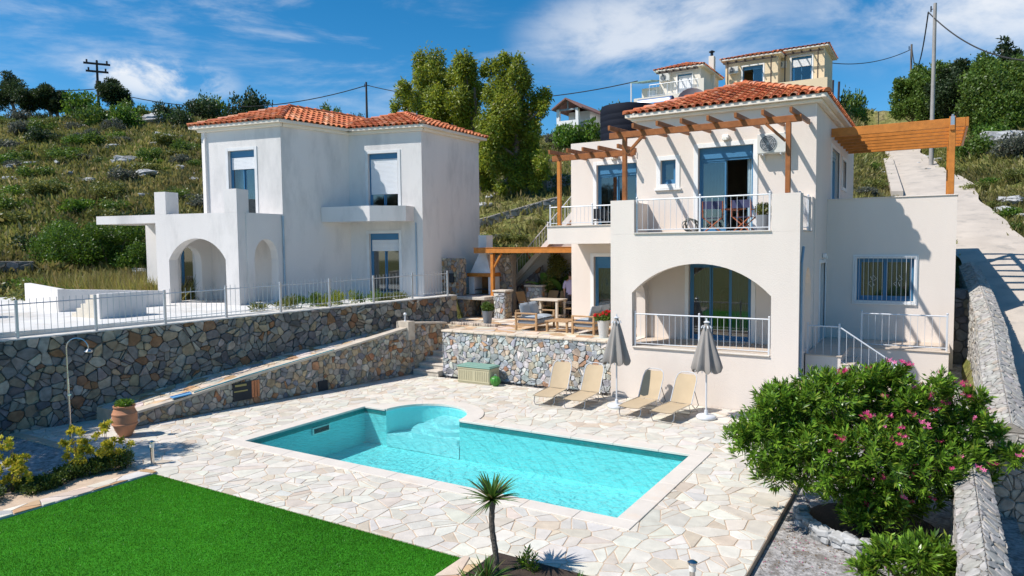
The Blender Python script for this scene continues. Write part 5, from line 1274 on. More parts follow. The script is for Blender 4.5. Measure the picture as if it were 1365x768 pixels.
m=MB();m.box(-.5,.5,-.03,.03,.10,.15,.004);m.box(-.58,-.501,-.30,.30,.10,.15,.004);m.box(.501,.58,-.30,.30,.10,.15,.004);m.build('stretcher',DTOP,t,local=True)
SLING=mat('sling_brown',(.30,.19,.09),.8,var=.1,bump=.2,bscale=120);SLG=mat('sling_grey',(.10,.10,.10),.8,var=.1);DMET=mat('dark_metal',(.04,.04,.045),.4,metal=.6)
def arm_chair(loc,rz,label,sl=SLING,group=None):
    r=thing('garden_chair',label,'chair',loc,rz,group)
    for s_ in(-1,1):
        m=MB();x=s_*.27
        m.tube([(x,-.26,0),(x,-.24,.62),(x,-.18,.65),(x,.22,.63)],.013,6);m.build('arm',DMET,r,local=True)
        m=MB();m.tube([(x*.93,.34,0),(x*.93,.10,.42),(x*.93,.34,1.0)],.013,6);m.build('leg',DMET,r,local=True)
    m=MB();m.mesh([(-.24,-.24,.43),(.24,-.24,.43),(.24,.10,.41),(-.24,.10,.41),(.24,-.24,.415),(-.24,-.24,.415),(.24,.10,.395),(-.24,.10,.395)],[(0,1,2,3),(4,5,7,6),(0,5,4,1),(3,2,6,7),(0,3,7,5),(1,4,6,2)]);m.build('seat',sl,r,local=True)
    m=MB();P=[(-.24,.12,.43),(.24,.12,.43),(.24,.34,1.02),(-.24,.34,1.02)];m.mesh(P+[(x,y+.012,z-.006) for x,y,z in P],[(0,1,2,3),(7,6,5,4),(0,4,5,1),(2,6,7,3),(0,3,7,4),(1,5,6,2)]);m.build('backrest',sl,r,local=True)
    return r
arm_chair((-13.95,24.0,TZ),R(75),'grey-brown sling chair at the left end of the dining table')
arm_chair((-12.55,23.62,TZ),R(175),'tan sling chair on the near side of the dining table') if False else None
arm_chair((-12.08,24.2,TZ),R(-80),'tan sling chair at the right end of the dining table')
arm_chair((-12.72,24.85,TZ),R(5),'sling chair on the far side of the dining table, right hand one')
arm_chair((-13.35,24.85,TZ),R(-5),'sling chair on the far side of the dining table, left hand one')
arm_chair((-16.55,22.1,TZ),R(15)+3.1+.1,'dark grey sling chair alone beside the barbecue counter',SLG)
# pots
def pot_plant(name,label,loc,prof,mt,lobes,n,leaf,wid,pal,cat='potted plant',seed=1,flowers=None):
    r=thing(name,label,cat,loc);m=MB();m.lathe(prof,(0,0,0),28);m.build('pot',mt,r,smooth=True,local=True)
    rs=np.random.RandomState(seed);V,F,C=cloud_leaves(rs,lobes,n,leaf,wid,pal);npmesh('foliage',V,F,C,LEAF,r,local=True)
    if flowers:
        k,col,z0=flowers
        for i in range(k):
            l=lobes[rs.randint(len(lobes))];d=rdir(rs,1)[0];d[2]=abs(d[2])*.8+.2
            c_=np.array(l[:3])+d*np.array(l[3:])*1.05;V,F,C=cloud_leaves(rs,[(0,0,0,.035,.035,.03)],26,.035,.03,[(3,col),(1,tuple(q*.7 for q in col))]);fo=npmesh('blossom',V,F,C,PETAL,r,local=True);fo.location=c_
    return r
GREYPOT=mat('grey_pot',(.20,.22,.24),.6,var=.06);WPOT=mat('pale_pot',(.62,.60,.57),.7,var=.06)
taper=[(.001,0),(.13,0),(.135,.02),(.19,.50),(.20,.54),(.18,.54),(.17,.50),(.001,.48)]
pot_plant('potted_plant','tapered grey pot with a bushy green plant on the terrace edge',(-13.75,20.9,TZ),taper,GREYPOT,[(0,0,.66,.24,.24,.17),(-.08,.05,.70,.15,.15,.14),(.1,0,.62,.16,.16,.12)],1500,.055,.035,P_MID,seed=2)
pot_plant('potted_plant','pale pot of bright red geraniums on the terrace edge against the villa corner',(-8.72,19.75,TZ),taper,WPOT,[(0,0,.62,.27,.25,.14),(.1,.05,.70,.16,.16,.12),(-.14,0,.62,.15,.15,.1)],1500,.05,.045,P_MID,seed=3,flowers=(22,(.75,.03,.02),.7))
sq=[(.001,0),(.15,0),(.155,.02),(.20,.44),(.20,.46),(.18,.46),(.17,.43),(.001,.42)]
pot_plant('potted_plant','grey pot with a leafy bush in the right corner of the main balcony',(-4.0,19.65,4.70),sq,GREYPOT,[(0,0,.60,.22,.22,.18)],1200,.06,.03,P_OLIVE,seed=4)
# big clay jar
tj=thing('clay_jar','tall banded terracotta jar with trailing green plant at the low end of the path','jar',(-16.30,9.15,0))
prof=[(.001,0),(.14,0),(.15,.02),(.22,.14),(.285,.30),(.30,.33),(.315,.335),(.315,.37),(.30,.38),(.31,.50),(.30,.60),(.31,.605),(.31,.64),(.295,.65),(.26,.74),(.24,.78),(.27,.80),(.275,.84),(.25,.845),(.22,.80),(.001,.76)]
m=MB();m.lathe(prof,(0,0,0),36);m.build('jar_body',mat('jar_clay',(.50,.23,.12),.8,var=.14,nscale=5,bump=.15),tj,smooth=True,local=True)
tj.scale=(.88,)*3
rs=np.random.RandomState(9);V,F,C=cloud_leaves(rs,[(0,0,.90,.24,.24,.09),(-.14,.05,.90,.12,.14,.08),(.14,-.05,.9,.12,.12,.08)],1300,.05,.03,P_BRIGHT);npmesh('foliage',V,F,C,LEAF,tj,local=True)
# loungers
BEIGE=mat('lounger_fabric',(.50,.39,.25),.85,var=.06,bump=.12,bscale=150)
def lounger(label=None):
    r=thing('sun_lounger',label,'sun lounger',(0,0,0),0,'beige sun loungers in front of the villa')
    W=.29
    for s_ in(-1,1):
        m=MB();m.tube([(s_*W,0,.27),(s_*W,.3,.29),(s_*W,1.15,.30)],.013,8);m.build('side_rail',CHROME,r,local=True)
    m=MB();B=[];n=6
    pts=[(s_,y) for s_ in(-1,1) for y in (0,)]
    hx=W-.012
    # seat sling with slight sag
    V=[];k=10
    for i in range(k+1):
        y=.03+1.12*i/k
        for j in range(7):
            a=j/6*2-1;V.append((a*hx,y,.293-.018*(1-a*a)+.02*math.exp(-((y-.05)/.1)**2)*-1))
    F=[(i*7+j,i*7+j+1,(i+1)*7+j+1,(i+1)*7+j) for i in range(k) for j in range(6)]
    V2=[(x,y,z-.012) for x,y,z in V];m.mesh(V+V2,F+[tuple(q+len(V) for q in f[::-1]) for f in F]);m.build('seat',BEIGE,r,local=True,smooth=True)
    ang=R(60);cb=(0,1.14,.30);L=.80
    def bk(x,l,d=0): return (x,cb[1]+l*math.cos(ang)-d*math.sin(ang)*-1,cb[2]+l*math.sin(ang)+d*-math.cos(ang))
    m=MB();V=[];
    for i in range(9):
        l=L*i/8;ww=hx*(1-(max(0,i-6)/2)**2*.22)
        for j in range(7): a=j/6*2-1;V.append(bk(a*ww,l,.03*(1-a*a)))
    F=[(i*7+j,i*7+j+1,(i+1)*7+j+1,(i+1)*7+j) for i in range(8) for j in range(6)];V2=[(x,y+.012,z-.006) for x,y,z in V]
    m.mesh(V+V2,F+[tuple(q+len(V) for q in f[::-1]) for f in F]);m.build('backrest',BEIGE,r,local=True,smooth=True)
    m=MB();m.tube([bk(-W,0),bk(-W,.62),bk(-W*.9,.76),bk(-W*.6,.84),bk(0,.86),bk(W*.6,.84),bk(W*.9,.76),bk(W,.62),bk(W,0)],.013,8);m.build('back_frame',WHITEM,r,local=True,smooth=True)
    for y,dy in((.14,-.10),(1.0,.12)):
        m=MB();m.tube([(-W,y,.28),(-W-.01,y+dy*.6,.10),(-W*.85,y+dy,.02),(W*.85,y+dy,.02),(W+.01,y+dy*.6,.10),(W,y,.28)],.012,8);m.build('leg',CHROME,r,local=True,smooth=True)
    m=MB();m.tube([(-W,1.15,.28),(-W-.02,1.50,.04),(-W*.8,1.56,.02),(W*.8,1.56,.02),(W+.02,1.50,.04),(W,1.15,.28)],.012,8);m.build('leg',CHROME,r,local=True,smooth=True)
    for s_ in(-1,1):
        m=MB();m.tube([bk(s_*(W+.015),.34),(s_*(W+.015),1.55,.20),(s_*(W+.015),1.42,.15)],.009,6);m.build('strut',DMET,r,local=True)
    return r
L0=lounger()
for i,(x,y,a,lb) in enumerate([(-9.15,16.62,.10,'beige sun lounger furthest left in the row, against the rubble wall'),(-8.22,16.60,.03,'second beige sun lounger, between the first lounger and the left parasol'),(-6.62,16.52,-.10,'beige sun lounger just right of the left parasol'),(-5.72,16.42,-.12,'beige sun lounger beside the right hand parasol')]):
    o=L0 if i==0 else copy_tree(L0);o.location=(x,y,0);o.rotation_euler=(0,0,a);o['label']=lb
lg=copy_tree(L0);lg.location=(-3.2,17.0,0);lg.rotation_euler=(0,0,-.3);lg['label']='sun lounger almost wholly hidden behind the oleander, only its top bar showing';lg['group']='beige sun loungers in front of the villa'
# parasols
PF=mat('parasol_cloth',(.29,.265,.24),.9,var=.06,bump=.15,bscale=90)
def parasol(loc,label,rz):
    r=thing('parasol',label,'parasol',loc,rz,'closed grey parasols by the pool')
    m=MB();m.lathe([(.001,0),(.23,0),(.25,.02),(.25,.06),(.21,.10),(.05,.11),(.045,.22),(.001,.22)],(0,0,0),28);m.build('base',WHITEM,r,smooth=True,local=True)
    m=MB();m.tube([(0,0,.1),(0,0,2.46)],.022,12);m.build('pole',WHITEM,r,smooth=True,local=True)
    m=MB();n=64;V=[];prof=[(1.22,.31),(1.30,.335),(1.45,.30),(1.7,.235),(1.95,.175),(2.15,.125),(2.32,.075),(2.42,.05),(2.5,.012)]
    for z,q in prof:
        for j in range(n):
            t=2*math.pi*j/n;f=1+.20*math.sin(8*t+z*1.1)*min(1,(2.5-z)*1.3)+.06*math.sin(3*t+z*2);zz=z+(.05*math.sin(8*t) if z<1.27 else 0);V.append((q*f*math.cos(t),q*f*math.sin(t),zz))
    m.mesh(V,[(i*n+j,i*n+(j+1)%n,(i+1)*n+(j+1)%n,(i+1)*n+j) for i in range(len(prof)-1) for j in range(n)]);m.build('canopy',PF,r,smooth=True,local=True)
    m=MB()
    for k in range(8):
        t=k*math.pi/4;m.tube([(.10*math.cos(t),.10*math.sin(t),2.36),(.13*math.cos(t),.13*math.sin(t),2.30)],.016,6)
    m.tube([(0,0,2.42),(0,0,2.54)],.02,8);m.lathe([(.001,0),(.07,0),(.08,.02),(.03,.05),(.001,.055)],(0,0,2.43),12);m.build('crown_hub',WHITEM,r,local=True)
    m=MB()
    for k in range(8): t=k*math.pi/4+.2;m.tube([(.29*math.cos(t),.29*math.sin(t),1.26),(.30*math.cos(t),.30*math.sin(t),1.21)],.011,6)
    m.build('rib_tips',WHITEM,r,local=True)
    return r
parasol((-7.33,17.46,0),'closed grey parasol on a white base standing between the second and third loungers',0);parasol((-4.88,17.39,0),'closed grey parasol on a white base at the right end of the lounger row',.5)
# storage box
sb=thing('storage_box','beige plastic storage box with a sage green lid against the rubble wall','storage box',(-12.58,18.55,0),.0)
BXM=mat('box_plastic',(.50,.46,.30),.55,var=.05);LIDM=mat('lid_green',(.20,.36,.29),.5,var=.05)
m=MB();m.box(-.62,.62,-.29,.29,0,.52,.02)
for k in range(17):
    x=-.56+k*.07
    if k in(8,): continue
    m.box(x-.012,x+.012,-.302,-.289,.12,.42,.004)
for z in(.06,.47): m.box(-.62,.62,-.305,-.289,z,z+.035,.005)
for k in range(6): y=-.2+k*.08;m.box(.619,.632,y-.012,y+.012,.12,.42,.004)
m.build('box_body',BXM,sb,local=True)
m=MB();m.box(-.65,.65,-.32,.31,.522,.565,.015);m.box(-.60,.60,-.28,.27,.566,.585,.01);m.build('lid',LIDM,sb,local=True)
gp=thing('barrel_ornament','small bright green ribbed glass-like float next to the storage box','ornament',(-11.78,18.32,0))
m=MB();n=40;V=[];prof=[(0,.06),(.04,.11),(.12,.15),(.20,.16),(.27,.13),(.31,.07),(.32,.01)]
for z,q in prof:
    for j in range(n): t=2*math.pi*j/n;f=1+.06*math.cos(10*t);V.append((q*f*math.cos(t),q*f*math.sin(t),z))
m.mesh(V,[(i*n+j,i*n+(j+1)%n,(i+1)*n+(j+1)%n,(i+1)*n+j) for i in range(len(prof)-1) for j in range(n)]);m.build('body',mat('float_green',(.05,.22,.03),.4,var=.25,nscale=12),gp,smooth=True,local=True)
m=MB();m.tube([(-.04,0,.31),(-.03,0,.36),(.03,0,.36),(.04,0,.31)],.012,6);m.build('loop',mat('lid_green'),gp,local=True)
# shower
sw=thing('outdoor_shower','slim steel outdoor shower post with a curved arm and small rose','shower',(-17.05,8.30,0))
m=MB();m.tube([(0,0,0),(0,0,1.45)],.026,10);m.tube([(0,0,1.45),(0,0,2.15)],.016,10);m.build('post',CHROME,sw,local=True,smooth=True)
m=MB();m.tube([(.0+.22-.22*math.cos(math.pi*i/10),.13-.13*math.cos(math.pi*i/10),2.15+.24*math.sin(math.pi*i/10)) for i in range(11)],.014,8);m.build('arm',CHROME,sw,local=True,smooth=True)
m=MB();m.lathe([(.001,.06),(.02,.06),(.09,.0),(.09,-.015),(.001,-.015)],(.44,.26,2.08),16);m.build('shower_rose',CHROME,sw,local=True)
m=MB();m.box(-.045,.045,-.045,.045,1.05,1.10,.01);m.build('tap',CHROME,sw,local=True)
# bollard light
bl=thing('bollard_light','short brushed steel bollard light on the paving by the lawn corner','bollard light',(-13.66,8.20,0))
m=MB();m.lathe([(.001,0),(.055,0),(.055,.012),(.036,.014),(.036,.36),(.001,.36)],(0,0,0),20);m.build('post',CHROME,bl,smooth=True,local=True)
m=MB();m.lathe([(.001,0),(.045,0),(.045,.09),(.001,.09)],(0,0,.36),20);m.build('lens',mat('frosted_glass',(.8,.78,.7),.3),bl,smooth=True,local=True)
m=MB();m.lathe([(.001,0),(.062,0),(.062,.02),(.02,.045),(.001,.045)],(0,0,.452),20);m.build('cap',CHROME,bl,smooth=True,local=True)
bl2=copy_tree(bl);bl2.location=(-2.50,8.35,0);bl2['label']='steel bollard light at the bottom edge on the paving near the gravel'
sl_=thing('wall_lantern','small white lantern post on the end block of the sloping path wall','lantern',(-15.68,18.65,1.84))
m=MB();m.lathe([(.001,0),(.04,0),(.035,.02),(.025,.03),(.025,.20),(.001,.20)],(0,0,0),14);m.build('post',WHITEM,sl_,local=True);m=MB();m.lathe([(.001,0),(.05,0),(.06,.05),(.03,.09),(.001,.09)],(0,0,.202),14);m.build('lamp_head',WHITEM,sl_,local=True)
# pool net
nt_=thing('pool_net','blue leaf net on a long turquoise telescopic pole lying on the path wall','pool net',(-16.85,10.9,.55))
m=MB();m.tube([(-16.8,11.3,.60),(-16.50,12.7,.84),(-15.95,15.55,1.24)],.016,8);m.build('pole',mat('turquoise_tube',(.05,.32,.38),.35),nt_)
m=MB();P=[(-17.0,10.75,.56),(-16.78,10.70,.56),(-16.68,11.15,.60),(-16.9,11.25,.61)];m.tube(P+[P[0]],.014,6);m.build('hoop',mat('net_blue',(.05,.25,.55),.4),nt_)
m=MB();m.face([(x,y,z-.006) for x,y,z in P]);m.build('mesh',mat('net_cloth',(.15,.35,.55),.8),nt_)
# balcony things
DENIM=mat('navy_cloth',(.05,.055,.12),.85,var=.1);RWOOD=mat('red_wood',(.36,.11,.045),.5,var=.2,nscale=8)
def director(loc,rz,label):
    r=thing('folding_chair',label,'chair',loc,rz)
    for y in(-.20,.20):
        m=MB();m.beam((-.25,y,.02),(.25,y,.44),.03,.03);m.beam((.25,y+.03,.02),(-.25,y+.03,.44),.03,.03);m.build('leg',RWOOD,r,local=True)
    for s_ in(-1,1):
        m=MB();m.beam((s_*.27,.22,.44),(s_*.27,.26,.90),.03,.03,upv=(0,1,0));m.beam((s_*.27,-.2,.44),(s_*.27,-.2,.62),.03,.03,upv=(0,1,0));m.beam((s_*.27,-.24,.63),(s_*.27,.24,.63),.05,.02);m.build('arm',RWOOD,r,local=True)
    m=MB();m.box(-.25,.25,-.2,.2,.43,.445);m.build('seat',DENIM,r,local=True);m=MB();m.box(-.27,.27,.245,.255,.68,.90);m.build('backrest',DENIM,r,local=True);return r
director((-5.45,19.95,4.69),R(180)+.25,'navy canvas folding chair on the main balcony, left of the round table')
director((-4.55,19.85,4.69),R(180)-.15,'navy canvas folding chair with crossed red-brown legs, nearest the balcony pot plant')
t=thing('balcony_table','small dark round table between the folding chairs on the main balcony','table',(-5.0,20.45,4.69))
m=MB();m.lathe([(.001,.68),(.34,.68),(.34,.71),(.001,.71)],(0,0,0),24);m.build('table_top',RWOOD,t,local=True)
for k in range(3):
    a=k*2.09;m=MB();m.tube([(.05*math.cos(a),.05*math.sin(a),.67),(.28*math.cos(a),.28*math.sin(a),.0)],.015,6);m.build('leg',DMET,t,local=True)
m=MB();pts=[]
for k in range(130):
    a=k*.33;q=.20+.03*math.sin(k*.9)+.02*math.sin(k*.23);pts.append((-6.05+q*math.cos(a)*.9,19.9+.16*math.sin(k*.13)-.1*math.sin(a),4.93+q*.9*math.sin(a)))
pts+=[(-6.3,19.7,4.72),(-6.6,19.75,4.71),(-6.9,19.9,4.71)]
m.tube(pts,.014,6);tag(m.build('garden_hose',mat('hose_grey',(.12,.13,.12),.5)),'coiled grey garden hose leaning on the main balcony floor','hose')
t=thing('balcony_chair','dark small chair on the side balcony behind the low railing','chair',(-9.9,22.1,4.8),R(20))
m=MB();m.box(-.22,.22,-.2,.2,.42,.45,.01);m.build('seat',DMET,t,local=True);m=MB();m.box(-.22,.22,.19,.21,.5,.85,.01);m.build('backrest',DMET,t,local=True)
for a in(-1,1):
    for b in(-1,1): m=MB();m.tube([(a*.2,b*.18,0),(a*.2,b*.18,.42)],.012,6);m.build('leg',DMET,t,local=True)

# ---------------- person behind the villa corner
def person(loc,rz):
    r=thing('person','person in a pale lavender shirt beyond the dining table, mostly hidden by the villa','person',loc,rz)
    J=[(0,0,.96),(0,0,1.12),(0,.01,1.30),(0,.01,1.43),(0,-.005,1.52),(0,-.015,1.60),(0,-.01,1.70),
       (.10,0,.90),(.105,.01,.50),(.11,.03,.09),(.115,-.12,.04),(-.10,0,.90),(-.105,.0,.50),(-.11,.04,.09),(-.115,-.11,.04),
       (.19,.01,1.41),(.25,.02,1.13),(.24,-.07,.90),(.235,-.10,.82),(-.19,.01,1.41),(-.25,.02,1.13),(-.24,-.07,.90),(-.235,-.10,.82)]
    E=[(0,1),(1,2),(2,3),(3,4),(4,5),(5,6),(0,7),(7,8),(8,9),(9,10),(0,11),(11,12),(12,13),(13,14),(3,15),(15,16),(16,17),(17,18),(3,19),(19,20),(20,21),(21,22)]
    Rr=[.15,.13,.145,.09,.055,.085,.09,.09,.06,.042,.035,.09,.06,.042,.035,.055,.042,.032,.03,.055,.042,.032,.03]
    base=5*0
    for s_,w_ in((1,18),(-1,22)):
        x,y,z=J[w_]
        for f,(dx,dy,L) in enumerate([(-.0,-.035,.075),(0,-.012,.085),(0,.010,.08),(0,.030,.065),(-s_*.02,-.05,.05)]):
            k=len(J);J.append((x+dx*.5,y+dy,z-.05));J.append((x+dx-s_*.012,y+dy*1.1-.012,z-.05-L));E+=[(w_,k),(k,k+1)];Rr+=[.010,.008]
    me=bpy.data.meshes.new('body');me.from_pydata(J,E,[]);o=bpy.data.objects.new('body',me);COL.objects.link(o);o.parent=r
    sk_=o.modifiers.new('skin','SKIN')
    for i,v in enumerate(me.skin_vertices[0].data): v.radius=(Rr[i],Rr[i]*(.72 if i in(0,1,2) else 1));v.use_root=(i==0)
    ss=o.modifiers.new('s','SUBSURF');ss.levels=2;ss.render_levels=2
    SK=mat('skin',(.48,.28,.20),.6,var=.04);me.materials.append(SK)
    # clothes: a shirt and trousers following the body
    m=MB();n=20;V=[]
    for z,a,b in((.90,.185,.13),(1.0,.175,.125),(1.12,.165,.12),(1.30,.195,.13),(1.40,.20,.11),(1.46,.12,.085),(1.485,.07,.07)):
        for j in range(n): t_=2*math.pi*j/n;V.append((a*math.cos(t_),.005+b*math.sin(t_),z))
    m.mesh(V,[(i*n+j,i*n+(j+1)%n,(i+1)*n+(j+1)%n,(i+1)*n+j) for i in range(6) for j in range(n)])
    for s_ in(-1,1): m.tube([(s_*.16,.01,1.42),(s_*.225,.015,1.30),(s_*.25,.02,1.14)],[.075,.07,.062],12)
    m.build('shirt',mat('lavender_cotton',(.50,.44,.62),.9,var=.05),r,smooth=True,local=True)
    m=MB()
    for s_ in(-1,1): m.tube([(s_*.08,0,.96),(s_*.10,0,.86),(s_*.105,.01,.50),(s_*.11,.03,.10)],[.12,.11,.08,.065],14)
    m.build('trousers',mat('dark_cotton',(.06,.06,.08),.9),r,smooth=True,local=True)
    m=MB();V=[];n=16
    for i in range(9):
        ph=math.pi*i/8*.62
        for j in range(n): t_=2*math.pi*j/n;V.append((.092*math.sin(ph)*math.cos(t_),.012+.105*math.sin(ph)*math.sin(t_),1.665+.105*math.cos(ph)))
    m.mesh(V,[(i*n+j,i*n+(j+1)%n,(i+1)*n+(j+1)%n,(i+1)*n+j) for i in range(8) for j in range(n)]);m.build('hair',mat('dark_hair',(.03,.02,.015),.6),r,smooth=True,local=True)
    return r
person((-12.28,24.98,TZ) if False else (-12.46,24.98,TZ),R(200))

# ---------------- houses up the hill
def far_house(root,x0,x1,y0,y1,z0,z1,wallm,roofz,holes=(),name='wall'):
    m=MB();wallp(m,(x0,y0),(x1,y0),z0,z1,.25,holes,inw=(0,1));wallp(m,(x1,y0+.25),(x1,y1),z0,z1,.25,inw=(-1,0));wallp(m,(x0,y1),(x0,y0+.25),z0,z1,.25,inw=(1,0));wallp(m,(x1-.25,y1),(x0+.25,y1),z0,z1,.25,inw=(0,-1));m.build(name,wallm,root)
    hip_roof(root,[(x0-.35,y0-.35),(x1+.35,y0-.35),(x1+.35,y1+.35),(x0-.35,y1+.35)],z1+.10,[((x0+x1)/2,y0+(x1-x0)*.5,z1+.10+roofz),((x0+x1)/2,y1-(x1-x0)*.5 if y1-y0>x1-x0 else (y0+y1)/2,z1+.10+roofz)],rng,up=.34,rise=.5,rad=.13)
def wall_pergola(root,x0,x1,y,z,n,posts=True,zb=None):
    for k in range(n):
        x=x0+(x1-x0)*(k+.5)/n;m=MB();m.beam((x,y-1.0,z-.10),(x,y-.01,z+.05),.08,.12);m.build('rafter',mat('dark_timber',(.07,.05,.04),.7),root)
    m=MB();m.beam((x0,y-.75,z-.15),(x1,y-.75,z-.15),.1,.12);m.build('beam',mat('dark_timber'),root)
    if posts:
        for x in(x0+.4,x1-.4): m=MB();m.beam((x,y-.75,zb),(x,y-.75,z-.2),.09,.09,upv=(0,1,0));m.build('post',mat('dark_timber'),root)
HA=thing('hill_house','small cream house high on the hill with a chimney and a pale green glass canopy','house',(-19,57.5,14))
YA=57.2;xa0=onY(879,95,YA).x;xa1=onY(934,90,YA).x;zA=18.75
far_house(HA,xa0,xa1,YA,YA+5.4,14.5,zA,CREAMW,.75,[(1.55,2.75,16.55,18.35)])
unit(HA,'balcony_door',(xa0,YA),(xa1,YA),1.55,2.75,16.55,18.35,(0,1),surround=.10,shutbox=.12,shut=1.6,leaves=2,surr_bottom=False)
wall_pergola(HA,xa0,xa1,YA,18.65,6,False)
m=MB();m.box(xa1+.3-.5,xa1+.25,YA+3.0,YA+3.5,17,20.25,.02);m.build('chimney',CREAMW,HA);m=MB();m.tube([(xa1,YA+3.25,20.25),(xa1,YA+3.25,20.6)],.12,10);m.lathe([(.001,0),(.25,0),(.25,.05),(.001,.18)],(xa1,YA+3.25,20.62),12);m.build('chimney_cowl',DMET,HA)
m=MB();m.box(xa0-1.4,xa1+.9,YA-2.2,YA-.003,14.2,16.35);m.box(xa1+.5,xa1+.9,YA-2.2,YA-.003,16.351,17.3);m.build('lower_terrace',CREAMW,HA)
railing('hill_railing','thin white railing on the balcony of the cream hill house',[(xa0-.1,YA-2.1,16.36),(xa0+1.4,YA-2.1,16.36),(xa1+.4,YA-2.1,16.36)],.95,WHITEM,pitch=.3,ball=False,top=.03,bar=.014)
m=MB();m.box(xa0-1.5,xa0-.003,YA-.1,YA+3,14.5,17.55);m.build('side_wing',CREAMW,HA)
m=MB();m.box(xa0-1.0,xa0-.3,YA-.14,YA-.101,16.4,17.3);m.build('wing_door',SHUT,HA)
m=MB();m.mesh([(xa0-1.9,YA-1.7,17.75),(xa0-.1,YA-1.7,17.75),(xa0-.1,YA+1.5,18.35),(xa0-1.9,YA+1.5,18.35),(xa0-1.9,YA-1.7,17.82),(xa0-.1,YA-1.7,17.82),(xa0-.1,YA+1.5,18.42),(xa0-1.9,YA+1.5,18.42)],[(3,2,1,0),(4,5,6,7),(0,1,5,4),(1,2,6,5),(2,3,7,6),(3,0,4,7)]);m.build('glass_canopy',mat('green_polycarbonate',(.28,.42,.36),.3),HA)
m=MB();m.box(xa0-1.9,xa0-1.8,YA-1.7,YA-1.6,14.5,17.75);m.build('canopy_post',WHITEM,HA)
ac_unit((xa0+.55,YA-.003,17.9),0,'tiny air conditioner on the cream hill house wall, left of its balcony door',1.1)
HB=thing('hill_house','ochre two part house on the hill top behind the villa roof','house',(-12,62,15))
YB=62.0;xb0=onY(967,90,YB).x;xb1=onY(1037,90,YB).x;YC=63.6;xc1=onY(1099,90,YC).x
s0_=(onY(990,100,YB).x-xb0);s1_=(onY(1017,100,YB).x-xb0)
far_house(HB,xb0,xb1,YB,YB+5.4,14.5,20.05,OCHREW,.75,[(s0_,s1_,17.0,19.4)])
unit(HB,'balcony_door',(xb0,YB),(xb1,YB),s0_,s1_,17.0,19.4,(0,1),surround=.12,shutbox=.2,leaves=2,open_=0,surr_bottom=False)
wall_pergola(HB,xb0,xb1,YB,19.85,6,True,16.9)
s2=(onY(1055,100,YC).x-xb1);s3=(onY(1082,100,YC).x-xb1)
m=MB();wallp(m,(xb1+.002,YC),(xc1,YC),14.5,20.55,.25,[(s2,s3,17.6,20.0)],inw=(0,1));wallp(m,(xc1,YC+.25),(xc1,YC+5),14.5,20.55,.25,inw=(-1,0));wallp(m,(xc1-.25,YC+5),(xb1+.25,YC+5),14.5,20.55,.25,inw=(0,-1));m.build('wall',OCHREW,HB)
hip_roof(HB,[(xb1-.6,YC-.35),(xc1+.35,YC-.35),(xc1+.35,YC+5.35),(xb1-.6,YC+5.35)],20.65,[((xb1+xc1)/2,YC+2.5,21.35)],rng,up=.34,rise=.5,rad=.13)
unit(HB,'balcony_door',(xb1,YC),(xc1,YC),s2,s3,17.6,20.0,(0,1),surround=.12,shutbox=.2,shut=.6,leaves=2,surr_bottom=False)
wall_pergola(HB,xb1,xc1,YC,20.3,5,True,17.5)
m=MB();m.box(xb0-.3,xb1,YB-2,YB-.003,14.0,17.0);m.box(xb1+.003,xc1+.5,YC-2.1,YC-.003,14.0,17.6);m.build('balcony_wall',OCHREW,HB)
ac_unit((onY(973,92,YB).x+.35,YB-.003,18.9),0,'air conditioner on the left wing of the ochre hill house, under the rafters',1.0);ac_unit((onY(1042,96,YC).x,YC-.003,19.2),0,'air conditioner on the right wing of the ochre hill house',1.0)
HS=thing('hill_house','little white gabled house with an open veranda, left of the water tank','house',(-28,56,13))
YS=56.0;x0=onY(742,160,YS).x;x1=onY(771,160,YS).x;xe=onY(793,165,YS+2).x
z_e=onY(742,148,YS).z;z_p=onY(757,133,YS).z;zfl=onY(757,172,YS).z;zg=onY(757,190,YS).z-1.5
m=MB();m.box(x0,x1,YS,YS+6,zg,zfl+.75);m.box(x0,x1,YS+2.4,YS+6,zfl+.751,z_e+.2);m.build('wall',TRIM,HS)
for x in(x0+.12,x1-.15): m=MB();m.box(x-.13,x+.13,YS,YS+.3,zfl+.752,z_e+.1);m.build('pillar',TRIM,HS)
m=MB();xm=(x0+x1)/2
for s_,(xa_,xb_) in((0,(x0-.3,xm)),(1,(xm,x1+.5))):
    za_,zb_=(z_e,z_p) if s_==0 else (z_p,z_e-.1)
    m.mesh([(xa_,YS-.4,za_),(xb_,YS-.4,zb_),(xb_,YS+6.3,zb_),(xa_,YS+6.3,za_),(xa_,YS-.4,za_+.14),(xb_,YS-.4,zb_+.14),(xb_,YS+6.3,zb_+.14),(xa_,YS+6.3,za_+.14)],[(3,2,1,0),(4,5,6,7),(0,1,5,4),(1,2,6,5),(2,3,7,6),(3,0,4,7)])
m.build('roof',mat('old_tile',(.24,.13,.11),.9,var=.3,nscale=5),HS)
m=MB();m.beam((x0,YS+.1,z_e+.02),(x1,YS+.1,z_e+.02),.12,.14);m.beam((xm,YS+.1,z_e),(xm,YS+.1,z_p-.05),.1,.1,upv=(0,1,0));m.build('truss',mat('grey_wood',(.30,.34,.36),.7),HS)
m=MB();m.box(x1+.003,x1+2.0,YS+1,YS+6,zg,zfl+.1);m.box(x1+1.6,x1+2.0,YS+2,YS+6,zfl+.101,z_e-.4);m.build('side_terrace',TRIM,HS)
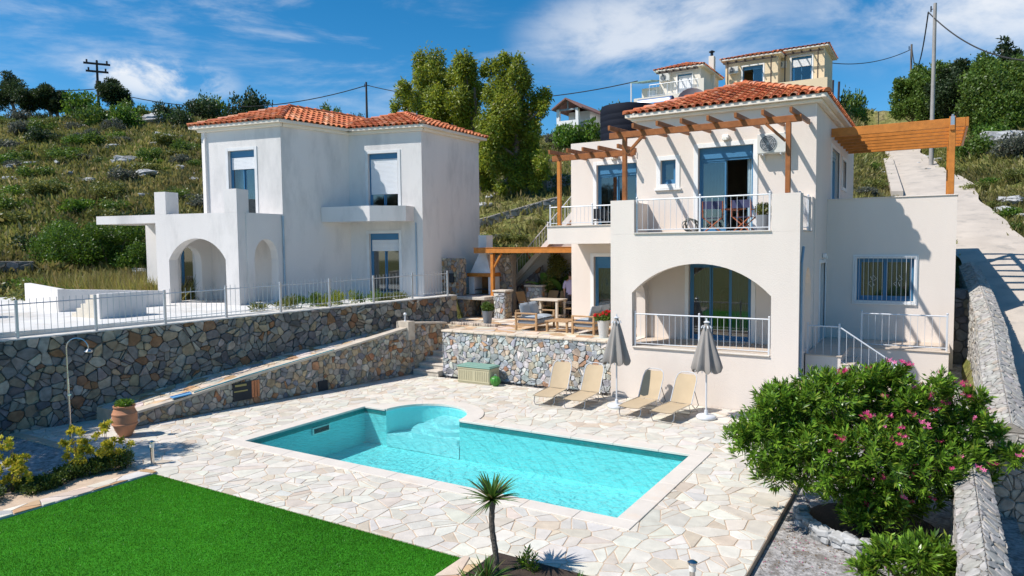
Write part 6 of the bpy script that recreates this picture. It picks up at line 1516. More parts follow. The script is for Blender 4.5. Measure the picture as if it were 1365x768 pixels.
# ---------------- poles and cables
def pole(label,base,h,r=.11,arms=False,mt=POLEM):
    t_=thing('utility_pole',label,'utility pole',base);m=MB();m.tube([(0,0,-.5),(0,0,h)],r,10,True,r*.7);m.build('pole_shaft',mt,t_,smooth=True,local=True)
    if arms:
        for z,w_ in((h-.35,1.3),(h-1.2,1.1)):
            m=MB();m.beam((-w_*.5,-w_*.86,z),(w_*.5,w_*.86,z),.2,.2);m.build('crossarm',mt,t_,local=True)
            for s_ in(-.75,0,.75): m=MB();m.tube([(s_*w_*.5,s_*w_*.86,z+.05),(s_*w_*.5,s_*w_*.86,z+.4)],.09,6);m.build('insulator',mt,t_,local=True)
        m=MB();m.tube([(.35,-.1,h-3.2),(.35,-.1,h-2.3)],.28,10);m.build('transformer',mt,t_,local=True)
    else:
        m=MB();m.tube([(-.22,.0,h-.5),(-.22,0,h-.15)],.04,6);m.beam((-.24,0,h-.35),(.05,0,h-.35),.04,.04);m.build('bracket',DMET,t_,local=True)
    return t_
pA=at(1242,185,45);pA.z=ht(pA.x,pA.y);topA=at(1243,8,45);pole('tall pale utility pole beside the hill road, behind the orange pergola',pA,topA.z-pA.z,.14,mt=mat('pale_pole',(.34,.32,.30),.85,var=.15))
pB=at(1214,110,72);pB.z=ht(pB.x,pB.y);topB=at(1216,60,72);pole('utility pole further up the hill road, left of the tall one',pB,topB.z-pB.z,.13)
pC=at(132,150,78);pC.z=ht(pC.x,pC.y);topC=at(129,82,78);pole('dark utility pole with two crossarms on the ridge above the neighbouring house',pC,topC.z-pC.z,.16,True,mat('dark_pole',(.05,.04,.04),.8))
pD=at(489,150,76);pD.z=ht(pD.x,pD.y);topD=at(489,110,76);pole('slim utility pole on the ridge between the orange roofs and the tall trees',pD,topD.z-pD.z,.14,mt=mat('dark_pole'))
for i,(px_,top_,lb) in enumerate([(1109,107,'short dark post standing at the top of the road, left one of a pair'),(1117,109,'short dark post standing at the top of the road, right one of a pair')]):
    b_=at(px_,150,66);b_.z=ht(b_.x,b_.y);t_=at(px_+1.5,top_,66);m=MB();m.tube([tuple(b_),tuple(t_)],.10,8);tag(m.build('post',mat('dark_pole')),lb,'post')
def cable(label,a,b,sag,r=.03,n=24):
    m=MB();a=Vector(a);b=Vector(b);m.tube([a+(b-a)*(i/n)-Vector((0,0,sag*4*(i/n)*(1-i/n))) for i in range(n+1)],r,5);tag(m.build('cable',CABLE),label,'cable')
tA=Vector((topA.x-.22,topA.y,topA.z-.35));tB=Vector((topB.x,topB.y,topB.z-.4));tD=Vector((topD.x,topD.y,topD.z-.3));tC=Vector((topC.x,topC.y,topC.z-3.0))
cable('thick black cable sagging between the two poles by the hill road',tA,tB,2.6,.045)
cable('thick black cable drooping from the tall pole out of the picture on the right',tA,at(1420,78,34),1.1,.04)
cable('black cable running from the hill road pole down towards the ochre house',tB,at(1108,84,66),.6,.04)
cable('overhead cable crossing behind the tall trees towards the ridge pole',at(850,108,62),tD,1.6,.045)
cable('overhead cable from the slim ridge pole to the pole with crossarms',tD,tC,2.2,.05)
cable('overhead cable leaving the crossarm pole towards the left edge',tC,at(-120,80,70),1.2,.05)
# retaining walls on the slope behind the terrace
def slope_wall(p,q,h_,label,pal=PAL_CAP,th=.5):
    p=Vector((p.x,p.y));q=Vector((q.x,q.y));zp,zq=ht(p.x,p.y),ht(q.x,q.y);r=thing('dry_stone_wall',label,'wall',(p.x,p.y,zp));u_=(q-p).normalized();n_=Vector((u_.y,-u_.x))
    if n_.dot(Vector((0,-1)))<0 and True: pass
    if n_.y>0: n_=-n_
    m=MB();quad_prism(m,[tuple(p),tuple(q),tuple(q-n_*th),tuple(p-n_*th)],min(zp,zq)-1.5,[zp+h_,zq+h_]*1+[zq+h_,zp+h_]);m.build('wall_core',MORTARW,r)
    m=MB();wall_face(m,tuple(p+n_*.01),tuple(q+n_*.01),zp-.8,zp+h_,zq-.8,zq+h_,n_,.30,pal,rng,depth=(.03,.10));m.build('stone_facing',STONE,r,recalc=False)
slope_wall(at(636,286,37),at(745,284,38.5),.55,'grey dry stone wall across the slope below the tall trees')
slope_wall(at(728,262,42),at(766,262,43),.7,'upper pale dry stone wall behind the side balcony post')
slope_wall(at(-30,395,33),at(46,390,34),.65,'dark tumbled rubble wall behind the fence at the far left',PAL_GREY)
m=MB();a_=at(1196,262,37.5);b_=at(1184,207,49)
a_.z=ht(a_.x,a_.y);b_.z=ht(b_.x,b_.y);u_=Vector((b_.x-a_.x,b_.y-a_.y)).normalized();n_=Vector((u_.y,-u_.x))
quad_prism(m,[(a_.x-n_.x*.28,a_.y-n_.y*.28),(a_.x+n_.x*.28,a_.y+n_.y*.28),(b_.x+n_.x*.28,b_.y+n_.y*.28),(b_.x-n_.x*.28,b_.y-n_.y*.28)],a_.z-1,[a_.z+.55,a_.z+.55,b_.z+.45,b_.z+.45]);tag(m.build('concrete_kerb_wall',CONC),'low pale concrete wall along the left side of the hill road','wall')

# ================================================================== VEGETATION
def bush_mesh(name,seed,lobes,n,leaf,wid,pal,mt=LEAF,**kw):
    rs=np.random.RandomState(seed);V,F,C=cloud_leaves(rs,lobes,n,leaf,wid,pal,**kw);return V,F,C
def simple_shrub(label,pal,seed,n=1500,leaf=.13,wid=.09,group=None):
    """unit shrub about 2 m wide, 1.2 m high: foliage mesh > few stems"""
    rs=np.random.RandomState(seed)
    lob=[(rs.uniform(-.62,.62),rs.uniform(-.62,.62),rs.uniform(.3,.62),rs.uniform(.32,.5),rs.uniform(.32,.5),rs.uniform(.28,.42)) for _ in range(9)]
    V,F,C=cloud_leaves(rs,lob,n,leaf,wid,pal,fill=.5,soft=.4)
    r=thing('shrub',label,'shrub',(0,0,0),0,group);npmesh('foliage',V,F,C,LEAF,r,local=True)
    m=MB()
    for k in range(5): a=k*1.3;m.tube([(0,0,-.3),(.2*math.cos(a),.2*math.sin(a),.2),(.5*math.cos(a),.5*math.sin(a),.5)],.03,5,True,.012)
    m.build('stem',BARK,r,local=True);return r
KINDS=[('rounded olive green scrub bush on the rocky hillside',P_OLIVE,'olive green hillside bushes'),('dark green dense bush on the rocky hillside',P_DARK,'dark green hillside bushes'),('fresh bright green bush on the hillside',P_BRIGHT,'bright green hillside bushes'),('grey-green dusty bush on the hillside',P_GREY,'grey-green hillside bushes'),('mid green bush on the hillside',P_MID,'mid green hillside bushes')]
PROTO=[[simple_shrub(KINDS[k][0],KINDS[k][1],30+k*3+j,group=KINDS[k][2]) for j in range(2)] for k in range(5)]
USED=set()
def put_shrub(kind,x,y,s,sz=1.,var=None,dz=0,label=None):
    j=rng.randint(0,1) if var is None else var;p=PROTO[kind][j]
    if (kind,j) not in USED: USED.add((kind,j));o=p
    else: o=copy_tree(p)
    o.location=(x,y,ht(x,y)-.08+dz);o.rotation_euler=(0,0,rng.uniform(0,6.28));o.scale=(s,s,s*sz)
    if label: o['label']=label; 
    return o
# measured individual bushes  (px, py, depth, kind, scale, z-scale)
for px_,py_,d_,k_,s_,z_ in [(106,150,71,2,2.2,1.4),(122,176,66,4,2.0,1.2),(166,180,65,2,1.7,1.3),(178,156,70,4,1.6,1.2),(234,174,66,1,1.7,1.2),(23,154,70,3,1.4,1.1),(59,192,60,1,1.5,.9),(34,175,64,3,1.5,1),(225,150,71,1,1.6,1.3),(269,151,73,1,1.9,1.2),(9,200,58,3,1.3,.9),(157,244,49,3,1.3,.9),(275,150,74,4,1.8,1.5),(336,147,80,1,2.2,1.6),(310,148,80,1,1.6,1.1),(441,150,84,4,1.5,1.6),(472,154,84,1,1.2,1.2),
    (140,262,46,0,1.3,.8),(60,262,46,0,1.4,.8),(228,262,47,4,1.2,.7),(20,285,43,4,1.3,.8),(105,283,43,2,1.3,.9),(190,300,42,1,1.2,.9),(250,205,58,4,1.4,.9),(150,205,60,0,1.2,.7),(80,220,56,0,1.3,.7),(205,225,54,2,1.1,.7),(120,225,55,3,1.0,.7),
    (1299,222,43,4,1.2,1.2),(1316,205,46,2,1.1,1.2),(1347,228,40,3,1.5,1.1),(1299,253,37,0,.8,.9),(1320,257,37,2,.8,.9),(1281,236,42,0,.8,.8),(1349,297,31,2,.75,.9),(1362,317,29,4,.6,.8),(1357,252,36,0,.8,.9),(1262,225,44,0,.7,.8),(1330,280,33,0,.6,.9),(1245,200,50,0,.9,.7),
    (747,185,60,2,1.8,1.3),(764,186,61,2,1.9,1.2),(783,184,62,2,1.8,1.3),(818,152,66,4,1.7,1.5),(1132,148,66,4,1.3,2.0),(1141,160,62,2,1.5,1.3),
    (640,262,44,4,1.4,1),(712,262,44,0,1.3,1.0),(560,262,46,4,1.6,1.2),(745,262,43,0,1.2,.9),(655,315,33.5,0,.8,.6),(690,308,34.5,0,.9,.5),(720,298,36,0,.8,.6),(668,302,35,3,.7,.6),(640,305,35,4,.9,.7),
    (1160,250,40,0,1.0,.8),(1150,262,38,3,.9,.7),(1172,238,43,0,.8,.7),(1205,258,38,0,.5,.6),(1158,230,45,4,.8,.7)]:
    p=at(px_,py_,d_);put_shrub(k_,p.x,p.y,s_,z_)
for (lob_px,label,sd_) in (([(60,335,25),(88,312,24),(112,328,30),(84,350,24),(60,350,20)],'large bright green bush behind the fence, left one of two',71),([(150,330,30),(172,312,22),(128,312,22),(165,352,22),(183,335,16),(140,355,22)],'large bright green bush beside the pale canopy of the neighbouring house',72)):
    c0=at(lob_px[0][0],380,35.5);c0.z=ht(c0.x,c0.y);r=thing('large_bush',label,'bush',tuple(c0));rs=np.random.RandomState(sd_);L_=[]
    for a,b,q in lob_px:
        for t_ in range(3): 
            p=at(a+rs.uniform(-.3,.3)*q,b+rs.uniform(-.25,.25)*q,36+rs.uniform(-1.3,1.3));q_=q*.0385*rs.uniform(.75,1);L_.append((p.x-c0.x,p.y-c0.y,p.z-c0.z,q_,q_,q_*.85))
    V,F,C=cloud_leaves(rs,L_,20000,.11,.07,[(w_,tuple(.75*q for q in c_)) for w_,c_ in P_BRIGHT],fill=.5,soft=.4);npmesh('foliage',V,F,C,LEAF,r,local=True)
    m=MB()
    for l in L_[:8]: m.tube([(0,0,-.4),(l[0]*.5,l[1]*.5,l[2]*.4),(l[0],l[1],l[2])],.06,6,True,.02)
    m.build('stem',BARK,r,local=True)
# random bushes over the visible slopes
rg=random.Random(5)
def scatter(n,X,Y,weights,smin,smax,ok):
    k=0;tries=0
    while k<n and tries<n*30:
        tries+=1;x=rg.uniform(*X);y=rg.uniform(*Y)
        if not ok(x,y): continue
        kd=rg.choices(range(5),weights)[0];put_shrub(kd,x,y,rg.uniform(smin,smax),rg.uniform(.6,1.0));k+=1
def okL(x,y): 
    px_=proj_px(x,y);return px_ is not None and -60<px_<300 and not(x>-27.5 and y<30)
def proj_px(x,y):
    v=Vector((x,y,0));z=v.dot(fw)
    return None if z<20 else 682.5+F_PX*v.dot(rr)/z
scatter(165,(-84,-30),(14,56),(6,2,4,2,5),.5,1.5,okL)
scatter(26,(-50,-18),(38,62),(5,2,1,3,4),.8,1.6,lambda x,y:(lambda p:p is not None and 480<p<770)(proj_px(x,y)))
scatter(22,(3.2,14),(34,62),(5,2,3,3,4),.5,1.2,lambda x,y:x>interp(RR_,y)+.9)
for k in range(5):
    for j in range(2):
        if (k,j) not in USED:
            p=PROTO[k][j];p.location=(-40-k,32+j*2,ht(-40-k,32+j*2))
# ---- scrub carpet (uncountable)
def carpet(name,label,n,sampler,hgt,pal,seed,blades=7,spread=.28,wd=.05):
    rs=np.random.RandomState(seed);XY=sampler(rs,n);Z=height(XY);n=len(XY)
    B=np.repeat(np.concatenate([XY,Z[:,None]],1),blades,axis=0);m_=n*blades
    sc=np.repeat(rs.uniform(.5,1.3,n),blades)
    off=rs.normal(0,1,(m_,3));off[:,2]=0;B=B+off*(spread*sc)[:,None];B[:,2]-=.03
    D=off*.35+rs.normal(0,.35,(m_,3))+np.array([0,0,1.]);D/=np.linalg.norm(D,axis=1,keepdims=True)
    L=hgt*sc*rs.uniform(.5,1.2,m_);W=wd*rs.uniform(.6,1.6,m_)*sc;V,F=leaf_quads(B,D,rdir(rs,m_),L,W,rs)
    C=cols(rs,m_,pal)
    g_=.85+.3*np.sin(XY[:,0]*.35+1.7*np.sin(XY[:,1]*.22))*np.cos(XY[:,1]*.4)+.2*np.sin(XY[:,0]*1.3+XY[:,1]*1.1)
    ty=.85*np.clip(.5+.6*np.sin(XY[:,0]*.21+2)*np.cos(XY[:,1]*.27+1)+rs.normal(0,.2,n),0,1)
    C=1.12*C*np.repeat(np.clip(g_,.4,1.4),blades)[:,None];tan=np.array([.30,.24,.10]);k=np.repeat(ty,blades)[:,None]*.45;C=C*(1-k)+tan*k*rs.uniform(.6,1.2,(m_,1))
    return tag(npmesh(name,V,F,C,LEAF),label,'scrub',kind='stuff')
def sampL(rs,n):
    # even by ground area near, thinning with distance
    X=rs.uniform(-95,-27,n*3);Y=rs.uniform(12,62,n*3);P=np.stack([X,Y],1);zc_=P@np.array([fw.x,fw.y]);px_=682.5+F_PX*(P@np.array([rr.x,rr.y]))/zc_
    ok=(px_>-80)&(px_<290)&(zc_>30)&(zc_<86);P=P[ok];zc_=zc_[ok];keep=rs.random(len(P))<np.clip(48/zc_,0,1)**1.0;return P[keep][:n]
PS=[(5,(.20,.215,.05)),(3,(.28,.265,.08)),(2.5,(.12,.16,.035)),(1.5,(.34,.30,.14))]
carpet('hillside_scrub','low olive and straw coloured scrub covering the left hillside',26000,sampL,.42,PS,3,8,.30,.12)
def sampM(rs,n):
    X=rs.uniform(-62,-9,n*3);Y=rs.uniform(26,78,n*3);P=np.stack([X,Y],1);zc_=P@np.array([fw.x,fw.y]);px_=682.5+F_PX*(P@np.array([rr.x,rr.y]))/zc_
    ok=(px_>470)&(px_<870)&(zc_>31)&~((X>-16.5)&(Y<31.5))&~((X<-16)&(X>-26)&(Y<27));return P[ok][:n]
carpet('slope_scrub','dry scrub on the slope behind the terrace and under the tall trees',12000,sampM,.40,PS,4,8,.28,.09)
def sampR(rs,n):
    Y=rs.uniform(12,80,n*2);xr=np.interp(Y,[a for a,_ in RR_],[b for _,b in RR_]);X=xr+.15+rs.exponential(3.5,n*2);P=np.stack([X,Y],1);return P[(X<22)][:n]
carpet('roadside_scrub','green and straw roadside scrub on the bank right of the hill road',9000,sampR,.34,PS,5,8,.22,.07)
def sampRl(rs,n):
    Y=rs.uniform(31.6,80,n*2);xl=np.interp(Y,[a for a,_ in RL],[b for _,b in RL]);X=xl-.1-rs.exponential(2.6,n*2);P=np.stack([X,Y],1);return P[(X>-16)][:n]
carpet('roadside_scrub','straw and olive scrub between the villa and the hill road',7000,sampRl,.34,PS,6,8,.22,.07)
def sampG(rs,n):
    t_=rs.random(n);P=np.stack([-34+rs.uniform(0,9,n),15.2+rs.uniform(0,5,n)],1);return P
carpet('tall_dry_grass','tall yellow-green dry grass behind the white apron of the neighbouring house',1800,sampG,1.0,P_YEL,7,14,.22,.035)
def sampF(rs,n):
    y=rs.uniform(13.5,20.8,n);return np.stack([WX_np(y)-.75-rs.random(n)*1.2,y],1)
def WX_np(y): return -19.09+(y-7.71)*.2514
# weeds behind the fence
rs=np.random.RandomState(12)
for k,(y,h_,pal_,lb) in enumerate([(17.3,.55,[(1,(.22,.24,.02)),(1,(.14,.20,.02))],'bright yellow-green wild plant behind the fence, in front of the blue door'),(18.6,.5,P_MID,'dark green weeds behind the fence under the chamfered balcony'),(15.2,.45,P_OLIVE,'olive weeds behind the fence beside the arcade of the neighbouring house'),(16.3,.5,P_MID,'mixed green weeds behind the fence between arcade and blue door'),(19.8,.35,P_OLIVE,'sparse low weeds behind the fence near its right end'),(5.9,.3,P_YEL,'small yellow weed behind the fence at the far left')]):
    x=WX(y)-1.0;r=thing('weed_clump',lb,'weeds',(x,y,2.44));L_=[(rs.uniform(-.35,.35),rs.uniform(-.8,.8),h_*.35,rs.uniform(.2,.4),rs.uniform(.25,.45),h_*.5) for _ in range(7)]
    L_=[(a_,b_,c_*rs.uniform(.3,1.3),d_*.6,e_*.6,f_*rs.uniform(.3,1.1)) for a_,b_,c_,d_,e_,f_ in L_];V,F,C=cloud_leaves(rs,L_,1000,.13,.03,pal_,upw=.9,fill=.2,soft=.5);npmesh('foliage',V,F,C,LEAF,r,local=True)
# ---- rocks
def rock_mesh(seed):
    bm=bmesh.new();bmesh.ops.create_icosphere(bm,subdivisions=3,radius=1);rs=np.random.RandomState(seed);o=rs.uniform(0,9,3)
    pl=[(Vector(rdir(rs,1)[0]),rs.uniform(.55,.9)) for _ in range(9)]
    for v in bm.verts:
        for n_,d_ in pl:
            k=v.co.dot(n_)-d_
            if k>0: v.co-=n_*k
        v.co*=1+.10*math.sin(v.co.x*5+o[0])*math.cos(v.co.y*6+o[1])+.06*math.sin(v.co.z*11+o[2]);v.co.z*=.6
    me=bpy.data.meshes.new('rock');bm.to_mesh(me);bm.free();me.materials.append(ROCK);return me
RK=[rock_mesh(k) for k in range(4)]
def put_rock(x,y,s,label='pale grey limestone rock breaking out of the scrub',group='limestone rocks on the hillside'):
    o=bpy.data.objects.new('rock',RK[rg.randint(0,3)]);COL.objects.link(o);o.location=(x,y,ht(x,y)+s*.18);o.scale=(s*rg.uniform(.9,1.5),s*rg.uniform(.7,1.1),s*rg.uniform(.6,1.0));o.rotation_euler=(rg.uniform(-.2,.2),rg.uniform(-.2,.2),rg.uniform(0,6.28));tag(o,label,'rock',group)
for px_,py_,d_,s_ in [(30,207,52,.9),(22,209,52,.7),(40,203,53,.6),(197,168,68,1.6),(212,160,70,1.3),(205,164,69,1.1),(225,155,72,1.2),(148,196,58,.8),(155,216,54,.7),(172,213,54,.9),(182,216,53,.6),(162,219,53,.5),(228,190,62,1.1),(238,186,62,.7),(122,243,49,.5),(133,215,55,.5),(195,240,51,.8),(60,186,62,.6),(85,188,61,.4),(52,164,68,.6),(268,196,62,.5),(35,255,46,.4),(187,350,35,.7),(192,262,47,.5),(90,238,51,.45),(240,232,54,.5),(260,248,51,.5),(12,240,49,.5),
    (1345,200,44,1.3),(1180,240,45,.5),(1240,232,44,.5),(1222,224,47,.5),(1338,268,34,.45),(1352,276,33,.6),(1345,284,32,.5),(1302,250,38,.35),(1235,208,49,.5),(1246,215,47,.6),(1360,292,31,.45),(1168,228,46,.5),(1176,250,40,.3),(645,276,40,.5),(655,272,41,.4),(748,252,45,.7),(1158,262,38,.35)]:
    p=at(px_,py_,d_);put_rock(p.x,p.y,s_)
for _ in range(12):
    x=rg.uniform(-80,-32);y=rg.uniform(18,50)
    if okL(x,y): put_rock(x,y,rg.uniform(.25,.6))
# ---- trees
def tree(name,label,base,lobes,n,leaf,wid,pal,seed,trunk_r=.16,limbs=7,cat='tree',lean=(0,0),group=None,**kw):
    """lobes in world coordinates [(Vector, r)]"""
    zs=kw.pop('zs',1.0);nsub=kw.pop('nsub',2);base=Vector(base);r=thing(name,label,cat,tuple(base),0,group);rs=np.random.RandomState(seed);L_=[]
    for p,q in lobes:
        p=Vector(p)-base;L_.append((p.x,p.y,p.z,q*.88,q*.88,q*.88*zs))
        for t_ in range(nsub):
            d=rdir(rs,1)[0]*q*.75;k=q*rs.uniform(.4,.6);L_.append((p.x+d[0]*1.1,p.y+d[1]*1.1,p.z+d[2]*1.1,k,k,k*zs))
    V,F,C=cloud_leaves(rs,L_,n,leaf,wid,pal,**kw);npmesh('crown',V,F,C,LEAF,r,local=True)
    m=MB();zt_=max(l[2] for l in L_);c_=Vector((np.mean([l[0] for l in L_]),np.mean([l[1] for l in L_]),0))
    f1=Vector((c_.x*.25,c_.y*.25,zt_*.28));f2=Vector((c_.x*.6,c_.y*.6,zt_*.5));f3=Vector((c_.x*.9,c_.y*.9,zt_*.8))
    m.tube([(0,0,-.6),(0,0,0),f1,f2,f3],[trunk_r*1.4,trunk_r*1.15,trunk_r,trunk_r*.7,trunk_r*.3],9)
    for k in range(min(limbs,len(lobes))):
        p=Vector(lobes[(k*3)%len(lobes)][0])-base;s_=(f1,f2,f2)[k%3];md=(s_+p)/2+Vector((0,0,-.1*abs(p.z-s_.z)));m.tube([s_,md,p],[trunk_r*.55,trunk_r*.35,trunk_r*.12],6)
    m.build('trunk',BARK,r,local=True);return r
EU=[(573,89,26),(570,106,25),(586,115,28),(578,140,26),(536,120,14),(543,132,18),(557,137,20),(526,140,10),(594,149,28),(566,160,22),(620,86,18),(623,103,24),(629,126,26),(626,155,25),(609,166,22),(604,100,15),(652,92,14),(672,89,18),(692,97,19),(700,115,18),(678,120,25),(660,123,20),(672,149,26),(720,135,17),(723,145,10),(700,150,18),(652,178,26),(678,175,26),(706,172,23),(660,212,24),(683,212,24),(706,206,24),(721,218,17),(651,238,18),(686,235,18),(715,240,14),(640,200,18),(668,250,10),(612,140,22),(640,225,16)]
rs=np.random.RandomState(77)
G=[[],[],[]]
for a,b,q in EU:
    g_=0 if a<612 else (1 if (a<650 or (b<135 and a<668)) else 2);d_=[44,42.5,41.5][g_]+rs.uniform(-1.4,1.4);G[g_].append((at(a,b,d_),q*.045*.74))
for i,(bpx,bd,lb) in enumerate([(592,44,'tall eucalyptus tree with rounded top, leftmost of three behind the orange roof'),(640,42.5,'middle eucalyptus tree of the three, rising between its neighbours'),(690,41.5,'eucalyptus tree with low hanging foliage, nearest the villa')]):
    b_=at(bpx,262,bd);b_.z=ht(b_.x,b_.y);tree('eucalyptus_tree',lb,b_,G[i],[24000,22000,42000][i],.20,.085,P_EUC,80+i,.22,10,droop=.55,fill=.45,outw=.45,soft=.25,zs=1.7,nsub=4)
RT=[[(1205,117,14),(1201,131,16),(1222,127,20),(1213,143,18),(1198,147,12)],[(1226,103,16),(1236,120,20),(1240,142,20),(1250,101,17),(1253,150,18)],[(1273,101,19),(1258,125,22),(1278,122,24),(1272,148,22),(1287,98,18)],[(1304,112,26),(1311,90,18),(1301,145,28),(1318,135,24),(1300,168,18)],[(1325,122,28),(1330,150,26),(1334,172,22),(1348,160,22)],[(1353,98,20),(1350,122,26),(1362,145,26),(1380,120,34),(1390,160,30),(1372,170,22)]]
for i,g_ in enumerate(RT):
    d_=[58,56,53,51,49,50][i];L_=[(at(a,b,d_+rs.uniform(-1.2,1.2)),q*d_/F_PX*.95) for a,b,q in g_];b_=at(g_[2][0],190,d_);b_.z=ht(b_.x,b_.y)
    tree('hillside_tree',['dense green tree at the left end of the row above the hill road','dense green tree behind the tall pale pole','second tree right of the tall pale pole, slightly taller','broad dark green tree in the middle of the bank on the right','rounded tree just left of the right edge, standing in front of the conifer','broad tree at the right edge of the picture on the bank'][i],b_,L_,15000,.20,.13,[P_MID,P_MID,P_DARK,P_MID,P_MID,P_MID][i],90+i,.15,6,fill=.5,soft=.35,nsub=4)
# conifer
def conifer(label,base,h,r0,seed,n=9000,pal=P_DARK,name='conifer_tree',tiers=11,lean=0.):
    base=Vector(base);r=thing(name,label,'tree',tuple(base));rs=np.random.RandomState(seed);L_=[]
    for k in range(tiers):
        z=h*(.12+.84*k/(tiers-1));q=r0*(1-k/(tiers-.2))**.85*rs.uniform(.75,1.15);nb_=max(1,int(7*(1-k/tiers))+1)
        for j in range(nb_):
            a=rs.uniform(0,6.28);L_.append((q*.62*math.cos(a)+lean*z,q*.62*math.sin(a),z,q*.45+.12,q*.45+.12,h*.045+.1))
    V,F,C=cloud_leaves(rs,L_,n,.34,.13,pal,fill=.2,outw=.9,upw=.2);npmesh('crown',V,F,C,LEAF,r,local=True)
    m=MB();m.tube([(0,0,-.5),(0,0,h*.5),(lean*h*.9,0,h*.96)],[.16,.12,.03],8);m.build('trunk',BARK,r,local=True);return r
b_=at(1333,150,57);b_.z=ht(b_.x,b_.y);tp=at(1332,53,57).z;conifer('dark pointed conifer standing above the trees at the right edge',b_,tp-b_.z,4.2,5,26000)
b_=at(1352,150,58);b_.z=ht(b_.x,b_.y);conifer('smaller dark conifer beside the pointed one at the right edge',b_,at(1352,72,58).z-b_.z,3.4,6,14000)
# wind-shaped pines on the left ridge
WP=[([(15,112,13),(22,120,16),(8,127,15),(30,130,14),(0,135,14)],'dark wind-shaped pine at the left edge of the ridge'),([(62,124,12),(70,132,12),(55,135,13),(48,128,9)],'dark wind-shaped pine second from the left on the ridge'),([(83,130,9),(78,140,11),(92,142,9),(38,140,12)],'low dark pine crown right of the second pine on the ridge'),([(148,112,9),(142,122,12),(156,124,13),(166,126,8),(134,116,6),(150,132,11),(170,134,6)],'isolated dark pine with flat tiers beside the crossarm pole')]
for i,(g_,lb) in enumerate(WP):
    L_=[(at(a,b,74+rs.uniform(-1,1)),q*.079) for a,b,q in g_];b_=at(g_[1][0] if i<3 else 147,158,74);b_.z=ht(b_.x,b_.y);tree('pine_tree',lb,b_,L_,9000,.26,.10,P_DARK,110+i,.18,5,fill=.35,outw=1.0,upw=.1)
# tree left of the picture that shades the gravel
L_=[(Vector((-21.0+rs.uniform(-2.6,2.6),2.2+rs.uniform(-2.2,2.2),6.2+rs.uniform(-1.3,1.3))),rs.uniform(.8,1.25)) for _ in range(20)]
tree('olive_tree','grey-green olive tree on the plaza just outside the left edge',(-21.0,2.2,2.42),L_,60000,.16,.08,P_GREY,130,.16,7,fill=.4)
# ---- oleanders
def shoots(rs,lobes,ns,per,leaf,wid,pal,up_=.55):
    lob=np.array(lobes);w_=lob[:,3]**2;k=rs.choice(len(lob),ns,p=w_/w_.sum());d=rdir(rs,ns);d[:,2]=np.where(d[:,2]<-.35,-d[:,2],d[:,2]);rad=rs.uniform(.72,1.06,ns)
    T=lob[k,:3]+d*lob[k,3:]*rad[:,None]
    A=d*.8+np.array([0,0,up_])+rs.normal(0,.25,(ns,3));A/=np.linalg.norm(A,axis=1,keepdims=True)
    P=np.repeat(T,per,0);Ax=np.repeat(A,per,0);n=len(P);t_=rs.uniform(0,1,n);P=P-Ax*(t_*.24)[:,None]
    S=rdir(rs,n);S=S-Ax*(S*Ax).sum(1)[:,None];S/=np.linalg.norm(S,axis=1,keepdims=True)
    op=(.35+.75*t_)[:,None];D=Ax*np.cos(op)+S*np.sin(op);D[:,2]-=.10*t_;D/=np.linalg.norm(D,axis=1,keepdims=True)
    Nn=np.cross(D,np.cross(Ax,D))+1e-3;L=leaf*rs.uniform(.6,1.25,n)*(1-.35*(1-t_));W=wid*rs.uniform(.8,1.2,n)
    # two-segment bent blade: base, mid pair, tip
    Sx=np.cross(D,Nn);Sx/=np.linalg.norm(Sx,axis=1,keepdims=True)+1e-9;mid=P+D*(L*.5)[:,None];tip=P+D*L[:,None]+np.stack([0*L,0*L,-L*.14],1)
    V=np.stack([P,mid+Sx*(W*.5)[:,None],tip,mid-Sx*(W*.5)[:,None]],1).reshape(-1,3);F=np.arange(len(V)).reshape(-1,4)
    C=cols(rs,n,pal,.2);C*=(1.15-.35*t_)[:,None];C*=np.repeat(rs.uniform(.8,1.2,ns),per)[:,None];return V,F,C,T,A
P_OLE=[(5,(.115,.23,.02)),(3,(.18,.31,.03)),(2,(.055,.12,.015)),(.6,(.24,.30,.04))]
def blossom_mesh(seed,col):
    rs=np.random.RandomState(seed);V=[];F=[];C=[];k=0
    for f in range(6):
        c_=rs.normal(0,.030,3);c_[2]=abs(c_[2])*.8;ax_=rdir(rs,1)[0];ax_[2]=abs(ax_[2])+.4;ax_/=np.linalg.norm(ax_);s_=np.cross(ax_,[0.3,.2,.9]);s_/=np.linalg.norm(s_);t_=np.cross(ax_,s_)
        for p in range(5):
            a=p*1.2566;d=s_*math.cos(a)+t_*math.sin(a);e=s_*math.cos(a+.45)+t_*math.sin(a+.45);g=s_*math.cos(a-.45)+t_*math.sin(a-.45)
            V+=[c_,c_+g*.018+ax_*.006,c_+d*.034+ax_*.010,c_+e*.018+ax_*.006];F.append((k,k+1,k+2,k+3));k+=4;C.append(np.array(col)*rs.uniform(.7,1.3))
    return np.array(V),np.array(F),np.array(C)
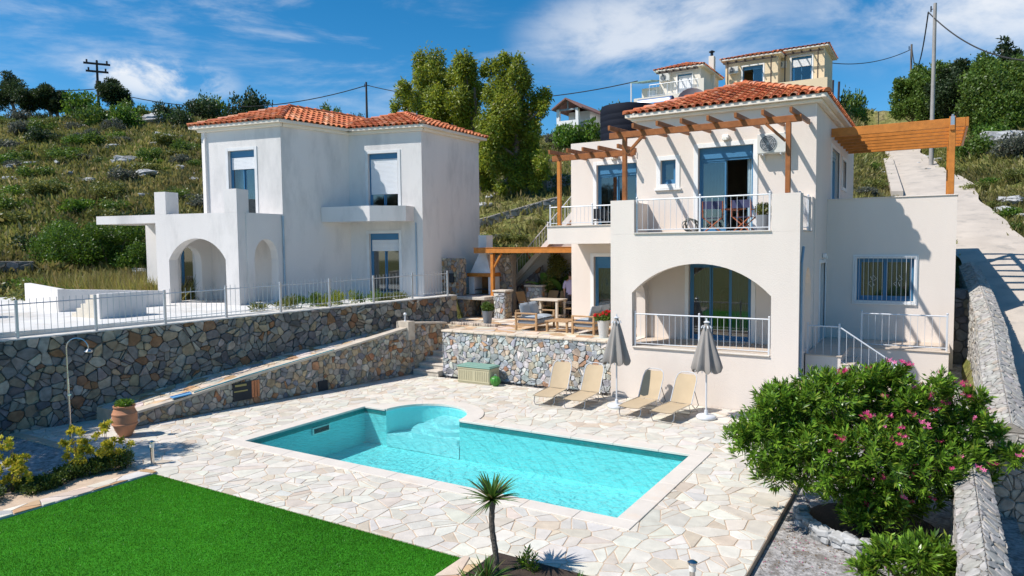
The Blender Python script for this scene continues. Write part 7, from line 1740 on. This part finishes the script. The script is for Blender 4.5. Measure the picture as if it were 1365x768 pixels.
def oleander(label,base,lobes,ns,nflow,seed,leaf=.15):
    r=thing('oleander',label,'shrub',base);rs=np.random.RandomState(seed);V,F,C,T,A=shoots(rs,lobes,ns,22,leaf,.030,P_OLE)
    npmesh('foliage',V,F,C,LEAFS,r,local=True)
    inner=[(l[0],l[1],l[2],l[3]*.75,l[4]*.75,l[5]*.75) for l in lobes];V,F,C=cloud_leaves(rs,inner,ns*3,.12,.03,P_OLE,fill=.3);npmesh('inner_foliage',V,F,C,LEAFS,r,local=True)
    m=MB()
    for k in range(22):
        l=lobes[k%len(lobes)];a=rs.uniform(0,6.28);m.tube([(.15*math.cos(a),.15*math.sin(a),-.05),(l[0]*.35+.1*math.cos(a),l[1]*.35+.1*math.sin(a),l[2]*.45),(l[0]*.85+rs.normal(0,.1),l[1]*.85+rs.normal(0,.1),l[2]*.95)],[.022,.016,.008],6)
    m.build('stem',mat('oleander_stem',(.16,.13,.09),.8,var=.2),r,local=True)
    if nflow:
        meshes=[]
        for q,col in enumerate([(.75,.08,.25),(.85,.20,.42),(.55,.06,.14)]):
            V,F,C=blossom_mesh(seed+q,col);o=npmesh('blossom',V,F,C,PETAL,r,local=True);meshes.append(o)
        cand=[i for i in range(len(T)) if (-.52*T[i][0]+.855*T[i][1]<-.5 or T[i][2]>1.75) and T[i][2]>.5 and (.855*T[i][0]+.52*T[i][1]>-.3 or i%4==0) and (T[i][2]<2.1 or i%3==0)]
        for q in range(nflow):
            i=cand[rs.randint(len(cand))]
            if T[i][0]<-.4 and rs.random()<.8: i=cand[rs.randint(len(cand))]
            src=meshes[rs.randint(3)];o=src if q<3 and False else src.copy()
            if o is not src: COL.objects.link(o);o.parent=r
            o.location=tuple(T[i]+A[i]*.05);s_=rs.uniform(.7,1.35);o.scale=(s_,)*3;o.rotation_euler=(rs.uniform(-.5,.5),rs.uniform(-.5,.5),rs.uniform(0,6))
        for q,o in enumerate(meshes): i=cand[q*7];o.location=tuple(T[i]+A[i]*.05)
    return r
U=(.855,.52);Dp=(-.52,.855)
OL=[(-1.55,1.40,.62,0),(-1.15,1.75,.68,.2),(-.55,2.0,.68,.1),(0,2.05,.64,.3),(.55,1.90,.64,0),(1.1,1.72,.6,.2),(1.6,1.62,.48,.1),(2.0,1.5,.30,.1),(-.9,1.25,.75,-.3),(-.2,1.25,.85,-.45),(.55,1.15,.8,-.4),(1.15,1.15,.62,-.2),(.1,.80,.55,-.5),(.8,.7,.45,-.4),(-.45,.72,.40,-.3),(1.15,.85,.40,-.2),(.35,.5,.45,-.35),(-1.15,.95,.55,-.15),(0,.45,.42,-.5),(1.6,1.0,.5,0),(1.9,1.1,.35,.2),(-.3,.35,.34,-.5),(-.9,1.3,.7,.7),(.4,1.3,.8,.8),(1.3,1.2,.6,.7),(-1.5,1.0,.40,-.3)]
_r=np.random.RandomState(8)
OL=[(o,z*.97,r_*.96,d) for o,z,r_,d in OL]
for _ in range(22):
    a_=_r.uniform(-.3,math.pi+.25);k_=_r.uniform(.84,1.0);OL.append((.05+2.1*math.cos(a_)*k_,1.30+1.18*math.sin(a_)*k_,_r.uniform(.14,.26),_r.uniform(-.5,.3)))
oleander('big oleander full of pink blossom leaning over the gravel beside the pool deck',(-.92,12.1,-.08),[(o*U[0]+d*Dp[0],o*U[1]+d*Dp[1],z,r_,r_,r_*.85) for o,z,r_,d in OL],2100,100,140,.18)
oleander('smaller oleander without flowers at the bottom edge, in front of the big one',(-.12,9.9,-.08),[(-.3,0,.45,.30,.3,.28),(.15,.1,.5,.32,.3,.3),(-.05,-.1,.62,.25,.25,.2),(.42,.15,.35,.25,.25,.22),(-.62,-.12,.3,.2,.2,.2)],120,0,150,.22)
# ---- spiky plants in the bed by the lawn corner
def spiky(label,loc,trunk,nl,L,wd,seed,name='yucca',hang=0,up_=.9,cat='plant'):
    r=thing(name,label,cat,loc);rs=np.random.RandomState(seed)
    if trunk:
        m=MB();k=14;m.tube([(0.02*math.sin(i*.5)-.05*i/k,0,trunk*i/k) for i in range(k+1)],[.036+.006*(i%2) for i in range(k+1)],10);m.build('trunk',mat('yucca_bark',(.10,.085,.07),.9,var=.4,nscale=30,bump=1.),r,local=True)
    V=[];F=[];C=[];c0=Vector((-.05 if trunk else 0,0,trunk))
    for i in range(nl):
        hg=i<hang;el=rs.uniform(-1.0,-.6) if hg else math.asin(min(.999,rs.uniform(.12,1)**.8*up_+.05));az=rs.uniform(2.2,3.6) if hg else i*2.399+rs.uniform(-.3,.3);l=L*rs.uniform(.75,1.1)
        d=Vector((math.cos(az)*math.cos(el),math.sin(az)*math.cos(el),math.sin(el)));s_=d.cross(Vector((0,0,1))).normalized();n_=s_.cross(d)
        col=rs.choice([0,1,2],p=[.5,.3,.2]);cc=np.array([(.05,.13,.02),(.10,.20,.028),(.14,.13,.04)][col])*rs.uniform(.75,1.25)
        b=len(V);st=6
        for q in range(st+1):
            t_=q/st;w_=wd*(.55+1.2*t_ if t_<.3 else .95*(1-((t_-.3)/.7)**1.6))+.0008;p=c0+d*l*t_+Vector((0,0,-.16*l*t_*t_*(1 if not hg else .2)))
            V+=[p-s_*w_+n_*w_*.35,p,p+s_*w_+n_*w_*.35]
        for q in range(st): 
            o=b+q*3;F+=[(o,o+1,o+4,o+3),(o+1,o+2,o+5,o+4)];C+=[cc,cc*.92]
    npmesh('leaves',np.array([tuple(v) for v in V]),np.array(F),np.array(C),LEAFS,r,local=True);return r
spiky('single stemmed yucca with a spiky head of narrow leaves at the lawn corner',(-4.97,7.68,-.02),1.02,90,.50,.020,160,hang=6)
spiky('low clump of sword leaves at the foot of the yucca',(-4.95,7.42,0),0,60,.42,.014,161,'sword_plant',up_=1.0)
spiky('low sword leaved plant at the bottom edge, left of the thin shoots',(-5.02,7.15,0),0,40,.36,.014,165,'sword_plant',up_=1.0)
spiky('short spiky shoots at the bottom edge of the bed, right end',(-3.9,8.02,-.05),0,30,.24,.012,162,'sword_plant',up_=1.0)
spiky('small spiky shoots at the bottom edge beside the right end ones',(-3.62,7.95,-.05),0,26,.22,.012,163,'sword_plant',up_=1.0)
rs=np.random.RandomState(164);r=thing('young_oleander','slender young oleander shoot right of the yucca','plant',(-4.62,7.95,-.02));V,F,C,_,_=shoots(rs,[(0,0,.22,.05,.05,.16),(.08,.03,.18,.05,.05,.12),(-.1,0,.16,.06,.05,.12)],16,16,.13,.022,P_OLE,.9);npmesh('foliage',V,F,C,LEAFS,r,local=True);m=MB();m.tube([(0,0,0),(0,0,.3)],.01,6);m.tube([(0,0,0),(.08,.03,.25)],.008,6);m.build('stem',BARK,r,local=True)
# ---- golden shrubs in the left bed
P_GOLD=[(5,(.50,.46,.04)),(3,(.32,.36,.04)),(2,(.60,.52,.08))];P_HEDGE=[(5,(.04,.08,.016)),(3,(.075,.13,.02)),(1,(.13,.18,.03))]
def gold(label,loc,cols_,seed,h):
    r=thing('golden_shrub',label,'shrub',loc);rs=np.random.RandomState(seed);L_=[]
    for x,y,z,q in cols_: L_.append((x,y,z,q,q,q*1.25))
    L_=[]
    for x,y,z,q in cols_:
        for t_ in range(5): L_.append((x+rs.normal(0,q*.9),y+rs.normal(0,q*.9),z+rs.normal(0,q*.8),q*.42,q*.42,q*.5))
    V,F,C=cloud_leaves(rs,L_,260+300*len(cols_),.06,.04,P_GOLD,fill=.1,upw=.5);npmesh('foliage',V,F,C,LEAF,r,local=True)
    m=MB()
    for x,y,z,q in cols_: m.tube([(0,0,0),(x*.4,y*.4,z*.5),(x,y,z)],.010,6,True,.004)
    m.build('stem',BARK,r,local=True)
gold('yellow variegated shrub furthest left in the bed beside the lawn',(-14.35,5.95,0),[(0,0,.35,.15),(.05,0,.55,.12),(-.15,.1,.5,.12),(-.1,.05,.78,.10),(.22,.1,.4,.10),(.1,.0,.9,.07),(-.22,-.1,.3,.14),(.2,.15,.62,.07)],170,1)
gold('yellow variegated shrub in the middle of the bed, a slim upright one',(-14.35,7.05,0),[(0,0,.3,.14),(0,0,.55,.12),(.03,0,.75,.10),(-.08,.1,.4,.12),(.18,.05,.35,.1),(-.05,0,.86,.07)],171,1)
gold('tallest yellow variegated shrub, nearest the bollard light',(-14.1,7.5,0),[(0,0,.3,.18),(0,0,.55,.14),(.0,0,.78,.11),(-.1,.1,.45,.13),(.02,.03,.95,.08),(.15,.1,.4,.14)],172,1)
for i,(x,y,a,b,lb) in enumerate([(-14.1,7.7,.30,.34,'low dark green bush at the right end of the bed, by the paving'),(-14.15,7.15,.30,.28,'low dark green bush under the tallest yellow shrub'),(-14.2,6.6,.28,.22,'low dark green ground bush between the yellow shrubs'),(-14.1,6.1,.30,.20,'low dark green ground bush beside the leftmost yellow shrub'),(-14.2,5.5,.34,.24,'low dark green bush at the left edge of the bed'),(-14.0,4.9,.34,.26,'low dark green bush in the bed beyond the left edge')]):
    r=thing('low_bush',lb,'bush',(x,y,0));rs=np.random.RandomState(180+i);V,F,C=cloud_leaves(rs,[(rs.uniform(-.25,.25),rs.uniform(-.3,.3),b*.5,a*.6,a*.7,b*.55) for _ in range(6)],2600,.05,.03,P_HEDGE,fill=.4,upw=.5);npmesh('foliage',V,F,C,LEAF,r,local=True)
# ---- banana plants and dark shrubs behind the dining table
def banana(label,loc,seed,h=1.9,n=8):
    r=thing('banana_plant',label,'plant',loc);rs=np.random.RandomState(seed);m=MB();m.tube([(0,0,0),(0,0,h*.5)],.08,10,True,.05);m.build('trunk',mat('banana_stem',(.12,.14,.05),.7),r,local=True)
    for i in range(n):
        az=i*2.4+rs.uniform(-.3,.3);el=rs.uniform(.7,1.35);l=h*rs.uniform(.55,.75);d=Vector((math.cos(az)*math.cos(el),math.sin(az)*math.cos(el),math.sin(el)));s_=d.cross(Vector((0,0,1))).normalized();V=[];F=[];C=[];st=8
        for q in range(st+1):
            t_=q/st;w_=.17*math.sin(math.pi*min(1,t_*.92+.06))**.6;p=Vector((0,0,h*.45))+d*l*t_+Vector((0,0,-.35*l*t_**2.5));V+=[p-s_*w_+Vector((0,0,.05)),p,p+s_*w_+Vector((0,0,.05))]
        cc=np.array((.05,.13,.02))*rs.uniform(.7,1.2)
        for q in range(st): o=q*3;F+=[(o,o+1,o+4,o+3),(o+1,o+2,o+5,o+4)];C+=[cc,cc*.9]
        npmesh('leaf',np.array([tuple(v) for v in V]),np.array(F),np.array(C),LEAFS,r,local=True)
banana('broad leaved banana plant behind the dining table, left one',(-13.75,25.3,TZ),200,1.9);banana('broad leaved banana plant behind the dining table, nearer the villa wing',(-12.75,25.4,TZ) if False else (-13.05,25.35,TZ),201,2.0)
for i,(x,y,z,q,pal_,lb) in enumerate([(-14.0,25.45,2.2,.6,P_MID,'dense green shrub under the rising outside stairs'),(-12.7,25.5,2.5,.75,P_DARK,'dark shrub filling the corner behind the person'),(-12.0,25.45,2.7,.8,P_MID,'green shrub close to the wing wall behind the terrace'),(-13.3,25.5,3.3,.6,P_OLIVE,'upper olive coloured shrub hanging over the terrace corner')]):
    r=thing('shrub',lb,'shrub',(x,y,TZ));rs=np.random.RandomState(210+i);V,F,C=cloud_leaves(rs,[(rs.uniform(-.4,.4),rs.uniform(-.3,.3),z-TZ+rs.uniform(-.5,.5),q*.6,q*.5,q*.6) for _ in range(7)]+[(0,0,.4,.5,.4,.5)],4200,.09,.05,pal_,fill=.4);npmesh('foliage',V,F,C,LEAF,r,local=True)
r=thing('flowering_shrub','small pink flowered shrub behind the fence at the far left edge','shrub',(-24.6,9.0,2.42));rs=np.random.RandomState(220);V,F,C=cloud_leaves(rs,[(rs.uniform(-.5,.5),rs.uniform(-.5,.5),rs.uniform(.3,.9),.35,.35,.35) for _ in range(7)],3500,.08,.04,P_MID);npmesh('foliage',V,F,C,LEAF,r,local=True)
for k in range(16): V,F,C=blossom_mesh(230+k%2,(.75,.1,.3));o=npmesh('blossom',V,F,C,PETAL,r,local=True);o.location=(rs.uniform(-.6,.6),rs.uniform(-.8,.2),rs.uniform(.4,1.2));o.scale=(1.6,)*3
# fallen petals and leaves on the gravel: uncountable litter
rs=np.random.RandomState(240);n=1500;P=np.stack([rs.uniform(-2.0,.2,n),rs.normal(11.6,1.3,n),np.full(n,-.09)],1);V,F=leaf_quads(P,rdir(rs,n)*np.array([1,1,.15]),np.tile([0,0,1.],(n,1))+rs.normal(0,.2,(n,3)),rs.uniform(.02,.05,n),rs.uniform(.012,.025,n),rs);C=cols(rs,n,[(4,(.30,.20,.10)),(2,(.55,.12,.25)),(3,(.22,.17,.10))]);tag(npmesh('leaf_litter',V,F,C,LEAF),'dry leaves and fallen petals scattered on the gravel','litter',kind='stuff')
